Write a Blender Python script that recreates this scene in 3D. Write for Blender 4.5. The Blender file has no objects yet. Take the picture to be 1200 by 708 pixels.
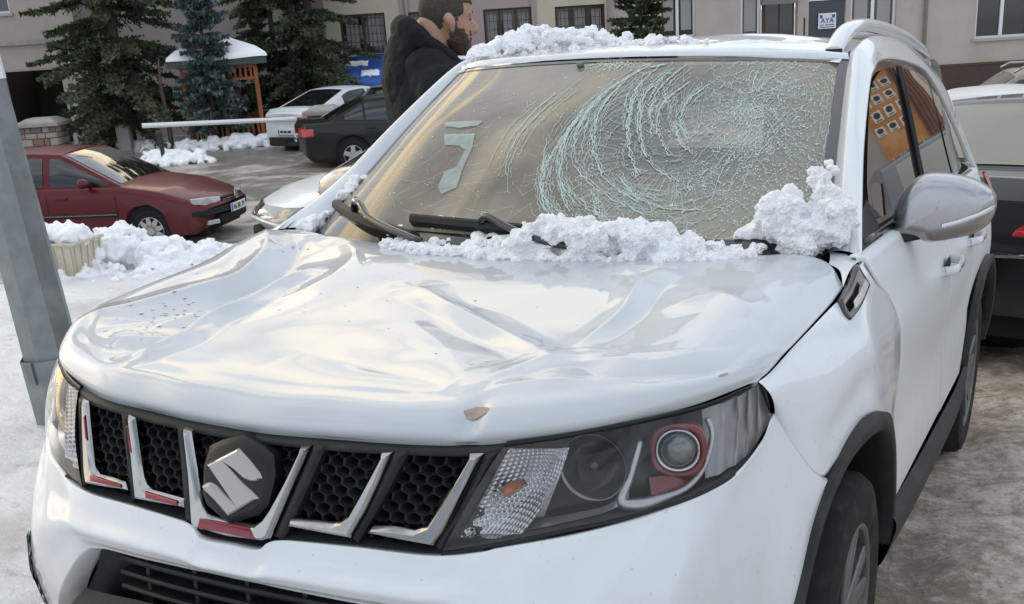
import bpy, bmesh, math, random
import numpy as np
from mathutils import Vector, Matrix
D = bpy.data
SC = bpy.context.scene
COL = SC.collection
rnd = random.Random(7)
nrs = np.random.RandomState(11)

# ---------------------------------------------------------------- camera
cam = D.cameras.new('camera'); cam_o = D.objects.new('camera', cam); COL.objects.link(cam_o)
cam.sensor_fit = 'HORIZONTAL'; cam.sensor_width = 36.0; cam.lens = 39.5334
cam.shift_x = -0.01907; cam.shift_y = 0.12884
cam.clip_start = 0.05; cam.clip_end = 2000
cam_o.matrix_world = Matrix(((0.8984059, -0.1000871, 0.4276090, 1.2471050),
                             (0.4351490, 0.3342720, -0.8360070, -2.1453561),
                             (-0.0592641, 0.9371472, 0.3438646, 1.5754143),
                             (0, 0, 0, 1)))
SC.camera = cam_o

# ---------------------------------------------------------------- world: hazy winter afternoon sky
SUN_EL, SUN_ROT = math.radians(16), math.radians(-70)
w = D.worlds.new('World'); SC.world = w; w.use_nodes = True
nt = w.node_tree; nt.nodes.clear()
out = nt.nodes.new('ShaderNodeOutputWorld'); bg = nt.nodes.new('ShaderNodeBackground')
sky = nt.nodes.new('ShaderNodeTexSky'); sky.sky_type = 'NISHITA'; sky.sun_disc = False
sky.sun_elevation = SUN_EL; sky.sun_rotation = SUN_ROT
sky.air_density = 1.2; sky.dust_density = 2.5; sky.ozone_density = 1.0; sky.altitude = 1300
tc = nt.nodes.new('ShaderNodeTexCoord')
mp = nt.nodes.new('ShaderNodeMapping'); mp.inputs['Scale'].default_value = (1.0, 1.0, 2.6)
nz = nt.nodes.new('ShaderNodeTexNoise'); nz.inputs['Scale'].default_value = 2.3; nz.inputs['Detail'].default_value = 6
nz.inputs['Roughness'].default_value = 0.55; nz.inputs['Distortion'].default_value = 0.5
rp = nt.nodes.new('ShaderNodeValToRGB'); rp.color_ramp.elements[0].position = 0.26; rp.color_ramp.elements[1].position = 0.56
rp.color_ramp.interpolation = 'EASE'
cl = nt.nodes.new('ShaderNodeMix'); cl.data_type = 'RGBA'
SKYK = 0.10
# clouds: cool grey overhead, lit warm towards the low sun
sdir = (math.sin(SUN_ROT) * math.cos(SUN_EL), math.cos(SUN_ROT) * math.cos(SUN_EL), math.sin(SUN_EL))
nv_ = nt.nodes.new('ShaderNodeVectorMath'); nv_.operation = 'NORMALIZE'; nt.links.new(tc.outputs['Generated'], nv_.inputs[0])
dt = nt.nodes.new('ShaderNodeVectorMath'); dt.operation = 'DOT_PRODUCT'; dt.inputs[1].default_value = sdir; nt.links.new(nv_.outputs[0], dt.inputs[0])
wr_ = nt.nodes.new('ShaderNodeMapRange'); wr_.interpolation_type = 'SMOOTHSTEP'; wr_.inputs[1].default_value = 0.60; wr_.inputs[2].default_value = 0.98; nt.links.new(dt.outputs['Value'], wr_.inputs[0])
# the warm light comes through in long bands between grey ones
mp2 = nt.nodes.new('ShaderNodeMapping'); mp2.inputs['Scale'].default_value = (1.0, 1.0, 5.5); nz2 = nt.nodes.new('ShaderNodeTexNoise'); nz2.inputs['Scale'].default_value = 2.0; nz2.inputs['Detail'].default_value = 5; nz2.inputs['Distortion'].default_value = 0.4
nt.links.new(nv_.outputs[0], mp2.inputs[0]); nt.links.new(mp2.outputs[0], nz2.inputs['Vector'])
rb2 = nt.nodes.new('ShaderNodeMapRange'); rb2.interpolation_type = 'SMOOTHSTEP'; rb2.inputs[1].default_value = 0.41; rb2.inputs[2].default_value = 0.60; nt.links.new(nz2.outputs['Fac'], rb2.inputs[0])
wb2 = nt.nodes.new('ShaderNodeMath'); wb2.operation = 'MULTIPLY'; nt.links.new(wr_.outputs[0], wb2.inputs[0]); nt.links.new(rb2.outputs[0], wb2.inputs[1])
cc = nt.nodes.new('ShaderNodeMix'); cc.data_type = 'RGBA'; nt.links.new(wb2.outputs[0], cc.inputs[0])
cc.inputs[6].default_value = (0.97/SKYK, 1.04/SKYK, 1.14/SKYK, 1); cc.inputs[7].default_value = (3.0/SKYK, 2.35/SKYK, 1.4/SKYK, 1)
vm = nt.nodes.new('ShaderNodeMath'); vm.operation = 'MULTIPLY'; vm.inputs[1].default_value = 0.96
nt.links.new(tc.outputs['Generated'], mp.inputs[0]); nt.links.new(mp.outputs[0], nz.inputs['Vector'])
nt.links.new(nz.outputs['Fac'], rp.inputs[0]); nt.links.new(rp.outputs[0], vm.inputs[0])
nt.links.new(vm.outputs[0], cl.inputs[0]); nt.links.new(sky.outputs[0], cl.inputs[6]); nt.links.new(cc.outputs[2], cl.inputs[7])
nt.links.new(cl.outputs[2], bg.inputs[0]); bg.inputs[1].default_value = SKYK
nt.links.new(bg.outputs[0], out.inputs[0])
sl = D.lights.new('sun', 'SUN'); sl.energy = 0.5; sl.angle = math.radians(14); sl.color = (1.0, 0.93, 0.82)
so = D.objects.new('sun', sl); COL.objects.link(so)
# direction to the sun: Blender's sky has rotation 0 along +Y, turning clockwise seen from above
sd = Vector((math.sin(SUN_ROT) * math.cos(SUN_EL), math.cos(SUN_ROT) * math.cos(SUN_EL), math.sin(SUN_EL)))
so.rotation_euler = sd.to_track_quat('Z', 'Y').to_euler()
SC.view_settings.view_transform = 'Standard'; SC.view_settings.look = 'None'
SC.view_settings.gamma = 1.0; SC.view_settings.use_curve_mapping = False
SC.view_settings.exposure = 0.37
SC.cycles.max_bounces = 8; SC.cycles.transparent_max_bounces = 16; SC.cycles.glossy_bounces = 5
SC.cycles.use_denoising = True

# ---------------------------------------------------------------- helpers
def link(o, parent=None):
    COL.objects.link(o)
    if parent is not None: o.parent = parent
    return o
def tag(o, label=None, cat=None, group=None, kind=None):
    if label: o['label'] = label
    if cat: o['category'] = cat
    if group: o['group'] = group
    if kind: o['kind'] = kind
    return o
def empty(name, loc=(0, 0, 0), rz=0.0, label=None, cat=None, group=None):
    o = D.objects.new(name, None); o.location = loc; o.rotation_euler = (0, 0, rz); o.empty_display_size = 0.2
    link(o); return tag(o, label, cat, group)
def mesh_obj(name, verts, faces, mat, parent=None, smooth=True, mats=None, fmat=None):
    me = D.meshes.new(name)
    me.from_pydata([tuple(map(float, v)) for v in verts], [], [tuple(int(i) for i in f) for f in faces])
    me.validate(clean_customdata=False)
    for m in (mats or [mat]): me.materials.append(m)
    if fmat is not None and len(me.polygons) == len(fmat): me.polygons.foreach_set('material_index', np.asarray(fmat, dtype=np.int32))
    if smooth: me.polygons.foreach_set('use_smooth', np.ones(len(me.polygons), dtype=bool))
    me.update()
    return link(D.objects.new(name, me), parent)
class MB:
    """collects simple shapes into one mesh"""
    def __init__(s): s.v = []; s.f = []; s.m = []
    def add(s, vs, fs, mi=0):
        b = len(s.v); s.v += [tuple(map(float, v)) for v in vs]
        s.f += [tuple(int(i) + b for i in f) for f in fs]; s.m += [mi] * len(fs)
    def box(s, c, d, R=None, mi=0, taper=1.0):
        hx, hy, hz = d[0] / 2, d[1] / 2, d[2] / 2
        p = []
        for z, k in ((-hz, 1.0), (hz, taper)):
            for x, y in ((-hx, -hy), (hx, -hy), (hx, hy), (-hx, hy)):
                q = Vector((x * k, y * k, z))
                if R is not None: q = R @ q
                p.append((q.x + c[0], q.y + c[1], q.z + c[2]))
        s.add(p, [(0, 3, 2, 1), (4, 5, 6, 7), (0, 1, 5, 4), (1, 2, 6, 5), (2, 3, 7, 6), (3, 0, 4, 7)], mi)
    def tube(s, pts, r, n=8, cap=True, mi=0):
        pts = [Vector(p) for p in pts]; k = len(pts)
        rs = r if hasattr(r, '__len__') else [r] * k
        rings = []; up = None
        for i in range(k):
            t = (pts[min(i + 1, k - 1)] - pts[max(i - 1, 0)]).normalized()
            if up is None:
                up = Vector((0, 0, 1)) if abs(t.z) < 0.9 else Vector((1, 0, 0))
            a = t.cross(up).normalized(); up = a.cross(t).normalized()
            rings.append([pts[i] + (a * math.cos(q) + up * math.sin(q)) * rs[i] for q in [2 * math.pi * j / n for j in range(n)]])
        vs = [v for rg in rings for v in rg]; fs = []
        for i in range(k - 1):
            for j in range(n):
                fs.append((i * n + j, i * n + (j + 1) % n, (i + 1) * n + (j + 1) % n, (i + 1) * n + j))
        if cap: fs += [tuple(range(n - 1, -1, -1)), tuple((k - 1) * n + j for j in range(n))]
        s.add(vs, fs, mi)
    def grid(s, V, flip=False, mi=0):
        nv, nu = V.shape[:2]
        fs = []
        for i in range(nv - 1):
            for j in range(nu - 1):
                a = (i * nu + j, i * nu + j + 1, (i + 1) * nu + j + 1, (i + 1) * nu + j)
                fs.append(a[::-1] if flip else a)
        s.add(V.reshape(-1, 3), fs, mi)
    def prism(s, poly, vec, mi=0, inset=None, top=None):
        """closed outline extruded by vec; top: replacement outline for the far end (bevelled)"""
        n = len(poly); a = [Vector(p) for p in poly]
        b = [p + Vector(vec) for p in (a if top is None else [Vector(q) for q in top])]
        s.add(a + b, [tuple(range(n - 1, -1, -1)), tuple(range(n, 2 * n))] + [(i, (i + 1) % n, n + (i + 1) % n, n + i) for i in range(n)], mi)
    def build(s, name, mat, parent=None, smooth=False, mats=None):
        return mesh_obj(name, s.v, s.f, mat, parent, smooth, mats, s.m if mats else None)
def recalc(o):
    bm = bmesh.new(); bm.from_mesh(o.data); bmesh.ops.recalc_face_normals(bm, faces=bm.faces); bm.to_mesh(o.data); bm.free(); return o
def auto_smooth(o, deg=35):
    me = o.data
    me.polygons.foreach_set('use_smooth', np.ones(len(me.polygons), dtype=bool))
    try: me.set_sharp_from_angle(angle=math.radians(deg))
    except Exception: pass
    return o
def bevel(o, wd=0.01, seg=2):
    m = o.modifiers.new('bevel', 'BEVEL'); m.width = wd; m.segments = seg; m.limit_method = 'ANGLE'; m.angle_limit = math.radians(40); return o
def solid(o, t, off=-1):
    m = o.modifiers.new('solid', 'SOLIDIFY'); m.thickness = t; m.offset = off; return o
def text_mesh(c, parent):
    t_ = D.objects.new('tmp', c); COL.objects.link(t_); c.resolution_u = 3
    me = D.meshes.new_from_object(t_.evaluated_get(bpy.context.evaluated_depsgraph_get())); me.name = 'lettering'
    D.objects.remove(t_); o = D.objects.new('lettering', me); o['kind'] = 'stuff'; return link(o, parent)
def cr(P, n, alpha=0.5):
    """centripetal Catmull-Rom through control points, n samples evenly spread over arc length"""
    P = np.asarray(P, float)
    if len(P) == 2:
        t = np.linspace(0, 1, n)[:, None]; return P[0] * (1 - t) + P[1] * t
    Q = np.vstack([2 * P[0] - P[1], P, 2 * P[-1] - P[-2]])
    outp = []
    for i in range(1, len(Q) - 2):
        p0, p1, p2, p3 = Q[i - 1], Q[i], Q[i + 1], Q[i + 2]
        d = lambda a, b: max(np.linalg.norm(b - a), 1e-6) ** alpha
        t0 = 0; t1 = t0 + d(p0, p1); t2 = t1 + d(p1, p2); t3 = t2 + d(p2, p3)
        for t in np.linspace(t1, t2, 24, endpoint=False):
            A1 = (t1 - t) / (t1 - t0) * p0 + (t - t0) / (t1 - t0) * p1
            A2 = (t2 - t) / (t2 - t1) * p1 + (t - t1) / (t2 - t1) * p2
            A3 = (t3 - t) / (t3 - t2) * p2 + (t - t2) / (t3 - t2) * p3
            B1 = (t2 - t) / (t2 - t0) * A1 + (t - t0) / (t2 - t0) * A2
            B2 = (t3 - t) / (t3 - t1) * A2 + (t - t1) / (t3 - t1) * A3
            outp.append((t2 - t) / (t2 - t1) * B1 + (t - t1) / (t2 - t1) * B2)
    outp.append(P[-1]); outp = np.array(outp)
    s = np.concatenate([[0], np.cumsum(np.linalg.norm(np.diff(outp, axis=0), axis=1))])
    tt = np.linspace(0, s[-1], n)
    return np.stack([np.interp(tt, s, outp[:, k]) for k in range(outp.shape[1])], 1)
def loft(curves, nu, nv):
    """curves run along u; result V[nv, nu, 3] passes through every curve"""
    C = [cr(c, nu) for c in curves]
    C = np.stack(C, 0)
    if len(curves) == 2:
        t = np.linspace(0, 1, nv)[:, None, None]; return C[0] * (1 - t) + C[1] * t
    out_ = np.empty((nv, nu, 3))
    # same v spacing for every column: mean chord length between curves
    s = np.concatenate([[0], np.cumsum(np.linalg.norm(np.diff(C, axis=0), axis=2).mean(1))]); s /= s[-1]
    tt = np.linspace(0, 1, nv)
    for j in range(nu): out_[:, j] = hermite(s, C[:, j], tt)
    return out_
def hermite(s, Y, t):
    s = np.asarray(s, float); Y = np.asarray(Y, float); t = np.asarray(t, float)
    d = np.gradient(Y, s, axis=0)
    i = np.clip(np.searchsorted(s, t, side='right') - 1, 0, len(s) - 2)
    h = s[i + 1] - s[i]; x = (t - s[i]) / h
    if Y.ndim > 1: h = h[:, None]; x = x[:, None]
    return (2*x**3-3*x**2+1)*Y[i] + (x**3-2*x**2+x)*h*d[i] + (-2*x**3+3*x**2)*Y[i+1] + (x**3-x**2)*h*d[i+1]
def gridmesh(name, V, mat, parent=None, flip=False, smooth=True):
    b = MB(); b.grid(V, flip); return b.build(name, mat, parent, smooth)
def mirror(V):
    W = np.array(V, float).copy(); W[..., 0] *= -1; return W
def smoothstep(x, a, b):
    t = np.clip((np.asarray(x, float) - a) / (b - a), 0, 1); return t * t * (3 - 2 * t)
def tri_of(pts):
    """planar polygon (list of 2D) -> triangles, ear clipping through bmesh is avoided: Blender handles n-gons"""
    return [tuple(range(len(pts)))]
def copy_tree(o, parent=None):
    c = o.copy(); COL.objects.link(c)
    if parent is not None: c.parent = parent
    for ch in list(o.children): copy_tree(ch, c)
    return c
_nz_tab = nrs.rand(64, 64, 8)
def vnoise(x, y, k=0):
    """tileable 2-D value noise in 0..1"""
    x = np.asarray(x, float); y = np.asarray(y, float)
    xi = np.floor(x).astype(int); yi = np.floor(y).astype(int); fx = x - xi; fy = y - yi
    fx = fx * fx * (3 - 2 * fx); fy = fy * fy * (3 - 2 * fy)
    g = lambda a, b: _nz_tab[a % 64, b % 64, k]
    return (g(xi, yi) * (1 - fx) + g(xi + 1, yi) * fx) * (1 - fy) + (g(xi, yi + 1) * (1 - fx) + g(xi + 1, yi + 1) * fx) * fy
def fbm(x, y, o=4, k=0):
    s = 0; a = 0.5; f = 1.0
    for i in range(o):
        s = s + a * vnoise(np.asarray(x) * f + 17 * i, np.asarray(y) * f + 9 * i, (k + i) % 8); a *= 0.5; f *= 2.03
    return s
# ---------------------------------------------------------------- materials
def mat(name, col=(0.5, 0.5, 0.5), rough=0.5, metal=0.0, coat=0.0, spec=0.5, emis=None, sss=0.0):
    m = D.materials.new(name); m.use_nodes = True; b = m.node_tree.nodes['Principled BSDF']
    b.inputs['Base Color'].default_value = (*col, 1); b.inputs['Roughness'].default_value = rough
    b.inputs['Metallic'].default_value = metal; b.inputs['Coat Weight'].default_value = coat
    b.inputs['Coat Roughness'].default_value = 0.03; b.inputs['Specular IOR Level'].default_value = spec
    if sss:
        b.inputs['Subsurface Weight'].default_value = sss; b.inputs['Subsurface Radius'].default_value = (0.02, 0.025, 0.03); b.inputs['Subsurface Scale'].default_value = 0.6
    return m
def nodes(m): return m.node_tree, m.node_tree.nodes['Principled BSDF']
def noise_mix(m, c2, scale, lo, hi, detail=6, rough=0.6, coord='Object', stretch=(1, 1, 1), amount=1.0, rough2=None):
    """second colour through a noise mask (stains, dirt, wear)"""
    t, b = nodes(m)
    tcn = t.nodes.new('ShaderNodeTexCoord'); mpn = t.nodes.new('ShaderNodeMapping'); mpn.inputs['Scale'].default_value = stretch
    n = t.nodes.new('ShaderNodeTexNoise'); n.inputs['Scale'].default_value = scale; n.inputs['Detail'].default_value = detail; n.inputs['Roughness'].default_value = rough
    r = t.nodes.new('ShaderNodeMapRange'); r.inputs[1].default_value = lo; r.inputs[2].default_value = hi; r.inputs[4].default_value = amount
    x = t.nodes.new('ShaderNodeMix'); x.data_type = 'RGBA'
    src = b.inputs['Base Color']
    if src.is_linked: t.links.new(src.links[0].from_socket, x.inputs[6])
    else: x.inputs[6].default_value = src.default_value
    x.inputs[7].default_value = (*c2, 1)
    t.links.new(tcn.outputs[coord], mpn.inputs[0]); t.links.new(mpn.outputs[0], n.inputs['Vector'])
    t.links.new(n.outputs['Fac'], r.inputs[0]); t.links.new(r.outputs[0], x.inputs[0]); t.links.new(x.outputs[2], b.inputs['Base Color'])
    if rough2 is not None:
        rr = t.nodes.new('ShaderNodeMapRange'); rr.inputs[3].default_value = b.inputs['Roughness'].default_value; rr.inputs[4].default_value = rough2
        t.links.new(r.outputs[0], rr.inputs[0]); t.links.new(rr.outputs[0], b.inputs['Roughness'])
    return r
def bump(m, scale, strength=0.3, dist=0.01, detail=5, rough=0.6, coord='Object', stretch=(1, 1, 1), tex='noise'):
    t, b = nodes(m)
    tcn = t.nodes.new('ShaderNodeTexCoord'); mpn = t.nodes.new('ShaderNodeMapping'); mpn.inputs['Scale'].default_value = stretch
    if tex == 'noise':
        n = t.nodes.new('ShaderNodeTexNoise'); n.inputs['Detail'].default_value = detail; n.inputs['Roughness'].default_value = rough; o = n.outputs['Fac']
    else:
        n = t.nodes.new('ShaderNodeTexVoronoi'); o = n.outputs['Distance']
    n.inputs['Scale'].default_value = scale
    bp = t.nodes.new('ShaderNodeBump'); bp.inputs['Strength'].default_value = strength; bp.inputs['Distance'].default_value = dist
    t.links.new(tcn.outputs[coord], mpn.inputs[0]); t.links.new(mpn.outputs[0], n.inputs['Vector']); t.links.new(o, bp.inputs['Height'])
    if b.inputs['Normal'].is_linked: t.links.new(b.inputs['Normal'].links[0].from_socket, bp.inputs['Normal'])
    t.links.new(bp.outputs[0], b.inputs['Normal'])
    return m
def grime(m, col, z0, z1, amount=0.8, scale=9.0, stretch=(1, 1, 0.35)):
    """road dirt thrown up the lower body: height in object space times noise"""
    t, b = nodes(m)
    tcn = t.nodes.new('ShaderNodeTexCoord'); sep = t.nodes.new('ShaderNodeSeparateXYZ')
    mpn = t.nodes.new('ShaderNodeMapping'); mpn.inputs['Scale'].default_value = stretch
    n = t.nodes.new('ShaderNodeTexNoise'); n.inputs['Scale'].default_value = scale; n.inputs['Detail'].default_value = 7; n.inputs['Roughness'].default_value = 0.68
    h = t.nodes.new('ShaderNodeMapRange'); h.inputs[1].default_value = z1; h.inputs[2].default_value = z0
    h.inputs[3].default_value = 0; h.inputs[4].default_value = 1
    nr = t.nodes.new('ShaderNodeMapRange'); nr.inputs[1].default_value = 0.3; nr.inputs[2].default_value = 0.75
    mu = t.nodes.new('ShaderNodeMath'); mu.operation = 'MULTIPLY'
    mu2 = t.nodes.new('ShaderNodeMath'); mu2.operation = 'MULTIPLY'; mu2.inputs[1].default_value = amount
    x = t.nodes.new('ShaderNodeMix'); x.data_type = 'RGBA'
    src = b.inputs['Base Color']
    if src.is_linked: t.links.new(src.links[0].from_socket, x.inputs[6])
    else: x.inputs[6].default_value = src.default_value
    x.inputs[7].default_value = (*col, 1)
    t.links.new(tcn.outputs['Object'], sep.inputs[0]); t.links.new(sep.outputs['Z'], h.inputs[0])
    t.links.new(tcn.outputs['Object'], mpn.inputs[0]); t.links.new(mpn.outputs[0], n.inputs['Vector']); t.links.new(n.outputs['Fac'], nr.inputs[0])
    t.links.new(h.outputs[0], mu.inputs[0]); t.links.new(nr.outputs[0], mu.inputs[1]); t.links.new(mu.outputs[0], mu2.inputs[0])
    t.links.new(mu2.outputs[0], x.inputs[0]); t.links.new(x.outputs[2], b.inputs['Base Color'])
    cw = b.inputs['Coat Weight'].default_value
    if cw > 0:
        c = t.nodes.new('ShaderNodeMapRange'); c.inputs[3].default_value = cw; c.inputs[4].default_value = cw * 0.15
        t.links.new(mu2.outputs[0], c.inputs[0]); t.links.new(c.outputs[0], b.inputs['Coat Weight'])
    return m
def glass_mat(name, tint=(0.6, 0.62, 0.6), trans=0.8, rough=0.02, dust=0.0, dustcol=(0.4, 0.38, 0.34), dust_scale=6, ior=1.5):
    """window glass: see-through plus Fresnel reflection plus an uneven film of dry dirt"""
    m = D.materials.new(name); m.use_nodes = True; t = m.node_tree; t.nodes.clear()
    o = t.nodes.new('ShaderNodeOutputMaterial'); tr = t.nodes.new('ShaderNodeBsdfTransparent'); tr.inputs[0].default_value = (*[c * trans for c in tint], 1)
    gl = t.nodes.new('ShaderNodeBsdfGlossy'); gl.inputs['Roughness'].default_value = rough; gl.inputs[0].default_value = (1, 1, 1, 1)
    # Schlick reflectance on |N.I| so that either face of the sheet reflects alike
    ge = t.nodes.new('ShaderNodeNewGeometry'); dp = t.nodes.new('ShaderNodeVectorMath'); dp.operation = 'DOT_PRODUCT'; t.links.new(ge.outputs['Normal'], dp.inputs[0]); t.links.new(ge.outputs['Incoming'], dp.inputs[1])
    def mth(op, a, c):
        q = t.nodes.new('ShaderNodeMath'); q.operation = op
        for v, i in ((a, 0), (c, 1)):
            if isinstance(v, (int, float)): q.inputs[i].default_value = v
            elif v is not None: t.links.new(v, q.inputs[i])
        return q.outputs[0]
    f0 = ((ior - 1) / (ior + 1)) ** 2
    fac = mth('ADD', mth('MULTIPLY', mth('POWER', mth('SUBTRACT', 1.0, mth('ABSOLUTE', dp.outputs['Value'], None)), 5.0), 1 - f0), f0 * 1.6)
    mx = t.nodes.new('ShaderNodeMixShader'); t.links.new(fac, mx.inputs[0]); t.links.new(tr.outputs[0], mx.inputs[1]); t.links.new(gl.outputs[0], mx.inputs[2])
    last = mx.outputs[0]
    if dust > 0:
        df = t.nodes.new('ShaderNodeBsdfDiffuse'); df.inputs[0].default_value = (*dustcol, 1)
        tcn = t.nodes.new('ShaderNodeTexCoord'); n = t.nodes.new('ShaderNodeTexNoise'); n.inputs['Scale'].default_value = dust_scale; n.inputs['Detail'].default_value = 7; n.inputs['Roughness'].default_value = 0.6
        r = t.nodes.new('ShaderNodeMapRange'); r.inputs[1].default_value = 0.25; r.inputs[2].default_value = 0.75; r.inputs[3].default_value = dust * 0.55; r.inputs[4].default_value = dust * 1.35
        m2 = t.nodes.new('ShaderNodeMixShader'); m2.name = 'dust'
        t.links.new(tcn.outputs['Object'], n.inputs['Vector']); t.links.new(n.outputs['Fac'], r.inputs[0]); t.links.new(r.outputs[0], m2.inputs[0])
        t.links.new(last, m2.inputs[1]); t.links.new(df.outputs[0], m2.inputs[2]); last = m2.outputs[0]
    t.links.new(last, o.inputs[0]); return m
M = {}
def paint(name, col, dirtz=(0.3, 0.75), dirt=(0.23, 0.2, 0.17), amount=0.7, rough=0.35, coat=1.0):
    m = mat(name, col, rough, 0, coat); m.node_tree.nodes['Principled BSDF'].inputs['Coat Roughness'].default_value = 0.04
    grime(m, dirt, dirtz[0], dirtz[1], amount); return m
M['white'] = mat('white_paint', (0.63, 0.66, 0.69), 0.42, 0, 1.0)
noise_mix(M['white'], (0.22, 0.20, 0.17), 120, 0.69, 0.74, detail=3, amount=0.7)      # dried road spots
grime(M['white'], (0.40, 0.37, 0.32), 0.26, 0.80, 0.7, scale=16)
noise_mix(M['white'], (0.50, 0.47, 0.42), 5, 0.50, 0.85, detail=9, rough=.75, stretch=(1, 1, .4), amount=0.3)
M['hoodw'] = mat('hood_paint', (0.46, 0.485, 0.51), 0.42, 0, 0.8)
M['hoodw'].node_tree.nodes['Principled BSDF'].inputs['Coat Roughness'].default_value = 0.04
M['primer'] = mat('bare_chip', (0.33, 0.27, 0.21), 0.8)
M['black'] = mat('black_plastic', (0.014, 0.014, 0.015), 0.55, 0, 0, .3); noise_mix(M['black'], (0.085, 0.078, 0.07), 11, 0.5, 0.85, amount=0.5)
M['gloss_black'] = mat('gloss_black', (0.012, 0.012, 0.013), 0.12, 0, 0.5)
M['rubber'] = mat('rubber', (0.012, 0.012, 0.012), 0.8, 0, 0, .25); noise_mix(M['rubber'], (0.08, 0.073, 0.066), 16, 0.5, 0.8, amount=0.55)
M['void'] = mat('dark_liner', (0.01, 0.01, 0.01), 0.9)
M['chrome'] = mat('chrome', (0.36, 0.355, 0.35), 0.08, 1.0); noise_mix(M['chrome'], (0.22, 0.20, 0.18), 20, 0.5, 0.8, amount=0.7, rough2=0.5)
M['silver'] = mat('silver_cap', (0.36, 0.365, 0.375), 0.27, 0.9, 0.5); noise_mix(M['silver'], (0.2, 0.18, 0.16), 60, 0.62, 0.75, amount=0.6, rough2=0.6)
M['rim'] = mat('rim_grey', (0.16, 0.16, 0.165), 0.38, 0.7); noise_mix(M['rim'], (0.16, 0.14, 0.12), 14, 0.4, 0.7, amount=0.7, rough2=0.7)
M['rimlight'] = mat('rim_alloy', (0.5, 0.5, 0.5), 0.35, 0.8)
M['windshield'] = glass_mat('windshield_glass', (0.66, 0.68, 0.64), 0.75, 0.015, dust=0.35, dustcol=(0.56, 0.49, 0.37), dust_scale=5, ior=1.72)  # dirt film whose warm tone also stands in for mirrored warm sky
M['tint'] = glass_mat('tinted_glass', (0.10, 0.10, 0.10), 0.7, 0.01, dust=0.03, ior=1.9)
M['carglass'] = glass_mat('car_glass', (0.12, 0.13, 0.13), 0.8, 0.02, dust=0.05, ior=1.6)
M['lens'] = glass_mat('lamp_lens', (0.93, 0.94, 0.95), 0.97, 0.01, dust=0.015, dustcol=(0.5, 0.48, 0.45), dust_scale=12, ior=1.33)
M['reflector'] = mat('lamp_reflector', (0.50, 0.50, 0.51), 0.2, 1.0)
M['bezel'] = mat('lamp_bezel', (0.40, 0.40, 0.41), 0.28, 0.85)
M['housing'] = mat('lamp_housing', (0.007, 0.007, 0.008), 0.3, 0, 0, .3)
M['redring'] = mat('red_ring', (0.13, 0.010, 0.020), 0.2, 0.2, 0.6)
M['redrefl'] = mat('red_reflection', (0.17, 0.010, 0.018), 0.18, 0.5, 0.6)
M['amber'] = mat('amber_bulb', (0.30, 0.085, 0.018), 0.25, 0, 0.5)
M['redlamp'] = mat('red_lamp', (0.45, 0.012, 0.015), 0.15, 0, 0.8)
M['clearlamp'] = mat('pale_lamp', (0.62, 0.63, 0.64), 0.12, 0.35, 0.8); bump(M['clearlamp'], 60, 0.2, 0.004)
M['snow'] = mat('snow', (0.94, 0.95, 0.96), 0.6, 0, 0, 0.25); bump(M['snow'], 45, 0.8, 0.014, detail=9, rough=.7); bump(M['snow'], 260, 0.5, 0.004)
M['plate'] = mat('plate_white', (0.75, 0.76, 0.78), 0.4)
M['plateblue'] = mat('plate_blue', (0.02, 0.09, 0.45), 0.4)
M['ink'] = mat('black_ink', (0.02, 0.02, 0.022), 0.5)
M['galv'] = mat('galvanised', (0.20, 0.22, 0.225), 0.45, 0.4)
noise_mix(M['galv'], (0.30, 0.325, 0.335), 9, 0.4, 0.7, detail=3, amount=0.8, rough2=0.6); noise_mix(M['galv'], (0.16, 0.15, 0.14), 5, 0.58, 0.85, amount=0.7); bump(M['galv'], 25, 0.15, 0.01)
M['dash'] = mat('dashboard', (0.035, 0.034, 0.033), 0.75)
M['seat'] = mat('seat_fabric', (0.05, 0.047, 0.045), 0.9)
M['headliner'] = mat('headliner', (0.42, 0.39, 0.35), 0.9)
M['crack'] = mat('broken_glass_edge', (0.40, 0.49, 0.455), 0.35, 0, 0, 0.6)
M['crackpale'] = mat('crushed_glass', (0.60, 0.67, 0.63), 0.5)
M['palerefl'] = glass_mat('pale_reflection_film', (1, 1, 1), 1.0, .05, dust=.55, dustcol=(0.46, 0.55, 0.51), dust_scale=26, ior=1.2)  # the dust mix here carries the pale reflection
M['emblem'] = mat('emblem_black', (0.008, 0.008, 0.009), 0.35, 0, 0, .3)
M['side'] = mat('white_side', (0.66, 0.685, 0.70), 0.5, 0, 0.3)
M['side'].node_tree.nodes['Principled BSDF'].inputs['Coat Roughness'].default_value = .12
grime(M['side'], (0.42, 0.38, 0.32), 0.30, 1.05, 0.75, scale=7, stretch=(1, 4, .12))
# ================================================================ the white SUV (built in its own frame: X to its left side, Y towards its tail, Z up)
suv = empty('white_suv', label='white compact SUV in front with dented bonnet and shattered windscreen', cat='car')
suv.matrix_world = Matrix(((0.99991681, -0.00046760, 0.01289024, 0), (-0.00046760, 0.99737170, 0.07245321, 0),
                           (-0.01289024, -0.07245321, 0.99728851, 0), (0, 0, 0, 1)))
def pch(xs, ys):
    xs = np.array(xs, float); ys = np.array(ys, float); d = np.gradient(ys, xs)
    def f(x):
        x = np.asarray(x, float); i = np.clip(np.searchsorted(xs, x) - 1, 0, len(xs) - 2)
        h = xs[i+1] - xs[i]; t = np.clip((x - xs[i]) / h, -.5, 1.5)
        return (2*t**3-3*t**2+1)*ys[i]+(t**3-2*t**2+t)*h*d[i]+(-2*t**3+3*t**2)*ys[i+1]+(t**3-t**2)*h*d[i+1]
    return f
_cX = pch([0, .117, .265, .414, .55, .66, .72, .775, .81, .84], [0, .003, .016, .045, .105, .20, .30, .455, .575, .69])
_Y0 = pch([.30, .40, .50, .6, .68, .738, .8, .9, .95], [-.86, -.90, -.925, -.93, -.922, -.905, -.88, -.845, -.825])
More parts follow.
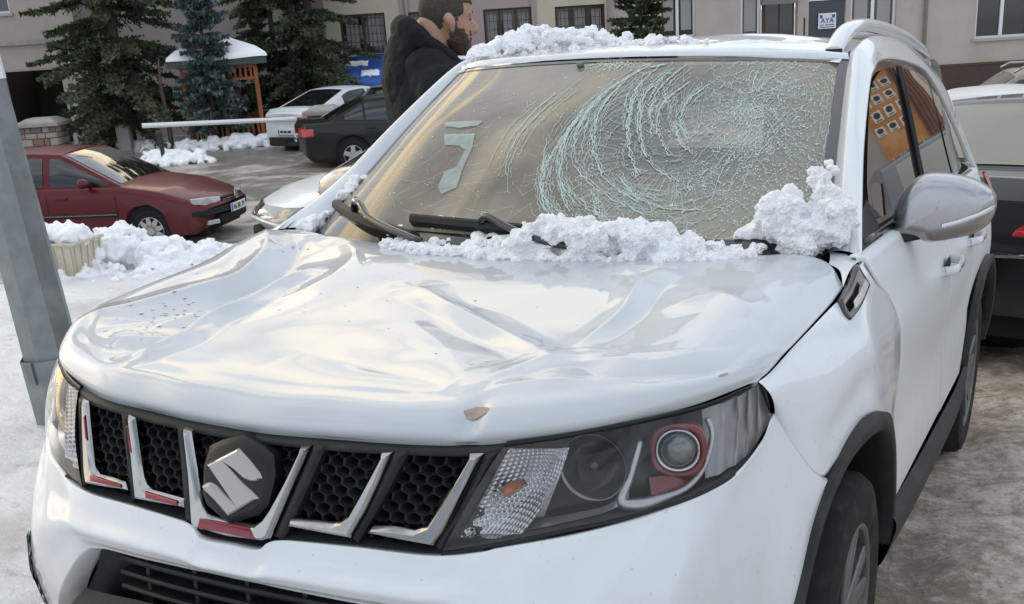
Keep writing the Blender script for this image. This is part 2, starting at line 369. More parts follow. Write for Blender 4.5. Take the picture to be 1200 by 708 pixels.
_ws = pch([.3, .4, .55, .75, .9, 1.0], [1.06, 1.06, 1.055, 1.02, 1.0, 1.0])
def FY(X, Z): return _Y0(Z) + _cX(np.abs(X) / _ws(Z))            # front face of the car
def onF(XZ, off=0.0):
    XZ = np.asarray(XZ, float); return np.stack([XZ[:, 0], FY(XZ[:, 0], XZ[:, 1]) + off, XZ[:, 1]], 1)

# ---- bonnet -------------------------------------------------------------------
def hood_grid(nu=321, nv=261):
    half = [  # longitudinal stations, front lip to windscreen edge
        [(0, -.826, .892), (0, -.838, .915), (0, -.822, .944), (0, -.76, .968), (0, -.55, 1.000), (0, -.25, 1.036), (0, 0, 1.060), (0, .13, 1.074)],
        [(.22, -.813, .898), (.22, -.825, .922), (.22, -.808, .951), (.22, -.745, .973), (.22, -.55, 1.002), (.22, -.25, 1.038), (.22, 0, 1.063), (.22, .14, 1.077)],
        [(.40, -.784, .906), (.40, -.796, .930), (.40, -.778, .958), (.40, -.715, .979), (.40, -.54, 1.006), (.40, -.25, 1.042), (.40, 0, 1.067), (.40, .16, 1.081)],
        [(.574, -.697, .927), (.575, -.708, .948), (.575, -.69, .972), (.575, -.63, .992), (.57, -.50, 1.014), (.565, -.25, 1.047), (.565, 0, 1.072), (.565, .195, 1.086)],
        [(.685, -.575, .948), (.688, -.58, .966), (.687, -.565, .985), (.683, -.52, 1.003), (.68, -.42, 1.022), (.675, -.22, 1.050), (.675, .02, 1.076), (.675, .22, 1.090)],
        [(.735, -.480, .960), (.740, -.478, .972), (.741, -.462, .985), (.741, -.43, .998), (.738, -.34, 1.015), (.734, -.18, 1.036), (.733, .03, 1.062), (.732, .205, 1.078)],
        [(.756, -.430, .966), (.762, -.40, .970), (.766, -.37, .976), (.769, -.33, .984), (.773, -.25, .993), (.779, -.10, 1.010), (.784, .03, 1.026), (.786, .12, 1.042)]]
    st = [mirror(np.array(s)) for s in half[:0:-1]] + [np.array(s, float) for s in half]
    V = loft([np.array([s[k] for s in st]) for k in range(8)], nu, nv)
    return V
# creases: polyline in X,Y ; height ; width ; kind (r: rounded ridge, s: step falling to the left of travel)
CREASES = [
    ([(.379, -.715), (.397, -.656), (.436, -.589), (.483, -.553), (.541, -.589), (.617, -.565), (.708, -.493), (.734, -.379)], -.020, .022, 'r'),
    ([(.385, -.70), (.42, -.63), (.455, -.56), (.51, -.53), (.60, -.53), (.69, -.45)], .010, .022, 'r'),
    ([(.36, -.70), (.37, -.64), (.40, -.56), (.46, -.51)], .008, .02, 'r'),
    ([(-.048, -.206), (.104, -.315), (.262, -.411), (.409, -.531), (.429, -.554)], .019, .020, 'r'),
    ([(-.048, -.236), (.094, -.36), (.25, -.46), (.38, -.56)], -.009, .045, 'r'),
    ([(.435, -.45), (.437, -.237), (.416, -.104), (.425, .015), (.317, .037)], .017, .017, 'r'),
    ([(.48, -.45), (.485, -.237), (.465, -.08)], -.012, .035, 'r'),
    ([(.713, -.268), (.640, -.19), (.599, -.17), (.53, -.22)], .010, .022, 'r'),
    ([(.382, -.75), (.302, -.644), (.193, -.513), (.05, -.40)], .009, .035, 'r'),
    ([(.37, -.755), (.28, -.70), (.15, -.66), (-.05, -.62)], -.010, .045, 'r'),
    ([(.382, -.727), (.421, -.687), (.534, -.637), (.625, -.607)], .008, .016, 'r'),
    ([(-.346, -.705), (-.323, -.642), (-.352, -.521), (-.348, -.433), (-.389, -.251), (-.40, -.12)], .040, .020, 'r'),
    ([(-.40, -.70), (-.385, -.62), (-.41, -.5), (-.40, -.4), (-.44, -.26)], -.030, .030, 'r'),
    ([(-.745, .16), (-.60, -.02), (-.55, -.12), (-.517, -.249), (-.545, -.357), (-.587, -.489), (-.645, -.567)], .034, .026, 'r'),
    ([(-.66, .16), (-.53, .02), (-.47, -.12), (-.455, -.25), (-.48, -.36)], -.026, .045, 'r'),
    ([(-.564, -.049), (-.579, .028), (-.6, .146), (-.522, .189)], .012, .025, 'r'),
    ([(-.486, -.657), (-.428, -.628), (-.391, -.577), (-.403, -.539)], .012, .02, 'r'),
]
def seg_dist(X, Y, pl):
    pl = cr(np.array(pl), 40); best = np.full(X.shape, 9.0); par = np.zeros(X.shape)
    for i in range(len(pl) - 1):
        a, b = pl[i], pl[i + 1]; d = b - a; L = d @ d + 1e-12
        t = np.clip(((X - a[0]) * d[0] + (Y - a[1]) * d[1]) / L, 0, 1)
        q = np.hypot(X - a[0] - t * d[0], Y - a[1] - t * d[1])
        m = q < best; best[m] = q[m]; par[m] = (i + t[m]) / (len(pl) - 1)
    return best, par
def dent(V):
    X, Y = V[..., 0], V[..., 1]; dz = np.zeros(X.shape)
    Xw = X + .010 * (fbm(X * 4, Y * 4, 2, 1) - .4); Yw = Y + .010 * (fbm(X * 4, Y * 4, 2, 2) - .4)
    for pl, a, wd, k in CREASES:
        d, p = seg_dist(Xw, Yw, pl)
        wv = wd * (.7 + .6 * vnoise(p * 4, p * 0 + a * 900, 3)) * 1.15
        e = np.sqrt(d * d + (wd * .06) ** 2) - wd * .06
        dz += .86 * a * (.40 * np.exp(-e / wv) + .60 * np.clip(1 - d / (2.5 * wv), 0, 1)) * np.sin(np.pi * np.clip(p * .92 + .04, 0, 1)) ** .5
    dz += .007 * (fbm(X * 2.2 + 3, Y * 2.2, 2, 4) - .37) * .7 + .0005 * (fbm(X * 9, Y * 7, 2, 5) - .37)
    # large hollow pressed into the middle and the left front
    dz -= .022 * np.exp(-((X - .30) / .25) ** 2 - ((Y + .38) / .22) ** 2) + .02 * np.exp(-((X + .47) / .16) ** 2 - ((Y + .42) / .25) ** 2)
    edge = smoothstep(.775 - np.abs(X), 0.0, .10) * smoothstep(.17 - Y + .3 * X * X, 0, .10)
    return dz * edge
HV = hood_grid()
nvh, nuh = HV.shape[:2]
vpar = np.linspace(0, 1, nvh)[:, None]
HV[..., 2] += dent(HV) * smoothstep(vpar, .03, .13)
HV[..., 2] += .024 * np.exp(-((HV[..., 0] + .74) / .10) ** 2 - ((HV[..., 1] - .10) / .16) ** 2)   # far rear corner buckled upwards
# the torn notch in the front lip
_nd = np.exp(-((HV[..., 0] - .392) / .022) ** 2) * np.exp(-((vpar - .055) / .05) ** 2)
HV[..., 1] += .016 * _nd; HV[..., 2] -= .008 * _nd
HV[..., 1] -= .004 * np.sin(HV[..., 0] * 31) * np.exp(-((vpar - .06) / .06) ** 2) * .5
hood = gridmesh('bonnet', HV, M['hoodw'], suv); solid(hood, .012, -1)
def hood_at(x, y):
    """height of the dented bonnet"""
    top = HV[int(nvh * .13):]; d = (top[..., 0] - x) ** 2 + (top[..., 1] - y) ** 2
    i = np.unravel_index(d.argmin(), d.shape); return float(top[i][2])
# paint chips: bare filler showing at the notch and at the right edge
def chip(cx, cy, r, seedk, parent, vi=None):
    b = MB(); n = 11
    d = (HV[..., 0] - cx) ** 2 + (HV[..., 1] - cy) ** 2
    i, j = np.unravel_index(d.argmin(), d.shape)
    i = max(2, min(nvh - 3, i)) if vi is None else vi
    p = HV[i, j]; tu = HV[i, j + 2] - HV[i, j - 2]; tv = HV[i + 2, j] - HV[i - 2, j]
    tu /= np.linalg.norm(tu); tv /= np.linalg.norm(tv); nn = np.cross(tu, tv)
    vs = [p + nn * .003]
    for k in range(n):
        q = 2 * math.pi * k / n; rr = r * (.55 + .6 * vnoise(k * 1.7 + seedk, seedk * 3.1, 2))
        e = tu * math.cos(q) * rr * 1.5 + tv * math.sin(q) * rr * .7
        # lie on the sheet
        x = p + e; dd = ((HV - x) ** 2).sum(-1); a = np.unravel_index(dd.argmin(), dd.shape)
        vs.append(x + nn * (np.dot(HV[a] - x, nn) + .002))
    b.add(vs, [(0, k + 1, (k + 1) % n + 1) for k in range(n)])
    return b.build('paint_chip', M['primer'], parent)
chip(.392, -.80, .017, 3, hood, vi=int(nvh * .075)); chip(.718, -.505, .009, 5, hood); chip(-.62, -.47, .006, 8, hood)

# ---- grille ----------------------------------------------------------------------
zt = lambda x: np.interp(np.abs(x), [0, .22, .40, .46], [.895, .90, .907, .915])
zb = lambda x: np.interp(np.abs(x), [0, .06, .10, .23, .36, .40], [.728, .728, .745, .752, .752, .76])
gx = np.linspace(-.455, .455, 61)
rows = []
for off, f in ((.012, 0), (.045, .04), (.060, .2), (.062, .8), (.05, .97), (.0, 1.0)):
    zz = zt(gx) + (zb(gx) - zt(gx)) * f + (.006 if f == 0 else 0)
    rows.append(np.stack([gx, FY(gx, zz) + off, zz], 1))
gridmesh('grille_backing', np.array(rows), M['void'], suv)
# black strip under the bonnet lip
rows = [np.stack([gx * k, FY(gx * k, zt(gx) + dz) + o, zt(gx * k) + dz], 1) for k, dz, o in ((1, .004, .03), (1, -.003, .004), (1, -.012, .004), (1, -.016, .02), (1, -.018, .06))]
gridmesh('grille_top_strip', np.array(rows), M['black'], suv)
hx, hz = .0268, .0185
hb = MB()
for r in range(-1, 11):
    for c in range(-18, 19):
        x = (c + (.5 if r % 2 else 0)) * hx; z = .735 + r * hz * .80
        if abs(x) > .425 or z > zt(x) - .014 or z < zb(x) + .006: continue
        ho, hi_, hk = [], [], []
        for k in range(6):
            q = math.pi / 3 * k + math.pi / 6
            for L, s, o in ((ho, 1.0, .020), (hi_, .80, .017), (hk, .66, .045)):
                L.append((x + hx * .577 * s * math.cos(q), z + hz * .577 * 1.0 * s * math.sin(q), o))
        P3 = lambda L: [(a, float(FY(a, zq)) + o, zq) for a, zq, o in L]
        vs = P3(ho) + P3(hi_) + P3(hk)
        fs = []
        for k in range(6):
            k2 = (k + 1) % 6; fs += [(k, k2, 6 + k2, 6 + k), (6 + k, 6 + k2, 12 + k2, 12 + k)]
        hb.add(vs, fs)
hb.build('honeycomb_mesh', M['gloss_black2'] if 'gloss_black2' in M else M['black'], suv)
def bracket(XZ, th, name, m, parent, shrink=.0035, off=0.0, foil=None):
    """raised chrome moulding: outline on the grille face, thickness th towards the front, chamfered rim"""
    XZ = np.array(XZ, float); n = len(XZ)
    a2 = sum(XZ[i][0] * XZ[(i + 1) % n][1] - XZ[(i + 1) % n][0] * XZ[i][1] for i in range(n))
    if a2 < 0: XZ = XZ[::-1]
    ins = []
    for i in range(n):
        p, q, r = XZ[i - 1], XZ[i], XZ[(i + 1) % n]
        n1 = np.array([-(q - p)[1], (q - p)[0]]); n1 /= np.linalg.norm(n1) + 1e-9
        n2 = np.array([-(r - q)[1], (r - q)[0]]); n2 /= np.linalg.norm(n2) + 1e-9
        m_ = n1 + n2; m_ /= np.linalg.norm(m_) + 1e-9
        ins.append(q + m_ * shrink / max(.5, np.dot(m_, n1)))
    ins = np.array(ins)
    b = MB(); base = onF(XZ, off + th * 1.6); mid = onF(XZ, off); top = onF(ins, off - th * .5)
    ins2 = XZ + (ins - XZ) * 2.1; top2 = onF(ins2, off - th * .78)
    vs = np.vstack([base, mid, top, top2])
    fs = [(i, (i + 1) % n, n + (i + 1) % n, n + i) for i in range(n)] + [(n + i, n + (i + 1) % n, 2 * n + (i + 1) % n, 2 * n + i) for i in range(n)]
    fs += [(2 * n + i, 2 * n + (i + 1) % n, 3 * n + (i + 1) % n, 3 * n + i) for i in range(n)]
    fs.append(tuple(range(3 * n, 4 * n)))
    b.add(vs, fs); o = b.build(name, m, parent); recalc(o); auto_smooth(o, 25); return o
C_ = [(.405, .901), (.426, .902), (.410, .855), (.395, .814), (.383, .785), (.369, .763), (.311, .767), (.253, .772), (.263, .784), (.300, .786), (.335, .785), (.354, .795), (.371, .829), (.388, .865)]
B_ = [(.261, .893), (.280, .896), (.265, .850), (.249, .807), (.228, .761), (.168, .763), (.109, .765), (.113, .779), (.192, .782), (.207, .788), (.218, .799), (.236, .837)]
A_ = [(-.134, .893), (-.116, .890), (-.094, .837), (-.073, .793), (-.063, .777), (-.050, .766), (0, .763), (.050, .766), (.063, .777), (.073, .793), (.094, .837), (.116, .890), (.134, .893), (.108, .82), (.083, .745), (.070, .739), (0, .736), (-.070, .739), (-.083, .745), (-.108, .82)]
fl_ = lambda L: [(-x, z) for x, z in L]
def grow(L, d):
    L = np.array(L); c = L.mean(0); return L
for L in (C_, fl_(C_), B_, fl_(B_)):
    br = bracket(L, .012, 'chrome_bracket', M['chrome'], suv)
br = bracket(A_, .014, 'chrome_bracket', M['chrome'], suv, off=-.004)
# dark gloss cheeks beside each bracket (the black mouldings that carry the chrome)
for L in ([(.426, .902), (.447, .904), (.430, .85), (.408, .80), (.380, .752), (.369, .763), (.395, .814)],
          [(.280, .896), (.305, .899), (.285, .85), (.262, .80), (.240, .753), (.228, .761), (.249, .807)],
          [(.134, .893), (.158, .895), (.135, .83), (.104, .742), (.083, .745), (.108, .82)]):
    for s in (1, -1):
        bracket([(x * s, z) for x, z in L], .010, 'grille_moulding', M['black'], suv, off=.004)
# red reflection low in the chrome mouldings, put on as coloured strips
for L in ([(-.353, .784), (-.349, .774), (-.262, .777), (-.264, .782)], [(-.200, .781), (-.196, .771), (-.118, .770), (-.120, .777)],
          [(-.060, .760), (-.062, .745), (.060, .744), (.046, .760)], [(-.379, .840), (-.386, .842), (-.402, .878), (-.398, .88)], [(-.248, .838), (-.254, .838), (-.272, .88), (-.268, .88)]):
    bracket(L, .002, 'red_reflection', M['redrefl'], suv, shrink=.001, off=-.0160 if abs(L[0][0]) < .1 else -.0105)
# emblem
E_ = [(0, .898), (.045, .884), (.068, .872), (.076, .842), (.070, .795), (.055, .778), (0, .757), (-.055, .778), (-.070, .795), (-.076, .842), (-.068, .872), (-.045, .884)]
emb = bracket(E_, .012, 'emblem', M['emblem'], suv, shrink=.006, off=-.007)
S_ = [(-.063, .846), (.002, .880), (.030, .862), (.052, .846), (.058, .838), (.050, .831), (.036, .829), (.021, .832), (.000, .843), (-.017, .852), (.020, .829), (.057, .806), (.002, .771), (-.030, .789), (-.060, .804), (-.066, .811), (-.058, .817), (-.047, .819), (-.037, .817), (-.012, .805), (.010, .794)]
bracket(S_, .008, 'emblem_letter', mat('emblem_silver', (0.30, 0.285, 0.28), 0.2, 1.0), emb, shrink=.0025, off=-.016)

# ---- front bumper --------------------------------------------------------------
top_h = [(0, -.917, .724), (.06, -.915, .724), (.095, -.905, .742), (.23, -.890, .748), (.383, -.866, .749), (.484, -.826, .767), (.595, -.752, .785), (.693, -.633, .806), (.744, -.522, .822),
         (.768, -.432, .860), (.777, -.384, .895), (.804, -.340, .827), (.838, -.274, .756), (.846, -.238, .735)]
bot_h = [(0, .660), (.06, .660), (.10, .659), (.22, .656), (.33, .652), (.365, .640), (.43, .575), (.49, .50), (.53, .40),
         (.60, .36), (.70, .35), (.80, .38), (.832, .50), (.838, .640)]
arch_pts = np.array([(.846, -.238, .735), (.843, -.26, .715), (.838, -.31, .672), (.834, -.37, .60), (.832, -.404, .554), (.832, -.43, .48), (.83, -.44, .40)])
nc, nr = 150, 44
TH = cr(np.array(top_h), nc)
# bottom: front part along opening, then up the wheel arch edge
BH3 = [(x, float(FY(x, z)), z) for x, z in bot_h[:11]] + [(.80, -.52, .36), (.83, -.445, .42), (.832, -.404, .554), (.838, -.31, .672), (.845, -.243, .731)]
# pair columns by hand: control pairs (top index along TH arc, bottom point)
tp = [np.array(p) for p in top_h]
bp_ = [np.array(BH3[i]) for i in (0, 1, 2, 3, 4, 5, 6, 7, 9, 10, 11, 13, 14, 15)]
TC = cr(np.array(tp), nc); 
def cr_par(P, n):
    """uniform-in-parameter Catmull-Rom so that paired curves stay paired"""
    P = np.asarray(P, float); s = np.arange(len(P)); return hermite(s, P, np.linspace(0, len(P) - 1, n))
TC = cr_par(tp, nc); BC = cr_par(bp_, nc)
BV = np.empty((nr, nc, 3))
for i in range(nr):
    t = i / (nr - 1)
    X = TC[:, 0] * (1 - t) + BC[:, 0] * t; Z = TC[:, 2] * (1 - t) + BC[:, 2] * t
    Yl = TC[:, 1] * (1 - t) + BC[:, 1] * t; Yf = FY(X, Z)
    wgt = np.clip((.80 - X) / .10, 0, 1); wgt = wgt * wgt * (3 - 2 * wgt)
    et = TC[:, 1] - FY(TC[:, 0], TC[:, 2]); eb = BC[:, 1] - FY(BC[:, 0], BC[:, 2])
    Y = (Yf + et * (1 - t) + eb * t) * wgt + (Yl - .012 * math.sin(math.pi * t)) * (1 - wgt)
    # character line: the nose bulges out above the dirty lower chamfer
    Y = Y - .012 * np.exp(-((t - .62) / .16) ** 2) * smoothstep(.80 - X, 0, .2) + .016 * smoothstep(t, .80, 1.0) * smoothstep(.40 - X, 0, .1)
    BV[i] = np.stack([X, Y, Z], 1)
# rolled flange along top and bottom edges
f1 = BV[:1].copy(); f1[..., 1] += .028; f1[..., 2] -= .004; f1[..., 0] *= .995
f2 = BV[-1:].copy(); f2[..., 1] += .055; f2[..., 0] *= .97
BV2 = np.concatenate([f1, BV, f2], 0)
full = np.concatenate([mirror(BV2)[:, :0:-1], BV2], 1)
bumper = gridmesh('front_bumper', full, M['white'], suv, flip=True)
# dark opening behind the lower lip, with slats, side cheek and skid plate
low = MB()
xs = np.linspace(-.62, .62, 31)
low.grid(np.array([np.stack([xs, FY(xs, xs * 0 + z) + .10, xs * 0 + z], 1) for z in (.68, .55, .42, .30)]), True)
low.build('intake_backing', M['void'], suv)
sl = MB()
for z in (.628, .60, .572, .53):
    xx = np.linspace(-.31, .31, 25)
    for a, b_ in ((0, .012), (.012, .0)):
        pass
    sl.grid(np.array([np.stack([xx, FY(xx, xx * 0 + z) + o, xx * 0 + z + d], 1) for o, d in ((.075, .004), (.045, .005), (.042, 0), (.045, -.005), (.075, -.006))]))
for x in (-.24, -.12, 0, .12, .24):
    sl.box((x, float(FY(x, .6)) + .066, .58), (.008, .03, .13))
sl.build('intake_slat', M['black'], suv, smooth=False)
for s in (1, -1):
    ck = np.array([[(.300, -.862, .650), (.345, -.862, .645), (.40, -.845, .575), (.455, -.83, .505), (.50, -.80, .41)],
                   [(.285, -.835, .600), (.32, -.838, .59), (.36, -.835, .54), (.40, -.83, .48), (.43, -.81, .40)],
                   [(.27, -.80, .590), (.29, -.80, .57), (.33, -.80, .52), (.36, -.80, .47), (.39, -.79, .40)]], float)
    if s < 0: ck[..., 0] *= -1
    gridmesh('intake_cheek', loft(list(ck), 24, 10), M['black'], suv, flip=s > 0)
    # vertical slot low in the bumper corner, white rim with a dark mouth
    slot = [(.628, .590), (.650, .598), (.668, .575), (.672, .52), (.664, .46), (.648, .42), (.632, .44), (.625, .50), (.622, .55)]
    for nm_, m_, sc2, o_ in (('corner_vent_rim', M['white'], 1.22, -.007), ('corner_vent', M['void'], 1.0, -.0105)):
        c_ = np.mean(slot, 0); pts2 = cr(np.array([tuple(c_ + (np.array(p) - c_) * (sc2, 1 + (sc2 - 1) * .5)) + (0,) for p in slot + slot[:1]]), 33)[:-1, :2]
        def onB(q):
            out_ = []
            for x, z in q:
                d = (BV[..., 0] - x) ** 2 + (BV[..., 2] - z) ** 2; i_ = np.unravel_index(d.argmin(), d.shape); out_.append((x * s, BV[i_][1] + o_ + .004, z))
            return np.array(out_)
        q3 = onB(pts2); cc3 = onB([c_])[0]
        b = MB(); b.add([cc3] + list(q3), [(0, k + 1, (k + 1) % 32 + 1) for k in range(32)]); b.build(nm_, m_, suv, True)
sk = np.array([[(x, float(FY(x, .575)) + .02 + .0 * abs(x), .572 - .10 * max(0, abs(x) - .22)) for x in np.linspace(-.40, .40, 13)],
               [(x, float(FY(x, .54)) - .012, .545 - .14 * max(0, abs(x) - .2)) for x in np.linspace(-.43, .43, 13)],
               [(x, float(FY(x, .44)) - .018, .43) for x in np.linspace(-.47, .47, 13)],
               [(x, float(FY(x, .34)) + .05, .32) for x in np.linspace(-.50, .50, 13)]])
gridmesh('skid_plate', loft(list(sk), 60, 24), mat('skid_grey', (0.03, 0.03, 0.032), 0.6, 0, 0, .2), suv, flip=True)

# ---- headlights --------------------------------------------------------------
LT = [(.452, .911), (.508, .919), (.551, .925), (.635, .937), (.709, .944), (.742, .954), (.757, .965)]
LB = [(.383, .757), (.458, .772), (.548, .790), (.651, .806), (.723, .818), (.753, .836), (.775, .893)]
LTc = cr_par(np.array(LT), 60); LBc = cr_par(np.array(LB), 60)
def lens_grid(nv=24, off=0.0, k0=0.0, k1=1.0, u0=0, u1=60, bulge=.012):
    rows = []
    for t in np.linspace(k0, k1, nv):
        P = LTc[u0:u1] * (1 - t) + LBc[u0:u1] * t
        g = onF(P, off)
        g[:, 1] -= bulge * math.sin(math.pi * t)
        rows.append(g)
    V = np.array(rows)
    return V
for s in (1, -1):
    hl = gridmesh('headlight', lens_grid() * np.array([s, 1, 1]), M['lens'], suv, flip=s < 0)
    mm = lambda V: np.asarray(V, float) * np.array([s, 1, 1])
    # black rim round the lens and the deep bucket behind
    fade = np.clip((56 - np.arange(60)) / 10, 0, 1)[None, :, None]
    L0_ = lens_grid(2, .003, 0, 0)[:1]; L1_ = lens_grid(2, .003, 1, 1)[:1]
    fz = lambda V, B: B + (V - B) * fade
    rimv = np.concatenate([fz(lens_grid(2, .004, -.05, -.05)[:1], L0_), lens_grid(2, .002, 0, 0)[:1], lens_grid(2, .05, .02, .02)[:1], lens_grid(2, .10, .15, .15, bulge=0)[:1], lens_grid(2, .11, .5, .5, bulge=0)[:1],
                           lens_grid(2, .10, .85, .85, bulge=0)[:1], lens_grid(2, .05, .98, .98)[:1], lens_grid(2, .003, 1.0, 1.0)[:1], fz(lens_grid(2, .004, 1.06, 1.06)[:1], L1_)], 0)
    gridmesh('lamp_housing', mm(rimv), M['housing'], hl, flip=s < 0)
    # inner end wall
    b = MB(); e0 = lens_grid(12, .0, 0, 1)[:, 0]; e1 = lens_grid(12, .10, 0, 1)[:, 0]; e1[:, 0] += .02
    b.grid(mm(np.stack([e0, e1], 1))); b.build('lamp_end_wall', M['housing'], hl); b = MB(); e0 = lens_grid(12, .0, 0, 1)[:, -1]; e1 = lens_grid(12, .08, 0, 1)[:, -1]; e1[:, 0] -= .02
    b.grid(mm(np.stack([e0, e1], 1))); b.build('lamp_end_wall', M['housing'], hl)
    # faceted indicator reflector with its amber bulb
    nu_, nv_ = 15, 19
    fb = MB(); R0 = np.empty((nv_ * 2 + 1, nu_ * 2 + 1, 3))
    for i in range(nv_ * 2 + 1):
        for j in range(nu_ * 2 + 1):
            a, t = j / (nu_ * 2), i / (nv_ * 2)
            zt_, zb_ = .905, .772
            z = zt_ + (zb_ - zt_) * t
            x0 = .395 + (z - .757) / .154 * .062; x = x0 + a * (.085 + .012 * math.sin(math.pi * t))
            y = float(FY(x, z)) + .018 + .045 * math.sin(math.pi * min(1, max(0, a))) * math.sin(math.pi * t) ** .6
            if i % 2 and j % 2: y += .0035
            R0[i, j] = (x, y, z)
    fb.grid(mm(R0), s < 0); fb.build('indicator_reflector', M['reflector'], hl, smooth=False)
    ab = MB(); ab.tube([mm((.462, -.735, .842)), mm((.458, -.770, .840)), mm((.457, -.785, .839)), mm((.4565, -.792, .839))], [.009, .010, .009, .003], 14); ab.build('indicator_bulb', M['amber'], hl, True)
    # main-beam bowl
    bw = MB(); c = np.array((.567, -.690, .868)); ax = np.array((.10, -1, -.02)); ax /= np.linalg.norm(ax)
    uu = np.cross(ax, (0, 0, 1)); uu /= np.linalg.norm(uu); vv_ = np.cross(uu, ax)
    prof = [(.056, -.012), (.054, -.012), (.052, .0), (.047, .02), (.036, .04), (.02, .05), (.006, .052)]
    G = np.array([[c - ax * d + (uu * math.cos(q) + vv_ * math.sin(q)) * r for q in np.linspace(0, 2 * math.pi, 33)] for r, d in prof])
    bw.grid(mm(G), s < 0); bw.build('beam_bowl', mat('bowl_dark', (0.16, 0.16, 0.165), 0.12, 1.0), hl, True)
    bb = MB(); bb.tube([mm(c - ax * .045), mm(c - ax * .01), mm(c + ax * .004), mm(c + ax * .012)], [.011, .012, .011, .004], 14); bb.build('beam_bulb', M['gloss_black'], hl, True)
    # projector: glass eye, chrome collar, thick red rounded ring
    c = np.array((.672, -.592, .880)); ax = np.array((.35, -1, .0)); ax /= np.linalg.norm(ax); uu = np.cross(ax, (0, 0, 1)); uu /= np.linalg.norm(uu); vv_ = np.cross(uu, ax)
    ring = lambda r, d, sq: np.array([c + ax * d + (uu * math.copysign(abs(math.cos(q)) ** sq, math.cos(q)) + vv_ * math.copysign(abs(math.sin(q)) ** sq, math.sin(q))) * r for q in np.linspace(0, 2 * math.pi, 49)])
    gridmesh('projector_eye', mm(np.array([ring(.0295, .0, 1), ring(.0285, .006, 1), ring(.025, .014, 1), ring(.018, .020, 1), ring(.009, .023, 1), ring(.001, .024, 1)])), mat('projector_glass', (0.05, 0.06, 0.065), 0.03, 0.0, 1.0, 1.0), hl, flip=s < 0)
    gridmesh('projector_collar', mm(np.array([ring(.037, -.01, .9), ring(.0365, .008, .9), ring(.034, .011, .95), ring(.030, .004, 1), ring(.029, -.008, 1)])), M['reflector'], hl, flip=s < 0)
    gridmesh('red_projector_ring', mm(np.array([ring(.046, -.02, .72), ring(.0465, .006, .72), ring(.0445, .012, .74), ring(.0385, .013, .85), ring(.0365, .006, .9)])), M['redring'], hl, flip=s < 0)
    # silver sweep: rises between the two lamps, hooks under the projector and up its outer side
    hk = cr(np.array([(.628, -.650, .905), (.629, -.668, .886), (.625, -.690, .850), (.618, -.702, .818), (.640, -.685, .811), (.668, -.655, .816), (.695, -.612, .824), (.708, -.572, .845), (.713, -.550, .875), (.712, -.540, .900), (.704, -.542, .922)]), 60)
    hb_ = MB(); hb_.tube(mm(hk), [.0055 + .006 * math.exp(-((i - 22) / 7) ** 2) for i in range(60)], 8); hb_.build('silver_sweep', M['bezel'], hl, True)
    # lower bright blade and red reflection bowl under the projector
    bl = np.array([cr(np.array([(.470, -.800, .776), (.540, -.765, .792), (.600, -.715, .804), (.625, -.690, .818)]), 30), cr(np.array([(.478, -.775, .790), (.540, -.745, .800), (.598, -.700, .812), (.622, -.68, .835)]), 30)])
    gridmesh('silver_blade', mm(bl), M['bezel'], hl, flip=s > 0)
    sb = np.array([cr(np.array([(.505, -.775, .800), (.515, -.765, .835), (.530, -.750, .862)]), 20), cr(np.array([(.513, -.765, .800), (.522, -.757, .830), (.532, -.748, .860)]), 20)])
    gridmesh('silver_blade', mm(sb), M['bezel'], hl, flip=s > 0)
    rb = np.array([cr(np.array([(.640, -.640, .842), (.672, -.60, .840), (.698, -.565, .846)]), 20), cr(np.array([(.650, -.655, .822), (.680, -.615, .824), (.703, -.575, .832)]), 20), cr(np.array([(.655, -.665, .815), (.685, -.625, .818), (.705, -.585, .826)]), 20)])
    gridmesh('red_lower_bowl', mm(loft(list(rb), 20, 8)), M['redring'], hl, flip=s > 0)
    # ribbed outer reflector
    RR = np.empty((30, 26, 3))
    for i in range(30):
        for j in range(26):
            a, t = j / 25, .06 + .88 * i / 29
            iu = 37 + a * 20; P = (LTc[int(iu)] * (1 - t) + LBc[int(iu)] * t)
            RR[i, j] = onF([P], .022 + .022 * abs(math.sin(a * math.pi * 4.5 + t)) + .01 * (1 - a))[0]
    gridmesh('side_reflector', mm(RR), mat('side_reflector_metal', (0.30, 0.30, 0.31), 0.45, .25), hl, flip=s < 0)
# ---- front wings ------------------------------------------------------------
def sideX(z): return pch([.27, .40, .55, .70, .85, .92, .98, 1.04, 1.09], [.855, .868, .868, .864, .868, .864, .847, .829, .808])(z)
A0 = [(.846, -.238, .735), (.850, -.142, .772), (.858, -.048, .791), (.872, .040, .797), (.878, .16, .768), (.875, .267, .708), (.870, .36, .620), (.866, .42, .52), (.865, .45, .44)]
wt = [(.758, -.432, .963), (.764, -.375, .968), (.772, -.25, .987), (.781, -.10, 1.006), (.788, .04, 1.024), (.789, .105, 1.045), (.790, .15, 1.068), (.792, .185, 1.078), (.802, .215, 1.082), (.812, .205, 1.078)]
wb = [(.777, -.384, .897), (.804, -.340, .828), (.838, -.274, .757), (.848, -.19, .757), (.861, -.02, .795), (.876, .10, .785), (.876, .24, .728), (.870, .36, .620), (.866, .415, .53), (.866, .44, .44)]
wd_ = [(.812, .205, 1.078), (.830, .245, 1.035), (.846, .345, .98), (.863, .40, .906), (.864, .45, .75), (.862, .455, .66), (.866, .445, .44)]
wm = [None] * 10
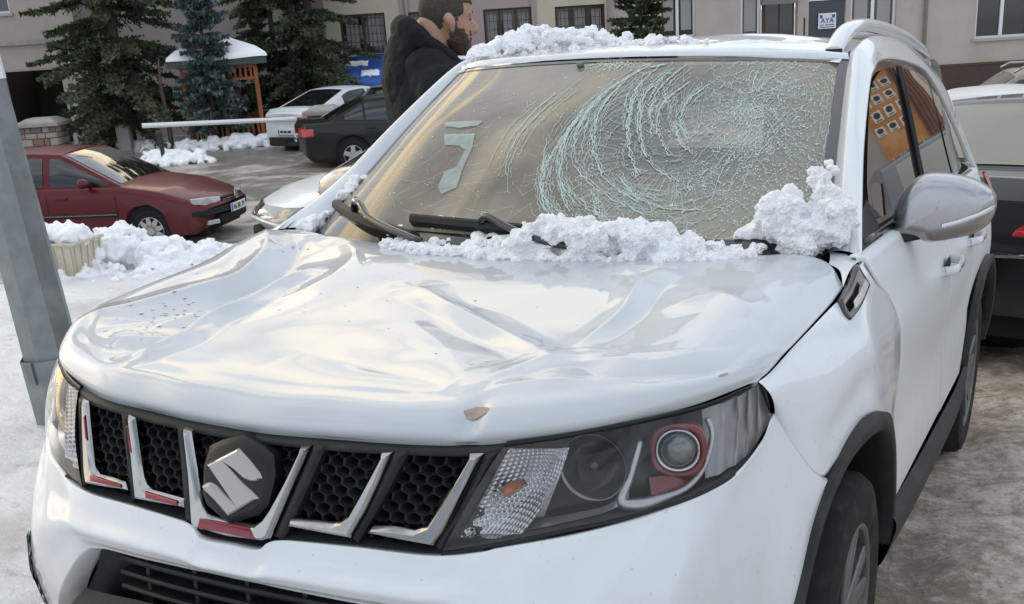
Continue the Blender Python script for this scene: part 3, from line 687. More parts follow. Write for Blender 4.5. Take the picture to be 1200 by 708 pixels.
def wing(parent, s):
    T_ = cr_par(np.array(wt), 110); B_2 = cr_par(np.array(wb), 110); nr_ = 50
    V = np.empty((nr_, 110, 3))
    for i in range(nr_):
        t = i / (nr_ - 1); P = T_ * (1 - t) + B_2 * t
        k = smoothstep(np.arange(110) / 109, .12, .55)
        P[:, 0] += (.010 + .022 * k) * np.sin(math.pi * t ** .8) ** 1.0
        # soft shoulder then a hollow towards the arch, as the photograph shows
        P[:, 0] -= .010 * k * np.exp(-((t - .72) / .16) ** 2)
        # last columns bend to the door shut line
        V[i] = P
    # pull right end columns onto the shut line
    De = cr(np.array(wd_), nr_)
    for j in range(110):
        a = smoothstep(j / 109, .62, 1.0)
        V[:, j] = V[:, j] * (1 - a) + (De + (V[:, j] - V[:, 109])) * 0 * a + De * a if j == 109 else V[:, j] + a * (De - V[:, 109])
    tt_ = np.linspace(0, 1, nr_)[:, None]
    kx = smoothstep(V[..., 1], -.02, .34)
    V[..., 0] = V[..., 0] * (1 - kx) + (np.array([[float(sideX(z)) for z in row] for row in V[..., 2]]) + .010 * tt_ ** 3 * smoothstep(.46 - V[..., 1], 0, .12)) * kx
    lip = V[-1:].copy(); lip[..., 0] -= .03
    V = np.concatenate([V, lip], 0)
    o = gridmesh('front_wing', V * np.array([s, 1, 1]), M['white'], parent, flip=s > 0); return o
for s in (1, -1):
    wo = wing(suv, s)
    wtop = loft([np.array([(.789, .100, 1.044), (.790, .15, 1.068), (.795, .195, 1.080), (.803, .235, 1.083)]), np.array([(.770, .16, 1.066), (.765, .20, 1.078), (.765, .235, 1.084), (.768, .27, 1.086)]), np.array([(.735, .212, 1.074), (.730, .245, 1.080), (.720, .29, 1.084), (.706, .337, 1.085)])], 20, 12)
    gridmesh('wing_top', wtop * np.array([s, 1, 1]), M['white'], suv, flip=s < 0)
    # vent badge between bonnet and door
    vp = np.array([[(.7925, .035, 1.030), (.795, .10, 1.050), (.797, .165, 1.083)], [(.806, .022, 1.000), (.811, .10, 1.018), (.812, .185, 1.052)], [(.815, .03, .992), (.820, .10, 1.006), (.821, .19, 1.038)]])
    vv2 = loft(list(vp), 20, 8); vv2[..., 0] += .008; vv2 = vv2 * np.array([s, 1, 1])
    vb = gridmesh('wing_vent', vv2, M['gloss_black'], suv, flip=s > 0); solid(vb, .012, -1)
    ch = np.array([[(.815, .06, 1.023), (.818, .11, 1.036), (.819, .155, 1.055)], [(.820, .055, 1.008), (.825, .11, 1.020), (.826, .165, 1.044)]]); ch[..., 0] += .004
    gridmesh('vent_chrome', loft(list(ch), 14, 3) * np.array([s, 1, 1]), M['chrome'], vb, flip=s > 0)

# ---- arch cladding, sills -------------------------------------------------------
def arch_curve(yc, front=True):
    A = []
    for k in range(33):
        q = math.radians(206 - k * (232 / 32)) if True else 0
        A.append((yc + math.cos(q) * .0, 0))
    return A
F_A = [(.829, -.455, .36), (.832, -.432, .48), (.833, -.404, .554), (.838, -.31, .672), (.847, -.20, .745), (.856, -.10, .783), (.872, .03, .797), (.880, .16, .770), (.878, .267, .708), (.874, .36, .620), (.872, .43, .50), (.872, .455, .38)]
F_I = [(.815, -.395, .36), (.822, -.378, .48), (.828, -.352, .540), (.835, -.262, .640), (.845, -.165, .700), (.856, -.075, .728), (.872, .03, .736), (.880, .14, .712), (.878, .235, .655), (.873, .315, .575), (.869, .37, .48), (.867, .395, .36)]
R_A = [(.872, 2.03, .36), (.876, 2.05, .50), (.884, 2.10, .62), (.888, 2.20, .72), (.890, 2.34, .785), (.891, 2.5, .805), (.891, 2.66, .785), (.891, 2.82, .71), (.888, 2.92, .60), (.880, 2.97, .48), (.865, 2.98, .38)]
R_I = [(.868, 2.10, .36), (.874, 2.12, .50), (.884, 2.16, .59), (.889, 2.25, .675), (.891, 2.37, .725), (.892, 2.5, .742), (.892, 2.63, .725), (.891, 2.77, .66), (.887, 2.86, .57), (.878, 2.91, .48), (.862, 2.92, .38)]
for s in (1, -1):
    for a, b in ((F_A, F_I), (R_A, R_I)):
        a, b = np.array(a), np.array(b)
        a = cr_par(a, 90); b = cr_par(b, 90); b = b + (a - b) * .36
        o1 = a.copy(); o1[:, 0] -= .01; o2 = a.copy(); o2[:, 0] += .012; m_ = (a + b) / 2; m_[:, 0] += .017; i1 = b.copy(); i1[:, 0] += .013; i2 = b.copy(); i2[:, 0] -= .02; i3 = b.copy(); i3[:, 0] -= .10
        gridmesh('arch_cladding', np.array([o1, o2, m_, i1, i2, i3]) * np.array([s, 1, 1]), M['black'], suv, flip=s > 0)
    for yc in (0.0, 2.5):
        ln = MB(); G = []
        for x in (.86 if yc else .80, .45):
            G.append([(x * s, yc + .43 * math.cos(q), .334 + .41 * math.sin(q)) for q in np.linspace(math.radians(-15), math.radians(195), 28)])
        ln.grid(np.array(G), s < 0); ln.add([(.45 * s, yc - .45, .2), (.45 * s, yc + .45, .2), (.45 * s, yc + .45, .85), (.45 * s, yc - .45, .85)], [(0, 1, 2, 3)])
        ln.build('wheel_liner', M['void'], suv, True)
    sc_ = np.array([[(.868, .40, .455), (.870, .8, .435), (.872, 1.4, .425), (.875, 1.9, .43), (.879, 2.06, .47)],
                    [(.886, .41, .44), (.888, .8, .42), (.890, 1.4, .41), (.890, 1.9, .415), (.888, 2.05, .455)],
                    [(.884, .41, .37), (.886, .8, .34), (.888, 1.4, .325), (.888, 1.9, .33), (.884, 2.06, .36)],
                    [(.855, .42, .30), (.858, .8, .275), (.860, 1.4, .265), (.860, 1.9, .27), (.858, 2.07, .30)],
                    [(.70, .42, .27), (.70, .8, .25), (.70, 1.4, .25), (.70, 1.9, .25), (.70, 2.07, .27)]])
    gridmesh('sill_cladding', loft(list(sc_), 60, 22) * np.array([s, 1, 1]), M['black'], suv, flip=s > 0)

# ---- doors and rear quarter ----------------------------------------------------------
def hgt(y): return 1.085 + .012 * y * .9
def side_panel(name, y0f, y1f, zlo, parent, s, ny=40, nz=44, bulge=0.0, ztop=None):
    V = np.empty((nz, ny, 3))
    for i in range(nz):
        t = i / (nz - 1)
        for j in range(ny):
            a = j / (ny - 1)
            y_mid = y0f(1.0) * (1 - a) + y1f(1.0) * a
            lo = zlo(y_mid); hi_ = hgt(y_mid) if ztop is None else ztop(y_mid)
            z = hi_ + (lo - hi_) * t
            y = y0f(z) * (1 - a) + y1f(z) * a
            x = float(sideX(z)) + .012 * float(smoothstep(y, 1.9, 2.5)) * float(smoothstep(1.0 - z, 0, .2)) - .085 * float(smoothstep(y, 2.65, 3.3)) ** 1.5 - .006 * math.exp(-((z - .60 - .05 * y) / .09) ** 2) * float(smoothstep(2.3 - y, 0, .5))
            V[i, j] = (x, y, z)
    tp_ = V[:1].copy(); tp_[..., 0] -= .035; tp_[..., 2] += .002; V = np.concatenate([tp_, V], 0)
    e = V[:, :1].copy(); e[..., 0] -= .02; e2 = V[:, -1:].copy(); e2[..., 0] -= .02
    V = np.concatenate([e, V, e2], 1)
    return gridmesh(name, V * np.array([s, 1, 1]), M['side'], parent, flip=s > 0)
dg = pch([.40, .56, .66, .75, .906, .98, 1.035, 1.10], [.452, .452, .462, .458, .408, .352, .252, .21])
rear_low = pch([2.02, 2.06, 2.12, 2.2, 2.34, 2.5, 2.66, 2.82, 2.92, 2.97, 3.05], [.46, .52, .64, .72, .78, .80, .78, .70, .59, .50, .45])
for s in (1, -1):
    fd = side_panel('front_door', lambda z: float(dg(z)) + .004, lambda z: 1.418, lambda y: .45, suv, s)
    rd = side_panel('rear_door', lambda z: 1.424, lambda z: 2.10 + .10 * max(0, z - .7), lambda y: .445 if y < 2.0 else .445 + (y - 2.0) * 1.3, suv, s)
    rq = side_panel('rear_quarter', lambda z: 2.105 + .10 * max(0, z - .7), lambda z: 3.24 - .10 * max(0, z - .8), lambda y: float(rear_low(y)), suv, s, ny=60)
    for d, y in ((fd, 1.30), (rd, 2.02)):
        hm = MB()
        P = cr(np.array([(.868, y - .11, .925), (.895, y - .10, .928), (.902, y, .932), (.895, y + .10, .934), (.865, y + .115, .934)]), 24)
        for zz in (0,): pass
        G = np.array([[p + np.array((.0, 0, dz)) + np.array((dx, 0, 0)) for p in P] for dx, dz in ((0, .014), (.006, .010), (.008, 0), (.006, -.010), (0, -.014), (-.008, -.008), (-.008, .008), (0, .014))])
        hm.grid(G * np.array([s, 1, 1]), s < 0); o = hm.build('door_handle', M['white'], d, True)
        cup = MB(); cup.grid(np.array([[(.8655 + .002, y - .07 + .14 * a, .925 + .028 * math.sqrt(max(0, 1 - (2 * a - 1) ** 2)) * q) for a in np.linspace(0, 1, 12)] for q in (-1, 0, 1)]) * np.array([s, 1, 1])); cup.build('handle_recess', M['void'], d)
# rear end
tg = np.array([[(x, 3.16 + .10 * (1 - (x / .8) ** 2) * .5, 1.14) for x in (-.72, -.4, 0, .4, .72)], [(x, 3.25 + .05 * (1 - (x / .8) ** 2), .95) for x in (-.78, -.4, 0, .4, .78)], [(x, 3.27 + .06 * (1 - (x / .8) ** 2), .62) for x in (-.78, -.4, 0, .4, .78)], [(x, 3.24, .40) for x in (-.74, -.4, 0, .4, .74)]])
gridmesh('tailgate', loft(list(tg), 30, 20), M['white'], suv)
for s in (1, -1):
    tl = np.array([[(.795, 3.02, 1.085), (.80, 3.10, 1.085), (.775, 3.19, 1.08)], [(.832, 2.98, 1.02), (.83, 3.10, 1.02), (.79, 3.235, 1.02)], [(.850, 2.97, .95), (.845, 3.1, .94), (.80, 3.26, .93)]]); tl[..., 0] += .008
    gridmesh('tail_lamp', loft(list(tl), 16, 12) * np.array([s, 1, 1]), M['redlamp'], suv, flip=s > 0)

# ---- greenhouse ------------------------------------------------------------------------
WBc = [(-.708, .335, 1.082), (-.60, .240, 1.079), (-.35, .150, 1.074), (0, .105, 1.070), (.35, .150, 1.074), (.60, .240, 1.079), (.708, .335, 1.082)]
WM1 = [(-.672, .53, 1.215), (-.56, .438, 1.225), (-.33, .38, 1.232), (0, .345, 1.236), (.33, .38, 1.232), (.56, .438, 1.225), (.672, .53, 1.215)]
WM2 = [(-.636, .745, 1.360), (-.53, .658, 1.375), (-.31, .615, 1.386), (0, .59, 1.392), (.31, .615, 1.386), (.53, .658, 1.375), (.636, .745, 1.360)]
WTc = [(-.600, .985, 1.507), (-.50, .903, 1.514), (-.29, .860, 1.522), (0, .838, 1.526), (.29, .860, 1.522), (.50, .903, 1.514), (.600, .985, 1.507)]
WV = loft([np.array(c) for c in (WBc, WM1, WM2, WTc)], 121, 91)
def wsp(u, v):
    """point and outward normal on the windscreen, u across -1..1, v up 0..1"""
    nv, nu = WV.shape[:2]
    fx = np.clip((u + 1) / 2 * (nu - 1), 0, nu - 1.001); fy = np.clip(v * (nv - 1), 0, nv - 1.001)
    i, j = int(fy), int(fx); a, b = fx - j, fy - i
    p = (WV[i, j] * (1 - a) + WV[i, j + 1] * a) * (1 - b) + (WV[i + 1, j] * (1 - a) + WV[i + 1, j + 1] * a) * b
    n = np.cross(WV[i, j + 1] - WV[i, j], WV[i + 1, j] - WV[i, j]); n /= np.linalg.norm(n)
    if n[2] < 0: n = -n
    return p, n
wsd = WV.copy()
# the broken right part sags a few millimetres
uu_, vv_ = np.meshgrid(np.linspace(-1, 1, 121), np.linspace(0, 1, 91))
sag = .014 * np.exp(-((uu_ - .35) / .35) ** 2 - ((vv_ - .55) / .32) ** 2) + .004 * (fbm(uu_ * 7, vv_ * 5, 3, 2) - .47) * smoothstep(uu_, -.1, .3)
wsd[..., 2] -= sag; wsd[..., 1] += sag * .6
WV = wsd
ws = gridmesh('windscreen', WV, M['windshield'], suv)
# film thins towards the broken half, leaving the glass darker there
t = M['windshield'].node_tree; dn = t.nodes['dust']; src = dn.inputs[0].links[0].from_socket
tcw = t.nodes.new('ShaderNodeTexCoord'); dd = t.nodes.new('ShaderNodeVectorMath'); dd.operation = 'DISTANCE'; dd.inputs[1].default_value = tuple(wsp(.38, .62)[0]); t.links.new(tcw.outputs['Object'], dd.inputs[0])
mr2 = t.nodes.new('ShaderNodeMapRange'); mr2.interpolation_type = 'SMOOTHSTEP'; mr2.inputs[1].default_value = .10; mr2.inputs[2].default_value = .42; mr2.inputs[3].default_value = .18; mr2.inputs[4].default_value = 1.0; t.links.new(dd.outputs['Value'], mr2.inputs[0])
mm2 = t.nodes.new('ShaderNodeMath'); mm2.operation = 'MULTIPLY'; t.links.new(src, mm2.inputs[0]); t.links.new(mr2.outputs[0], mm2.inputs[1]); t.links.new(mm2.outputs[0], dn.inputs[0])
fr = []
def wstrip(name, u0, u1, v0, v1, m, parent, n=40, lift=.002):
    b = MB(); G = np.array([[wsp(u, v)[0] + wsp(u, v)[1] * lift for u in np.linspace(u0, u1, n)] for v in np.linspace(v0, v1, 6 if n < 50 else 40)])
    b.grid(G); return b.build(name, m, parent, True)
wstrip('windscreen_border', -.995, .995, .982, .999, M['gloss_black'], ws)
wstrip('windscreen_border', -.995, .995, .002, .075, M['gloss_black'], ws)
wstrip('windscreen_border', .955, .998, .02, .99, M['gloss_black'], ws, 6)
wstrip('windscreen_border', -.998, -.972, .02, .99, M['gloss_black'], ws, 6)
# cowl panel between bonnet and glass
cwl = loft([np.array([(p[0] * .995, p[1] + .02, p[2] - .012) for p in WBc]), np.array([(p[0] * .985, p[1] - .05, p[2] - .022) for p in WBc]), np.array([(p[0] * 1.0, p[1] - .10, p[2] - .05) for p in WBc])], 60, 8)
gridmesh('cowl_panel', cwl, M['black'], suv, flip=True)

fin = [(.708, .335, 1.082), (.672, .53, 1.215), (.636, .745, 1.360), (.600, .985, 1.507), (.590, 1.10, 1.548), (.585, 1.3, 1.574), (.580, 1.6, 1.585), (.575, 2.0, 1.578), (.565, 2.5, 1.553), (.555, 2.9, 1.51), (.60, 3.08, 1.40), (.66, 3.16, 1.25), (.70, 3.2, 1.13)]
fout = [(.800, .235, 1.082), (.752, .470, 1.183), (.713, .665, 1.300), (.675, .905, 1.440), (.664, 1.02, 1.485), (.655, 1.16, 1.510), (.653, 1.45, 1.520), (.660, 1.85, 1.508), (.672, 2.10, 1.474), (.700, 2.40, 1.372), (.733, 2.66, 1.25), (.760, 2.82, 1.16), (.79, 2.92, 1.10)]
fm1 = [(.742, .300, 1.092), (.703, .495, 1.222), (.664, .710, 1.366), (.622, .970, 1.514), (.610, 1.10, 1.555), (.603, 1.3, 1.581), (.600, 1.6, 1.590), (.598, 2.0, 1.580), (.596, 2.42, 1.550), (.610, 2.78, 1.486), (.650, 2.98, 1.38), (.70, 3.06, 1.24), (.745, 3.1, 1.12)]
fm2 = [(.783, .262, 1.090), (.734, .478, 1.205), (.692, .690, 1.338), (.650, .945, 1.484), (.641, 1.06, 1.525), (.634, 1.24, 1.553), (.632, 1.52, 1.561), (.636, 1.95, 1.546), (.645, 2.27, 1.508), (.668, 2.6, 1.43), (.703, 2.84, 1.31), (.742, 2.96, 1.20), (.782, 3.0, 1.10)]
for s in (1, -1):
    C = [cr_par(np.array(c), 140) for c in (fin, fm1, fm2, fout)]
    sv = np.array([0, .33, .67, 1.0]); V = np.empty((26, 140, 3)); 
    for j in range(140): V[:, j] = hermite(sv, np.array([c[j] for c in C]), np.linspace(0, 1, 26))
    e = V[-1:].copy(); e[..., 0] -= .015; V = np.concatenate([V, e], 0)
    gridmesh('roof_pillar_frame', V * np.array([s, 1, 1]), M['white'], suv, flip=s > 0)
    # side windows
    def TX(z): return pch([.9, 1.08, 1.2, 1.35, 1.48, 1.53, 1.6], [.82, .780, .745, .704, .665, .647, .585])(z)
    def pane(name, outline_top, outline_bot, m, parent, inset=0.0):
        T_ = np.array([(float(TX(z)) - inset - .05 * max(0, y - 2.3) ** 1.0, y, z) for y, z in outline_top]); B_3 = np.array([(float(TX(z)) - inset - .05 * max(0, y - 2.3), y, z) for y, z in outline_bot])
        T_ = cr_par(T_, 24); B_3 = cr_par(B_3, 24); V = np.empty((20, 24, 3))
        for i in range(20):
            t = i / 19; V[i] = T_ * (1 - t) + B_3 * t; V[i, :, 0] = [float(TX(z)) - inset - .05 * max(0, y - 2.3) for y, z in V[i, :, 1:]]
        return gridmesh(name, V * np.array([s, 1, 1]), m, parent, flip=s > 0)
    # black door-frame band all round the glass
    pane('window_frame', [(.38, 1.145), (.66, 1.300), (.90, 1.441), (1.02, 1.485), (1.16, 1.510), (1.42, 1.522), (1.85, 1.508), (2.10, 1.474), (2.40, 1.372), (2.66, 1.25), (2.84, 1.145)],
         [(.25, 1.083), (.50, 1.088), (.75, 1.092), (.95, 1.096), (1.12, 1.099), (1.42, 1.102), (1.85, 1.106), (2.10, 1.108), (2.40, 1.110), (2.66, 1.112), (2.84, 1.114)], M['gloss_black'], suv, inset=.012)
    fwn = pane('front_side_window', [(.60, 1.215), (.74, 1.325), (.90, 1.425), (1.03, 1.464), (1.20, 1.489), (1.385, 1.496)], [(.54, 1.130), (.68, 1.128), (.82, 1.125), (.97, 1.122), (1.18, 1.120), (1.385, 1.118)], M['tint'], suv, inset=.004)
    rwn = pane('rear_side_window', [(1.48, 1.497), (1.70, 1.492), (1.88, 1.484), (2.00, 1.470), (2.06, 1.46)], [(1.48, 1.118), (1.70, 1.118), (1.90, 1.118), (2.10, 1.118), (2.19, 1.12)], M['tint'], suv, inset=.004)
    qwn = pane('quarter_window', [(2.12, 1.44), (2.25, 1.40), (2.40, 1.345), (2.50, 1.30)], [(2.24, 1.122), (2.38, 1.122), (2.55, 1.125), (2.68, 1.13)], M['tint'], suv, inset=.004)
    # belt moulding and rubber seals standing proud
    bmo = MB(); bmo.tube([(s * (float(TX(1.105)) + .006), y, 1.103 + .004 * y) for y in np.linspace(.36, 2.7, 20)], .008, 6); bmo.build('belt_moulding', M['gloss_black'], suv, True)
    for y0, y1 in ((1.425, 1.425), (1.465, 1.465)):
        bp2 = MB(); bp2.tube([(s * (float(TX(z)) + .002), y0 + .0 * z, z) for z in np.linspace(1.12, 1.50, 10)], .006, 6); bp2.build('window_seal', M['black'], suv, True)
# roof skin
rs_ = [[(x, y0 + .10 * (x / .6) ** 2, z0 - .030 * (abs(x) / .58) ** 2.2) for x in (-.585, -.45, -.2, 0, .2, .45, .585)] for y0, z0 in ((.845, 1.534), (.90, 1.551), (1.05, 1.578), (1.3, 1.600), (1.65, 1.611), (2.1, 1.607), (2.6, 1.583), (2.98, 1.545), (3.08, 1.50))]
RV = loft([np.array(c) for c in rs_], 121, 121)
rc = [([(.20, 1.00), (.38, 1.10), (.53, 1.18)], .012, .03, 'r'), ([(.33, 1.02), (.45, 1.3)], -.010, .05, 'r'), ([(.10, 1.25), (.30, 1.32), (.50, 1.30)], .010, .05, 'r'), ([(-.1, 1.1), (.1, 1.06), (.3, 1.08)], -.006, .03, 'r')]
dz = np.zeros(RV.shape[:2])
for pl, a, wd, k in rc:
    d, p = seg_dist(RV[..., 0], RV[..., 1], pl); dz += a * np.exp(-d / wd) * np.sin(np.pi * p)
RV[..., 2] += dz * smoothstep(.585 - np.abs(RV[..., 0]), 0, .08)
roof = gridmesh('roof', RV, M['white'], suv)
# header strip just above the glass
hd = loft([np.array([(p[0], p[1] + .004, p[2] + .006) for p in WTc]), np.array([(p[0] * .995, p[1] + .008, p[2] + .018) for p in WTc]), np.array([(p[0] * .98, p[1] + .03, p[2] + .024) for p in WTc])], 60, 6)
gridmesh('roof_header', hd, M['white'], suv)
for s in (1, -1):
    # roof rail: flat arched bar with a dark foot joint
    ctr = cr(np.array([(.552, 1.02, 1.532), (.553, 1.07, 1.562), (.555, 1.15, 1.592), (.557, 1.28, 1.613), (.558, 1.5, 1.624), (.556, 2.0, 1.622), (.55, 2.5, 1.600), (.545, 2.8, 1.57), (.54, 2.92, 1.535)]), 70)
    sec = [(-.026, -.012), (-.022, .010), (-.010, .016), (.010, .016), (.022, .010), (.026, -.012), (.015, -.02), (-.015, -.02), (-.026, -.012)]
    G = np.array([[c + np.array((a, 0, b)) for c in ctr] for a, b in sec])
    b = MB(); b.grid(G * np.array([s, 1, 1]), s < 0)
    n_ = len(sec) - 1
    b.add([G[k][0] * np.array([s, 1, 1]) for k in range(n_)], [tuple(range(n_))]); b.build('roof_rail', M['white'], suv, True)
    ft_ = MB(); ft_.box((.553 * s, 1.03, 1.533), (.044, .035, .016)); ft_.build('rail_foot', M['black'], suv)

# ---- cabin ---------------------------------------------------------------------------------
db = loft([np.array([(-.68, .40, 1.06), (-.3, .24, 1.05), (0, .20, 1.05), (.3, .24, 1.05), (.68, .40, 1.06)]), np.array([(-.70, .62, 1.075), (-.3, .50, 1.07), (0, .48, 1.07), (.3, .50, 1.09), (.70, .62, 1.08)]),
           np.array([(-.70, .80, 1.03), (-.3, .72, 1.03), (0, .72, 1.04), (.3, .72, 1.06), (.70, .80, 1.03)]), np.array([(-.70, .84, .80), (-.3, .80, .8), (0, .80, .8), (.3, .80, .8), (.70, .84, .8)])], 50, 30)
gridmesh('dashboard', db, M['dash'], suv)
st = MB(); st.tube([(.36 + .185 * math.cos(q), .93 - .07 * math.sin(q), 1.0 + .17 * math.sin(q)) for q in np.linspace(0, 2 * math.pi, 28)], .015, 8); st.tube([(.36, .86, 1.0), (.36, .93, 1.0)], .05, 10)
st.build('steering_wheel', M['black'], suv, True)
for x in (-.36, .36):
    se = loft([np.array([(x - .25, 1.30, .60), (x, 1.28, .60), (x + .25, 1.30, .60)]), np.array([(x - .25, 1.40, .9), (x, 1.36, .9), (x + .25, 1.40, .9)]), np.array([(x - .21, 1.52, 1.22), (x, 1.49, 1.24), (x + .21, 1.52, 1.22)]), np.array([(x - .18, 1.60, 1.20), (x, 1.62, 1.22), (x + .18, 1.60, 1.20)])], 20, 24)
    se = gridmesh('front_seat', se, M['seat'], suv)
    hr = MB(); hr.box((x, 1.58, 1.34), (.26, .10, .17)); hr.tube([(x - .06, 1.58, 1.2), (x - .06, 1.58, 1.28)], .008, 6); hr.tube([(x + .06, 1.58, 1.2), (x + .06, 1.58, 1.28)], .008, 6)
    h = hr.build('headrest', M['seat'], se); bevel(h, .03, 3)
rb_ = MB(); rb_.box((0, 2.45, .90), (1.25, .18, .62)); bevel(rb_.build('rear_bench', M['seat'], suv), .05, 3)
hl_ = MB(); hl_.grid(np.array([[(x, y, 1.49 + .04 * math.sin((y - .9) / 2.1 * math.pi) - .02 * (x / .55) ** 2) for x in np.linspace(-.58, .58, 9)] for y in np.linspace(.95, 3.0, 9)])); hl_.build('headliner', M['headliner'], suv)
fl2 = MB(); fl2.box((0, 1.7, .38), (1.5, 2.6, .04)); fl2.box((0, .55, .72), (1.5, .03, .66)); fl2.build('cabin_floor', M['void'], suv)
# ---- wheels ---------------------------------------------------------------------------------
def make_wheel(x, y, s):
    tyre = MB(); prof = [(-.105, .222), (-.112, .25), (-.113, .285), (-.105, .315), (-.085, .330), (-.04, .334), (0, .335), (.04, .334), (.085, .330), (.105, .315), (.113, .285), (.112, .25), (.105, .222), (.09, .215)]
    n = 96; G = []
    for px_, pr in prof:
        G.append([(px_ * s, pr * math.cos(q) * (1), pr * math.sin(q)) for q in np.linspace(0, 2 * math.pi, n + 1)])
    G = np.array(G)
    for i, (px_, pr) in enumerate(prof):          # tread blocks
        if pr > .312:
            for j in range(n + 1):
                k = (j + (1 if px_ > 0 else 0) * 1 + i) % 3
                if k == 0: G[i, j, 1:] *= (pr - .007) / pr
    tyre.grid(G, s > 0); t = tyre.build('wheel', M['rubber'], suv, True); auto_smooth(t, 30)
    t.location = (x, y, .334)
    rim = MB(); R = .218
    lipG = np.array([[(dx * s, r * math.cos(q), r * math.sin(q)) for q in np.linspace(0, 2 * math.pi, 49)] for dx, r in ((.104, .224), (.108, .218), (.100, .210), (.06, .203), (-.08, .195))])
    rim.grid(lipG, s > 0)
    for k in range(5):
        for dq in (-.16, .16):
            q = 2 * math.pi * k / 5 + dq + .3; q2 = 2 * math.pi * k / 5 + dq * 1.0 + .3
            d0 = np.array((0, math.cos(2 * math.pi * k / 5 + .3 + dq * .55), math.sin(2 * math.pi * k / 5 + .3 + dq * .55))); d1 = np.array((0, math.cos(q + dq * .45), math.sin(q + dq * .45)))
            t0 = np.array((0, -d0[2], d0[1])); t1 = np.array((0, -d1[2], d1[1]))
            a = [d0 * .045 + t0 * .022, d0 * .045 - t0 * .022, d1 * .212 - t1 * .020, d1 * .212 + t1 * .020]
            top = [p + np.array((.092 * s, 0, 0)) if i < 2 else p + np.array((.100 * s, 0, 0)) for i, p in enumerate(a)]
            bot = [p + np.array((.05 * s, 0, 0)) for p in a]
            mid = [p * .5 + q_ * .5 for p, q_ in zip(top, bot)]
            rim.add(top + bot, [(0, 1, 2, 3), (4, 7, 6, 5), (0, 4, 5, 1), (1, 5, 6, 2), (2, 6, 7, 3), (3, 7, 4, 0)])
    rim.tube([(.05 * s, 0, 0), (.094 * s, 0, 0), (.100 * s, 0, 0)], [.06, .055, .03], 20)
    r = rim.build('rim', M['rim'], t); recalc(r); bevel(r, .005, 2)
    br = MB(); br.tube([(-.02 * s, 0, 0), (.01 * s, 0, 0)], [.15, .15], 28); br.build('brake_disc', M['void'], t)
    return t
for s in (1, -1):
    for y in (0.0, 2.5): make_wheel(.762 * s, y, s)
ub = MB(); ub.box((0, 1.3, .27), (1.5, 3.4, .06)); ub.build('underbody', M['void'], suv)

# ---- door mirrors --------------------------------------------------------------------------------
def door_mirror(s):
    # outline in X,Z seen from the front, domed forwards
    OL = [(.784, 1.076), (.782, 1.135), (.794, 1.179), (.820, 1.214), (.846, 1.229), (.884, 1.231), (.935, 1.224), (.981, 1.206), (1.011, 1.183), (1.018, 1.154), (1.015, 1.130), (1.003, 1.104), (.975, 1.083), (.923, 1.068), (.865, 1.060), (.842, 1.070)]
    o = cr(np.array([(x, 0, z) for x, z in OL + [OL[0]]]), 73)
    c = np.array((.895, 0, 1.150)); V = []
    for k in range(13):
        a = k / 12 * math.pi / 2; f = math.cos(a) ** .32; dpt = math.sin(a) ** .9
        P = c + (o - c) * max(f, .001); P[:, 1] = .80 - .092 * dpt + (P[:, 0] - .9) * .25
        V.append(P)
    back = c + (o - c) * .97; back[:, 1] = .835 + (back[:, 0] - .9) * .25
    V = np.array([back] + V)
    mr = gridmesh('door_mirror', V * np.array([s, 1, 1]), M['silver'], suv, flip=s < 0)
    gl = c + (o - c) * .9; gl[:, 1] = .837 + (gl[:, 0] - .9) * .25
    b = MB(); b.add(list(gl[:-1] * np.array([s, 1, 1])), [tuple(range(72))]); b.build('mirror_glass', M['reflector'], mr)
    # repeater strip wrapping round the outer end
    st_ = [(.905, 1.107), (.95, 1.121), (.995, 1.140), (1.018, 1.152)]
    S2 = []
    for dz_ in (.006, .0, -.006):
        row = []
        for x, z in cr(np.array([(x, 0, z) for x, z in st_]), 24)[:, [0, 2]]:
            # depth of the dome here
            r = 1.0; 
            d = np.hypot((o[:, 0] - c[0]), (o[:, 2] - c[2])); ang = math.atan2(z - c[2], x - c[0]); j = np.abs(np.angle(np.exp(1j * (np.arctan2(o[:, 2] - c[2], o[:, 0] - c[0]) - ang)))).argmin()
            f = min(.999, math.hypot(x - c[0], z - c[2]) / d[j]); a = math.acos(f ** (1 / .32))
            row.append((x, .80 - .092 * math.sin(a) ** .9 + (x - .9) * .25 - (.007 if dz_ == 0 else .003), z + dz_))
        S2.append(row)
    gridmesh('repeater_lamp', np.array(S2) * np.array([s, 1, 1]), M['clearlamp'], mr, flip=s < 0)
    fb_ = MB(); fb_.prism([(.735 * s, .66, 1.045), (.735 * s, .76, 1.045), (.80 * s, .80, 1.062), (.86 * s, .80, 1.072), (.86 * s, .73, 1.072), (.80 * s, .70, 1.058)], (0, 0, .028)); o2 = fb_.build('mirror_foot', M['black'], mr); recalc(o2); bevel(o2, .006, 2)
    tri = np.array([[(.790, .30, 1.083), (.786, .40, 1.086), (.785, .50, 1.09), (.784, .60, 1.092)], [(.764, .385, 1.14), (.757, .44, 1.158), (.752, .50, 1.175), (.750, .53, 1.185)]])
    tr_ = gridmesh('mirror_triangle', loft(list(tri), 14, 6) * np.array([s, 1, 1]), M['black'], suv, flip=s < 0)
for s in (1, -1): door_mirror(s)

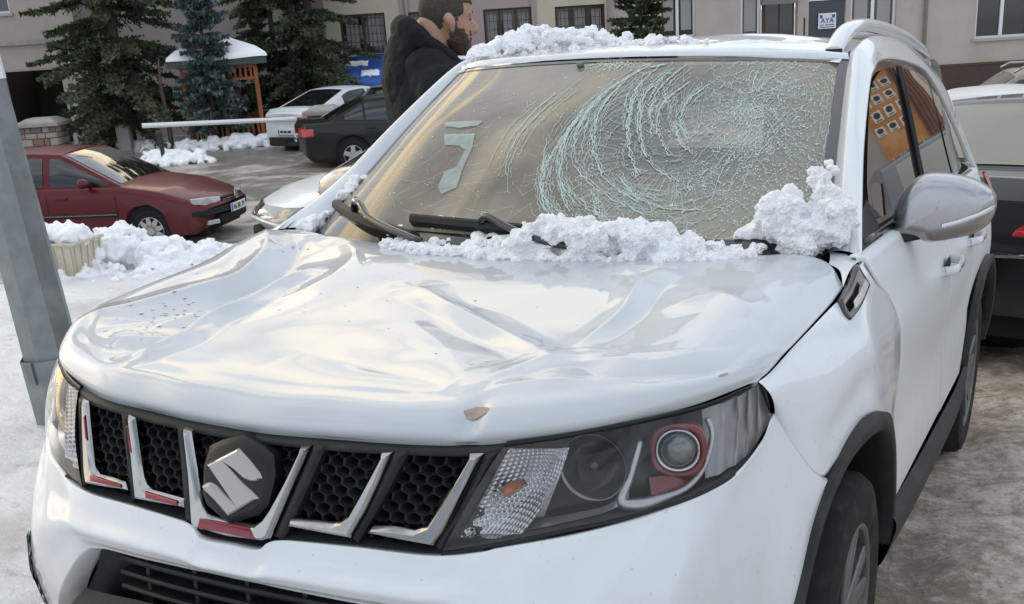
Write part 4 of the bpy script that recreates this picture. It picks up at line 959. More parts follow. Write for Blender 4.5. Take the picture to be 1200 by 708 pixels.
# ---- wipers --------------------------------------------------------------------------------------
def wiper(uv, arm, name='wiper'):
    P = [wsp(u, v) for u, v in uv]; pts = [p + n * .016 for p, n in P]; pts = cr(np.array(pts), 20)
    b = MB()
    for i in range(19):
        pass
    n = P[0][1]
    up = np.array(n); ax = pts[-1] - pts[0]; ax /= np.linalg.norm(ax); side = np.cross(ax, up)
    sec = [(-.012, -.014), (.012, -.014), (.014, .004), (.004, .014), (-.004, .014), (-.014, .004)]
    G = np.array([[p + side * a + up * c for p in pts] for a, c in sec + [sec[0]]]); b.grid(G)
    for k in (0, 19): b.add([G[i][k] for i in range(6)], [tuple(range(6))])
    o = b.build(name, M['black'], suv); recalc(o)
    a = MB(); a.tube(cr(np.array(arm), 20), [.012] * 3 + [.009] * 17, 8); a.build('wiper_arm', M['gloss_black'], o, True)
    return o
def wpt(u, v, h): p, n = wsp(u, v); return p + n * h
wiper([(-.93, .135), (-.62, .075), (-.36, .035)], [wpt(-.72, .115, .02), wpt(-.70, .125, .045), wpt(-.66, .115, .05), wpt(-.58, .065, .045), wpt(-.46, .03, .04), wpt(-.30, .00, .03)])
wiper([(-.42, .105), (-.2, .10), (.10, .085)], [wpt(-.12, .10, .02), wpt(-.10, .10, .045), wpt(0, .06, .045), wpt(.12, .02, .04), wpt(.25, -.0, .03)])
# ---- shattered glass: fine bright fracture lines lying in the windscreen -----------------------------------
crk = MB(); crk2 = MB()
def ribbon(b, uvs, w0, lift=.0028):
    n = len(uvs)
    if n < 2: return
    pts = []
    for u, v in uvs:
        if abs(u) > .955 or v < .06 or v > .985: 
            if len(pts) > 1: break
            pts = []; continue
        pts.append(wsp(u, v))
    if len(pts) < 2: return
    vs = []; fs = []
    for i, (p, nn) in enumerate(pts):
        a = pts[max(i - 1, 0)][0]; c = pts[min(i + 1, len(pts) - 1)][0]; t = c - a; t /= np.linalg.norm(t) + 1e-9
        sd_ = np.cross(nn, t); w_ = w0 * .62 * (.35 + 1.1 * rnd.random())
        vs += [p + nn * lift + sd_ * w_ * .5, p + nn * lift - sd_ * w_ * .5]
    for i in range(len(pts) - 1):
        if rnd.random() < .04: continue
        fs.append((2 * i, 2 * i + 1, 2 * i + 3, 2 * i + 2))
    b.add(vs, fs)
def jag(P, n, j):
    c = cr(np.array([(x, y, 0) for x, y in P]), n)[:, :2]
    c[1:-1] += np.array([[rnd.gauss(0, j), rnd.gauss(0, j)] for _ in range(len(c) - 2)]); return c
BOLD = [
 [(0.221, 0.956), (0.124, 0.919), (0.073, 0.801), (0.056, 0.678), (0.091, 0.52), (0.146, 0.416), (0.227, 0.32), (0.359, 0.234)],
 [(0.161, 0.972), (0.029, 0.777), (0.007, 0.563), (0.058, 0.415), (0.181, 0.301), (0.288, 0.232), (0.435, 0.168)],
 [(0.18, 0.283), (0.255, 0.162), (0.365, 0.086), (0.468, 0.06)],
 [(0.203, 0.957), (0.154, 0.825), (0.176, 0.653), (0.242, 0.478), (0.319, 0.36)],
 [(0.357, 0.845), (0.289, 0.723), (0.313, 0.585), (0.396, 0.458)],
 [(0.365, 0.629), (0.418, 0.52), (0.487, 0.459)],
 [(-0.029, 0.609), (-0.029, 0.374), (0.03, 0.243), (0.14, 0.125)],
 [(0.262, 0.93), (0.205, 0.80), (0.215, 0.66), (0.27, 0.52), (0.36, 0.40), (0.47, 0.33)],
 [(0.31, 0.95), (0.255, 0.84), (0.25, 0.70), (0.30, 0.56)],
 [(0.10, 0.90), (-0.01, 0.68), (-0.02, 0.50), (0.03, 0.36), (0.13, 0.24), (0.26, 0.165)],
 [(0.44, 0.83), (0.385, 0.74), (0.385, 0.64), (0.44, 0.54)],
 [(0.06, 0.30), (0.13, 0.20), (0.24, 0.12)],
 [(0.25, 0.36), (0.33, 0.27), (0.45, 0.21), (0.58, 0.20)],
 [(0.91, 0.905), (0.965, 0.804), (0.95, 0.521), (0.944, 0.334)],
 [(-0.055, 0.434), (-0.01, 0.297), (0.075, 0.174), (0.229, 0.081), (0.333, 0.1)]]
THIN = [
 [(-0.123, 0.886), (-0.208, 0.657), (-0.215, 0.454), (-0.161, 0.313), (-0.037, 0.188)],
 [(-0.15, 0.859), (-0.246, 0.587), (-0.22, 0.332), (-0.157, 0.166)],
 [(0.603, 0.207), (0.628, 0.421), (0.749, 0.67), (0.908, 0.931)]]
for L in BOLD:
    ribbon(crk, jag(L, 60, .0022), .0050); ribbon(crk, jag(L, 60, .0030) + .006, .0030)
    for k in range(10):
        o = np.array([rnd.gauss(0, .024), rnd.gauss(0, .016)]); c = jag(L, 44, .0030) + o
        a = rnd.randint(0, 18); ribbon(crk, c[a:a + rnd.randint(10, 22)], .0022)
for L in THIN:
    for k in range(8):
        o = np.array([rnd.gauss(0, .030), rnd.gauss(0, .022)]); c = jag(L, 44, .0022) + o
        a = rnd.randint(0, 10); ribbon(crk, c[a:a + rnd.randint(14, 30)], .0020)
# rings of fracture round the two blows
for k in range(170):
    r = .05 + .42 * rnd.random() ** .8; cx, cy = .40 + rnd.gauss(0, .02), .52 + rnd.gauss(0, .02)
    q0 = rnd.uniform(math.radians(100), math.radians(290)); q1 = q0 + rnd.uniform(.3, 1.1)
    L = [(cx + r * 1.0 * math.cos(q), cy + r * .98 * math.sin(q)) for q in np.linspace(q0, q1, 12)]
    ribbon(crk, jag(L, 26, .0028), .0016)
for k in range(110):
    r = .04 + .22 * rnd.random(); q0 = rnd.uniform(0, 6.28); q1 = q0 + rnd.uniform(.3, .9)
    L = [(.626 + r * math.cos(q), .752 + r * 1.2 * math.sin(q)) for q in np.linspace(q0, q1, 10)]
    ribbon(crk, jag(L, 16, .0030), .0012)
for k in range(105):
    q = rnd.uniform(0, 6.28); r0 = .01 + .05 * rnd.random(); r1 = r0 + .06 + .26 * rnd.random() ** 1.5
    L = [(.626 + r * math.cos(q + .08 * math.sin(r * 20)), .752 + r * 1.25 * math.sin(q)) for r in np.linspace(r0, r1, 8)]
    ribbon(crk, jag(L, 12, .0025), .0013)
for k in range(150):          # long radiating splits from the main blow
    q = rnd.uniform(math.radians(95), math.radians(330)); r0 = .08 + .2 * rnd.random(); r1 = r0 + .05 + .2 * rnd.random()
    L = [(.42 + r * math.cos(q), .50 + r * math.sin(q)) for r in np.linspace(r0, r1, 6)]
    ribbon(crk, jag(L, 12, .0025), .0012)
# a net of small shards over the right half
pts = []
for k in range(5200):
    u, v = rnd.uniform(.10, .955), rnd.uniform(.07, .98)
    dens = .25 + .75 * math.exp(-((u - .72 + .15 * (v - .5)) / .22) ** 2) * (.5 + .7 * vnoise(u * 9, v * 7, 2)) + .5 * math.exp(-((u - .45) / .3) ** 2 - ((v - .15) / .15) ** 2) + .4 * math.exp(-((u - .93) / .05) ** 2)
    if u < .5: dens *= .5
    if rnd.random() < dens * .52: pts.append((u, v))
P2 = np.array(pts)
for i in range(len(P2)):
    d = np.hypot(P2[:, 0] - P2[i, 0], P2[:, 1] - P2[i, 1]); ii = np.argsort(d)[1:4]
    for j in ii:
        if (j > i or rnd.random() < .2) and d[j] < .045 and rnd.random() < .8:
            ribbon(crk if rnd.random() < .6 else crk2, jag([tuple(P2[i]), tuple(P2[j])], 4, .0015), .0009 + .0012 * rnd.random())
for k in range(120):         # stray straight scratches in the left half
    u, v = rnd.uniform(-.85, .1), rnd.uniform(.1, .75); q = rnd.gauss(.25, .45); l = rnd.uniform(.03, .16)
    if rnd.random() < .25: q += 1.2
    ribbon(crk2, jag([(u, v), (u + l * math.cos(q), v + l * math.sin(q))], 6, .0015), .0007)
tag(crk.build('fracture_lines', M['crack'], ws, smooth=True), kind='stuff')
# glass crumbs and pale dust round the blows
for k in range(2600):
    m_ = rnd.random()
    if m_ < .45: u, v = rnd.gauss(.66, .13), rnd.gauss(.70, .16)
    elif m_ < .75: u, v = rnd.gauss(.75, .14), rnd.gauss(.35, .16)
    elif m_ < .9: u, v = rnd.gauss(-.02, .07), rnd.gauss(.955, .02)
    else: u, v = rnd.uniform(-.9, .5), rnd.uniform(.1, .9)
    if not (-.95 < u < .95 and .07 < v < .98): continue
    p, n = wsp(u, v); t1 = np.cross(n, (0, 0, 1.)); t1 /= np.linalg.norm(t1); t2 = np.cross(n, t1); s_ = rnd.uniform(.0006, .0022)
    a = rnd.random() * 6.28; vs = [p + n * .003 + (t1 * math.cos(a + q) + t2 * math.sin(a + q)) * s_ * rnd.uniform(.6, 1.5) for q in (0, 1.4, 3.1, 4.6)]
    crk2.add(vs, [(0, 1, 2, 3)])
tag(crk2.build('glass_crumbs', M['crackpale'], ws, smooth=True), kind='stuff')
def wpatch(name, poly, m, lift=.0035):
    b = MB(); c = np.mean(poly, 0); n = len(poly)
    vs = [wsp(*c)[0] + wsp(*c)[1] * lift]; 
    for u, v in poly: p, nn = wsp(u, v); vs.append(p + nn * lift)
    b.add(vs, [(0, i + 1, (i + 1) % n + 1) for i in range(n)]); return b.build(name, m, ws, True)
wpatch('pale_reflection', [(-0.646, 0.617), (-0.448, 0.615), (-0.452, 0.588), (-0.54, .578), (-0.621, 0.592)], M['palerefl'])  # pale reflection in the glass, laid on as coloured patches
wpatch('pale_reflection', [(-0.595, 0.545), (-0.437, 0.542), (-0.405, 0.475), (-.43, .455), (-.47, .478), (-0.549, 0.485)], M['palerefl'])
wpatch('pale_reflection', [(-0.430, 0.475), (-0.402, 0.475), (-0.378, 0.369), (-0.343, 0.271), (-0.39, 0.236), (-.43, .27), (-0.45, 0.345), (-0.409, 0.369)], M['palerefl'])
p, n = wsp(-.171, .957)
bd = MB(); bd.box(p + n * .006, (.020, .016, .013)); bevel(bd.build('glass_lump', M['rim'], ws), .004, 2)

# crazed film over the blows: the laminated sheet broken into fine cells
mz = D.materials.new('crazed_glass'); mz.use_nodes = True; t = mz.node_tree; t.nodes.clear()
o_ = t.nodes.new('ShaderNodeOutputMaterial'); tr_ = t.nodes.new('ShaderNodeBsdfTransparent'); df_ = t.nodes.new('ShaderNodeBsdfDiffuse'); df_.inputs[0].default_value = (.50, .58, .55, 1); mx_ = t.nodes.new('ShaderNodeMixShader')
tcz = t.nodes.new('ShaderNodeTexCoord'); 
def vor(sc_, hi):
    wv = t.nodes.new('ShaderNodeTexNoise'); wv.inputs['Scale'].default_value = sc_ * .35; t.links.new(tcz.outputs['Object'], wv.inputs['Vector'])
    ad = t.nodes.new('ShaderNodeVectorMath'); ad.operation = 'MULTIPLY_ADD'; ad.inputs[1].default_value = (.05,) * 3; t.links.new(wv.outputs['Color'], ad.inputs[0]); t.links.new(tcz.outputs['Object'], ad.inputs[2])
    v = t.nodes.new('ShaderNodeTexVoronoi'); v.feature = 'DISTANCE_TO_EDGE'; v.inputs['Scale'].default_value = sc_; t.links.new(ad.outputs[0], v.inputs['Vector'])
    r = t.nodes.new('ShaderNodeMapRange'); r.inputs[1].default_value = 0; r.inputs[2].default_value = hi; r.inputs[3].default_value = 1; r.inputs[4].default_value = 0; t.links.new(v.outputs['Distance'], r.inputs[0]); return r.outputs[0]
def m2(op, a, c):
    m = t.nodes.new('ShaderNodeMath'); m.operation = op
    for q, i in ((a, 0), (c, 1)):
        if isinstance(q, (int, float)): m.inputs[i].default_value = q
        else: t.links.new(q, m.inputs[i])
    return m.outputs[0]
def spot(c, r0, r1):
    d = t.nodes.new('ShaderNodeVectorMath'); d.operation = 'DISTANCE'; d.inputs[1].default_value = c; t.links.new(tcz.outputs['Object'], d.inputs[0])
    r = t.nodes.new('ShaderNodeMapRange'); r.interpolation_type = 'SMOOTHSTEP'; r.inputs[1].default_value = r0; r.inputs[2].default_value = r1; r.inputs[3].default_value = 1; r.inputs[4].default_value = 0; t.links.new(d.outputs['Value'], r.inputs[0]); return r.outputs[0]
c1 = tuple(wsp(.62, .72)[0]); c2 = tuple(wsp(.66, .38)[0]); c3 = tuple(wsp(.42, .18)[0]); c4 = tuple(wsp(.02, .955)[0])
mask = m2('MAXIMUM', m2('MAXIMUM', spot(c1, .02, .30), spot(c2, .05, .30)), m2('MAXIMUM', m2('MULTIPLY', spot(c3, .02, .26), .8), spot(c4, .01, .09)))
nzz = t.nodes.new('ShaderNodeTexNoise'); nzz.inputs['Scale'].default_value = 9; nzz.inputs['Detail'].default_value = 5; t.links.new(tcz.outputs['Object'], nzz.inputs['Vector'])
rz_ = t.nodes.new('ShaderNodeMapRange'); rz_.inputs[1].default_value = .38; rz_.inputs[2].default_value = .66; t.links.new(nzz.outputs['Fac'], rz_.inputs[0])
fac = m2('MULTIPLY', m2('MULTIPLY', m2('MAXIMUM', vor(38, .05), m2('MULTIPLY', vor(105, .10), .7)), mask), m2('ADD', m2('MULTIPLY', rz_.outputs[0], .75), .12))
veil = m2('MULTIPLY', m2('MULTIPLY', mask, rz_.outputs[0]), .05)
t.links.new(m2('ADD', fac, veil), mx_.inputs[0]); t.links.new(tr_.outputs[0], mx_.inputs[1]); t.links.new(df_.outputs[0], mx_.inputs[2]); t.links.new(mx_.outputs[0], o_.inputs[0])
wstrip('crazed_film', -.30, .955, .07, .98, mz, ws, 60, lift=.0016)
# ================================================================ ground, one sheet
def gh(x, y):
    x = np.asarray(x, float); y = np.asarray(y, float)
    p = -(0.01289 * np.clip(x, -8, 8) + 0.07245 * np.clip(y, -30, 400)) / .99729
    w_ = smoothstep(-x, 6.3, 8.7); p = p * (1 - w_) + (-1.15) * w_
    return -1.15 + .12 * np.logaddexp(0, (p + 1.15) / .12)
def gz(x, y): return float(gh(x, y))
def axis(lo, hi, dlo, dhi, fine, mid):
    a = list(np.arange(dlo, dhi, fine)); s = fine
    v = dhi
    while v < hi: a.append(v); s = min(s * 1.12, mid) if v < 60 else s * 1.4; v += s
    v = dlo; s = fine
    while v > lo: v -= s; a.append(v); s = min(s * 1.12, mid) if v > -60 else s * 1.4
    return np.array(sorted(a))
gxs = axis(-900, 900, -8.0, 3.6, .045, 1.1); gys = axis(-300, 1500, -2.2, 7.5, .045, 1.1)
GX, GY = np.meshgrid(gxs, gys)
GZ = gh(GX, GY)
near = smoothstep(18 - np.abs(GX + 3), 0, 6) * smoothstep(26 - np.abs(GY - 6), 0, 6)
snowmask = smoothstep(-GX + .5 * (fbm(GX * .8, GY * .8, 3, 1) - .5), 1.15, 1.5) * smoothstep(GX + 1.5 * fbm(GX * .5, GY * .5, 3, 2), -8.6, -7.6)
rut = np.zeros_like(GX)
for cx_, ww in ((1.30, .10), (1.95, .13), (2.5, .2), (.72, .16), (-.72, .16)):
    rut -= .030 * np.exp(-((GX - cx_ - .12 * np.sin(GY * .5 + cx_)) / ww) ** 2)
tread = .010 * (np.sin(GY * 62 + GX * 30) + .6 * np.sin(GY * 62 - GX * 40)) * np.exp(-((GX - 1.14 + .25 * (GY - 1.92)) / .085) ** 2) * smoothstep(GY, .7, 1.1)
slush = .075 * (fbm(GX * 1.9, GY * 1.3, 4, 3) - .47) + .040 * (fbm(GX * 7, GY * 4.6, 4, 5) - .47) + .026 * (fbm(GX * 20, GY * 14, 3, 6) - .47) + rut + tread
lump = .07 * (fbm(GX * 2.2, GY * 2.2, 4, 6) - .45) + .05 * np.abs(fbm(GX * 8, GY * 8, 3, 1) - .45) + .05 * snowmask
far_ = .05 * (fbm(GX * .5, GY * .5, 4, 2) - .47)
GZ = GZ + near * (slush * (1 - snowmask) + lump * snowmask) + far_ * smoothstep(np.hypot(GX, GY), 9, 14) * near
b = MB(); b.grid(np.stack([GX, GY, GZ], -1))
mg = D.materials.new('slush_ground'); mg.use_nodes = True; t, bs = nodes(mg)
def nd(tree, typ, **kw):
    n = tree.nodes.new(typ)
    for k, v in kw.items(): setattr(n, k, v)
    return n
def noise_node(tree, vec, scale, detail=6, rough=.6, dist=0):
    n = tree.nodes.new('ShaderNodeTexNoise'); n.inputs['Scale'].default_value = scale; n.inputs['Detail'].default_value = detail; n.inputs['Roughness'].default_value = rough; n.inputs['Distortion'].default_value = dist
    tree.links.new(vec, n.inputs['Vector']); return n.outputs['Fac']
def ramp(tree, fac, lo, hi, a=0., b_=1.):
    r = tree.nodes.new('ShaderNodeMapRange'); r.interpolation_type = 'SMOOTHSTEP'; r.inputs[1].default_value = lo; r.inputs[2].default_value = hi; r.inputs[3].default_value = a; r.inputs[4].default_value = b_
    tree.links.new(fac, r.inputs[0]); return r.outputs[0]
def mixc(tree, fac, a, c):
    x = tree.nodes.new('ShaderNodeMix'); x.data_type = 'RGBA'
    if hasattr(fac, 'is_linked') or hasattr(fac, 'links'): tree.links.new(fac, x.inputs[0])
    else: x.inputs[0].default_value = fac
    for q, i in ((a, 6), (c, 7)):
        if isinstance(q, tuple): x.inputs[i].default_value = (*q, 1)
        else: tree.links.new(q, x.inputs[i])
    return x.outputs[2]
def math2(tree, op, a, c):
    m = tree.nodes.new('ShaderNodeMath'); m.operation = op
    for q, i in ((a, 0), (c, 1)):
        if isinstance(q, (int, float)): m.inputs[i].default_value = q
        else: tree.links.new(q, m.inputs[i])
    return m.outputs[0]
tcg = t.nodes.new('ShaderNodeTexCoord'); P_ = tcg.outputs['Object']
sp = t.nodes.new('ShaderNodeSeparateXYZ'); t.links.new(P_, sp.inputs[0])
n1 = noise_node(t, P_, 1.3, 9, .66, .1); n2 = noise_node(t, P_, 6.5, 9, .72, 0); n3 = noise_node(t, P_, 40, 7, .72); n5 = noise_node(t, P_, 19, 9, .75); n4 = noise_node(t, P_, .22, 6, .6, .6)
mixn = math2(t, 'ADD', math2(t, 'ADD', math2(t, 'MULTIPLY', n1, .30), math2(t, 'MULTIPLY', n2, .30)), math2(t, 'MULTIPLY', n5, .40))
brown = mixc(t, ramp(t, mixn, .43, .58), (.29, .232, .178), (.70, .62, .525))
brown = mixc(t, ramp(t, n2, .60, .72, 0, .7), brown, (.66, .61, .55))
brown = mixc(t, ramp(t, n1, .56, .70, 0, .8), brown, (.17, .14, .11))
brown = mixc(t, ramp(t, n3, .55, .68, 0, .75), brown, (.14, .11, .082))
# the lot further back: wet asphalt under worn ice
lot = mixc(t, ramp(t, math2(t, 'ADD', math2(t, 'MULTIPLY', n4, .5), math2(t, 'MULTIPLY', n1, .5)), .44, .56), (.205, .182, .16), (.52, .475, .43))
lot = mixc(t, ramp(t, n2, .60, .72, 0, .6), lot, (.50, .485, .47))
# trodden snow on the pavement side
snowc = mixc(t, ramp(t, n1, .46, .62, 0, .75), (.80, .81, .83), (.60, .555, .53))
snowc = mixc(t, ramp(t, n2, .55, .68, 0, .6), snowc, (.47, .37, .34))
nx = math2(t, 'ADD', sp.outputs['X'], math2(t, 'MULTIPLY', math2(t, 'SUBTRACT', n1, .5), 1.6))
leftm = ramp(t, nx, -1.25, -1.55); lim = ramp(t, nx, -8.4, -7.2)
sm = math2(t, 'MULTIPLY', leftm, lim)
ylim = ramp(t, math2(t, 'ADD', sp.outputs['Y'], math2(t, 'MULTIPLY', n1, 2.0)), 10.2, 8.6)
sm = math2(t, 'MULTIPLY', sm, ylim)
front = math2(t, 'MULTIPLY', ramp(t, math2(t, 'ADD', sp.outputs['Y'], math2(t, 'MULTIPLY', n1, .8)), -.7, -1.1), lim)  # unseen snow added ahead of the car to bounce light onto its nose
sm = math2(t, 'MAXIMUM', sm, front)
farm = math2(t, 'MAXIMUM', ramp(t, nx, -6.8, -8.2), ramp(t, sp.outputs['Y'], 10, 13))
col = mixc(t, farm, brown, lot); col = mixc(t, sm, col, snowc)
t.links.new(col, bs.inputs['Base Color'])
t.links.new(ramp(t, n1, .45, .65, .30, .75), bs.inputs['Roughness'])
bp = t.nodes.new('ShaderNodeBump'); bp.inputs['Strength'].default_value = 1.0; bp.inputs['Distance'].default_value = .02
t.links.new(math2(t, 'ADD', math2(t, 'ADD', n2, math2(t, 'MULTIPLY', n5, .8)), math2(t, 'MULTIPLY', n3, .5)), bp.inputs['Height']); t.links.new(bp.outputs[0], bs.inputs['Normal'])
tag(b.build('ground', mg, smooth=True), kind='structure')
# red paving showing through the snow
pv = empty('paving_bricks', (-3.9, 3.6, gz(-3.9, 3.6)), label='red paving bricks showing through trodden snow by the snow heap', cat='paving')
mpv = mat('red_brick_paving', (0.20, 0.055, 0.045), .7)
m0 = None
for k in range(14):
    x = rnd.uniform(-.9, .9); y = rnd.uniform(-.9, .9)
    o = D.objects.new('brick', m0) if m0 else None
    if o is None:
        bb = MB(); bb.box((0, 0, 0), (.20, .10, .05)); o = bb.build('brick', mpv, pv); bevel(o, .006, 2); m0 = o.data
    else: link(o, pv); bevel(o, .006, 2)
    gzl = gz(-3.9 + x, 3.6 + y) - gz(-3.9, 3.6); o.location = (x, y, gzl + .075); o.rotation_euler = (0, 0, .4)
# ================================================================ buildings across the lot
FH = np.array((-.455, .890, 0)); FH /= np.linalg.norm(FH); AX = np.array((FH[1], -FH[0], 0)); CW = np.array((1.2471, -2.1454, 1.5754))
def fpt(a, z, dep): q = CW + AX * a + FH * dep; return Vector((q[0], q[1], z))
def stucco(name, c, c2, sc=.8):
    m = mat(name, c, .9); noise_mix(m, c2, sc, .42, .72, detail=8, rough=.65); noise_mix(m, tuple(x * .72 for x in c), 2.6, .60, .80, stretch=(1, 1, .25), amount=.6); bump(m, 60, .3, .01); return m
M['mauve'] = stucco('mauve_render', (.40, .35, .335), (.46, .405, .385)); M['yellow'] = stucco('yellow_render', (.56, .515, .40), (.49, .45, .35)); M['darkmauve'] = stucco('plum_render', (.37, .295, .28), (.42, .34, .32))
M['beige'] = stucco('grey_beige_render', (.50, .44, .40), (.41, .355, .32)); M['plinth'] = stucco('brown_plinth', (.085, .055, .045), (.06, .04, .035))
M['wood'] = mat('window_wood', (.10, .045, .03), .5); M['pvc'] = mat('white_frame', (.75, .76, .77), .4); M['pane'] = mat('dark_pane', (.025, .028, .03), .06, 0, .6); M['curtain'] = mat('net_curtain', (.35, .34, .32), .9); M['iron'] = mat('iron_bars', (.03, .03, .032), .6)
M['sill'] = mat('stone_sill', (.42, .40, .36), .8); M['concrete'] = stucco('concrete', (.30, .28, .26), (.40, .38, .35), 3)
class Fac:
    """a plain wall in the facade direction, with real openings"""
    def __init__(s, root, dep, th=.3): s.root = root; s.dep = dep; s.th = th
    def loc(s, a, z, d=0.0): q = fpt(a, z, s.dep + d); return q - Vector(s.root.location)
    def wall(s, name, a0, a1, z0, z1, holes, m):
        A = sorted({a0, a1, *[h[0] for h in holes], *[h[1] for h in holes]}); A = [a for a in A if a0 <= a <= a1]; Z = sorted({z0, z1, *[h[2] for h in holes], *[h[3] for h in holes]})
        b = MB()
        for i in range(len(A) - 1):
            for j in range(len(Z) - 1):
                ca, cz = (A[i] + A[i + 1]) / 2, (Z[j] + Z[j + 1]) / 2
                if any(h[0] < ca < h[1] and h[2] < cz < h[3] for h in holes): continue
                b.add([s.loc(A[i], Z[j]), s.loc(A[i + 1], Z[j]), s.loc(A[i + 1], Z[j + 1]), s.loc(A[i], Z[j + 1])], [(0, 1, 2, 3)])
        for h in holes:
            q = [(h[0], h[2]), (h[1], h[2]), (h[1], h[3]), (h[0], h[3])]
            for k in range(4):
                (a, z), (c, e) = q[k], q[(k + 1) % 4]
                b.add([s.loc(a, z), s.loc(c, e), s.loc(c, e, s.th), s.loc(a, z, s.th)], [(0, 1, 2, 3)])
        # ends and top
        for a in (a0, a1): b.add([s.loc(a, z0), s.loc(a, z1), s.loc(a, z1, 6), s.loc(a, z0, 6)], [(0, 1, 2, 3)])
        return b.build(name, m, s.root)
    def slab(s, name, a0, a1, z0, z1, d0, d1, m, parent=None):
        b = MB(); v = [s.loc(a, z, d) for d in (d0, d1) for a, z in ((a0, z0), (a1, z0), (a1, z1), (a0, z1))]
        b.add(v, [(0, 1, 2, 3), (5, 4, 7, 6), (0, 4, 5, 1), (1, 5, 6, 2), (2, 6, 7, 3), (3, 7, 4, 0)]); return b.build(name, m, parent or s.root)
    def window(s, a0, a1, z0, z1, frame='wood', cols=2, bars=True, curtain=True, sill=True, fw=.06):
        fm = M[frame]; w_ = s.slab('window', a0 + fw, a1 - fw, z0 + fw, z1 - fw, .16, .18, M['pane'])
        for q in ((a0, a1, z0, z0 + fw), (a0, a1, z1 - fw, z1), (a0, a0 + fw, z0 + fw, z1 - fw), (a1 - fw, a1, z0 + fw, z1 - fw)): s.slab('window_frame', q[0], q[1], q[2], q[3], .10, .16, fm, w_)
        for k in range(1, cols):
            c = a0 + (a1 - a0) * k / cols; s.slab('mullion', c - fw * .7, c + fw * .7, z0 + fw, z1 - fw, .095, .155, fm, w_)
        if curtain:
            for k in range(cols):
                c0 = a0 + (a1 - a0) * (k + .22) / cols; c1 = a0 + (a1 - a0) * (k + .80) / cols
                s.slab('net_curtain', c0, c1, z0 + .2, z1 - .1, .155, .159, M['curtain'], w_)
        if bars:
            n = int((a1 - a0) / .13)
            for k in range(n + 1): s.slab('window_bar', a0 + .03 + (a1 - a0 - .06) * k / n - .009, a0 + .03 + (a1 - a0 - .06) * k / n + .009, z0 + .02, z1 - .02, .02, .04, M['iron'], w_)
            for z in np.linspace(z0 + .12, z1 - .12, 5): s.slab('window_bar', a0, a1, z - .008, z + .008, .042, .056, M['iron'], w_)
        if sill: s.slab('window_sill', a0 - .08, a1 + .08, z0 - .07, z0, -.08, .16, M['sill'], w_)
        return w_
    def text(s, txt, a, z, size, m, parent, d=-.01):
        c = D.curves.new('lettering', 'FONT'); c.body = txt; c.size = size; c.align_x = 'CENTER'; c.align_y = 'CENTER'; c.extrude = .004
        c.materials.append(m); o = text_mesh(c, parent)
        rz = math.atan2(AX[1], AX[0]); o.matrix_world = Matrix.Translation(fpt(a, z, s.dep + d)) @ Matrix.Rotation(rz, 4, 'Z') @ Matrix.Rotation(math.pi / 2, 4, 'X')
        if parent: o.matrix_parent_inverse = Matrix.Identity(4); o.location = s.loc(a, z, d); o.rotation_euler = (math.pi / 2, 0, rz)
        return o
# left block: projecting part with the dark garage mouth, recessed long wall behind the trees
bl = empty('mauve_building', fpt(-10, -1.2, 35), label='mauve rendered building on the left with a dark garage opening', cat='building')
f = Fac(bl, 34); gar = (-14.45, -12.78, -1.3, 1.10)
f.wall('wall', -26, -12.15, -1.4, 9, [gar, (-15.2, -13.86, 2.66, 4.2)], M['mauve'])
f.slab('garage_interior', gar[0] - 2, gar[1] + .02, gar[2], gar[3] + .1, 2.2, 2.25, M['void']); f.slab('garage_lintel', -14.6, -12.6, 1.1, 1.16, -.02, .05, M['concrete'])
for q in ((gar[0], gar[0] + .02), (gar[1] - .02, gar[1])): f.slab('garage_reveal', q[0], q[1], -1.3, 1.1, .28, 2.2, M['void'])
f.slab('string_course', -26, -12.10, 1.80, 1.92, -.10, -.003, M['concrete'])
f.window(-15.2, -13.86, 2.66, 4.2, 'pvc', 2, False, False)
f2 = Fac(bl, 36); f2.wall('wall', -12.3, -5.25, -1.4, 9, [], M['mauve'])
# middle block: yellow and plum bays with barred windows over a blue awning
bm_ = empty('yellow_building', fpt(-1, -1.2, 35), label='yellow and plum rendered building with barred windows above the blue awning', cat='building')
f = Fac(bm_, 35)
W = [(-4.83, -3.51, .96, 2.07), (-2.95, -1.60, .93, 2.03), (-.64, .76, .84, 1.98), (1.45, 2.90, .82, 1.93)]
bays = [(-5.25, -2.98, 'yellow'), (-2.98, .84, 'darkmauve'), (.84, 3.05, 'yellow'), (3.05, 4.1, 'mauve')]
for a0, a1, m in bays: f.wall('wall', a0, a1, -1.4, 9, [h for h in W if a0 - .01 <= h[0] and h[1] <= a1 + .01] or [(max(h[0], a0), min(h[1], a1), h[2], h[3]) for h in W if h[0] < a1 and h[1] > a0], M[m])
for h in W: f.window(*h, 'wood', 3 if h[1] - h[0] > 1.35 else 2)
for a in (-2.98, .84): f.slab('pilaster', a - .07, a + .07, -1.4, 9, -.06, -.002, M['darkmauve'])
f.slab('ledge', -5.25, -1.0, .74, .84, -.10, -.002, M['sill'])
for a in (-2.86, 3.0):
    b = MB(); b.tube([f.loc(a, -1.2, -.12), f.loc(a, 8.9, -.12)], .05, 8); b.build('downpipe', M['mauve'], bm_, True)
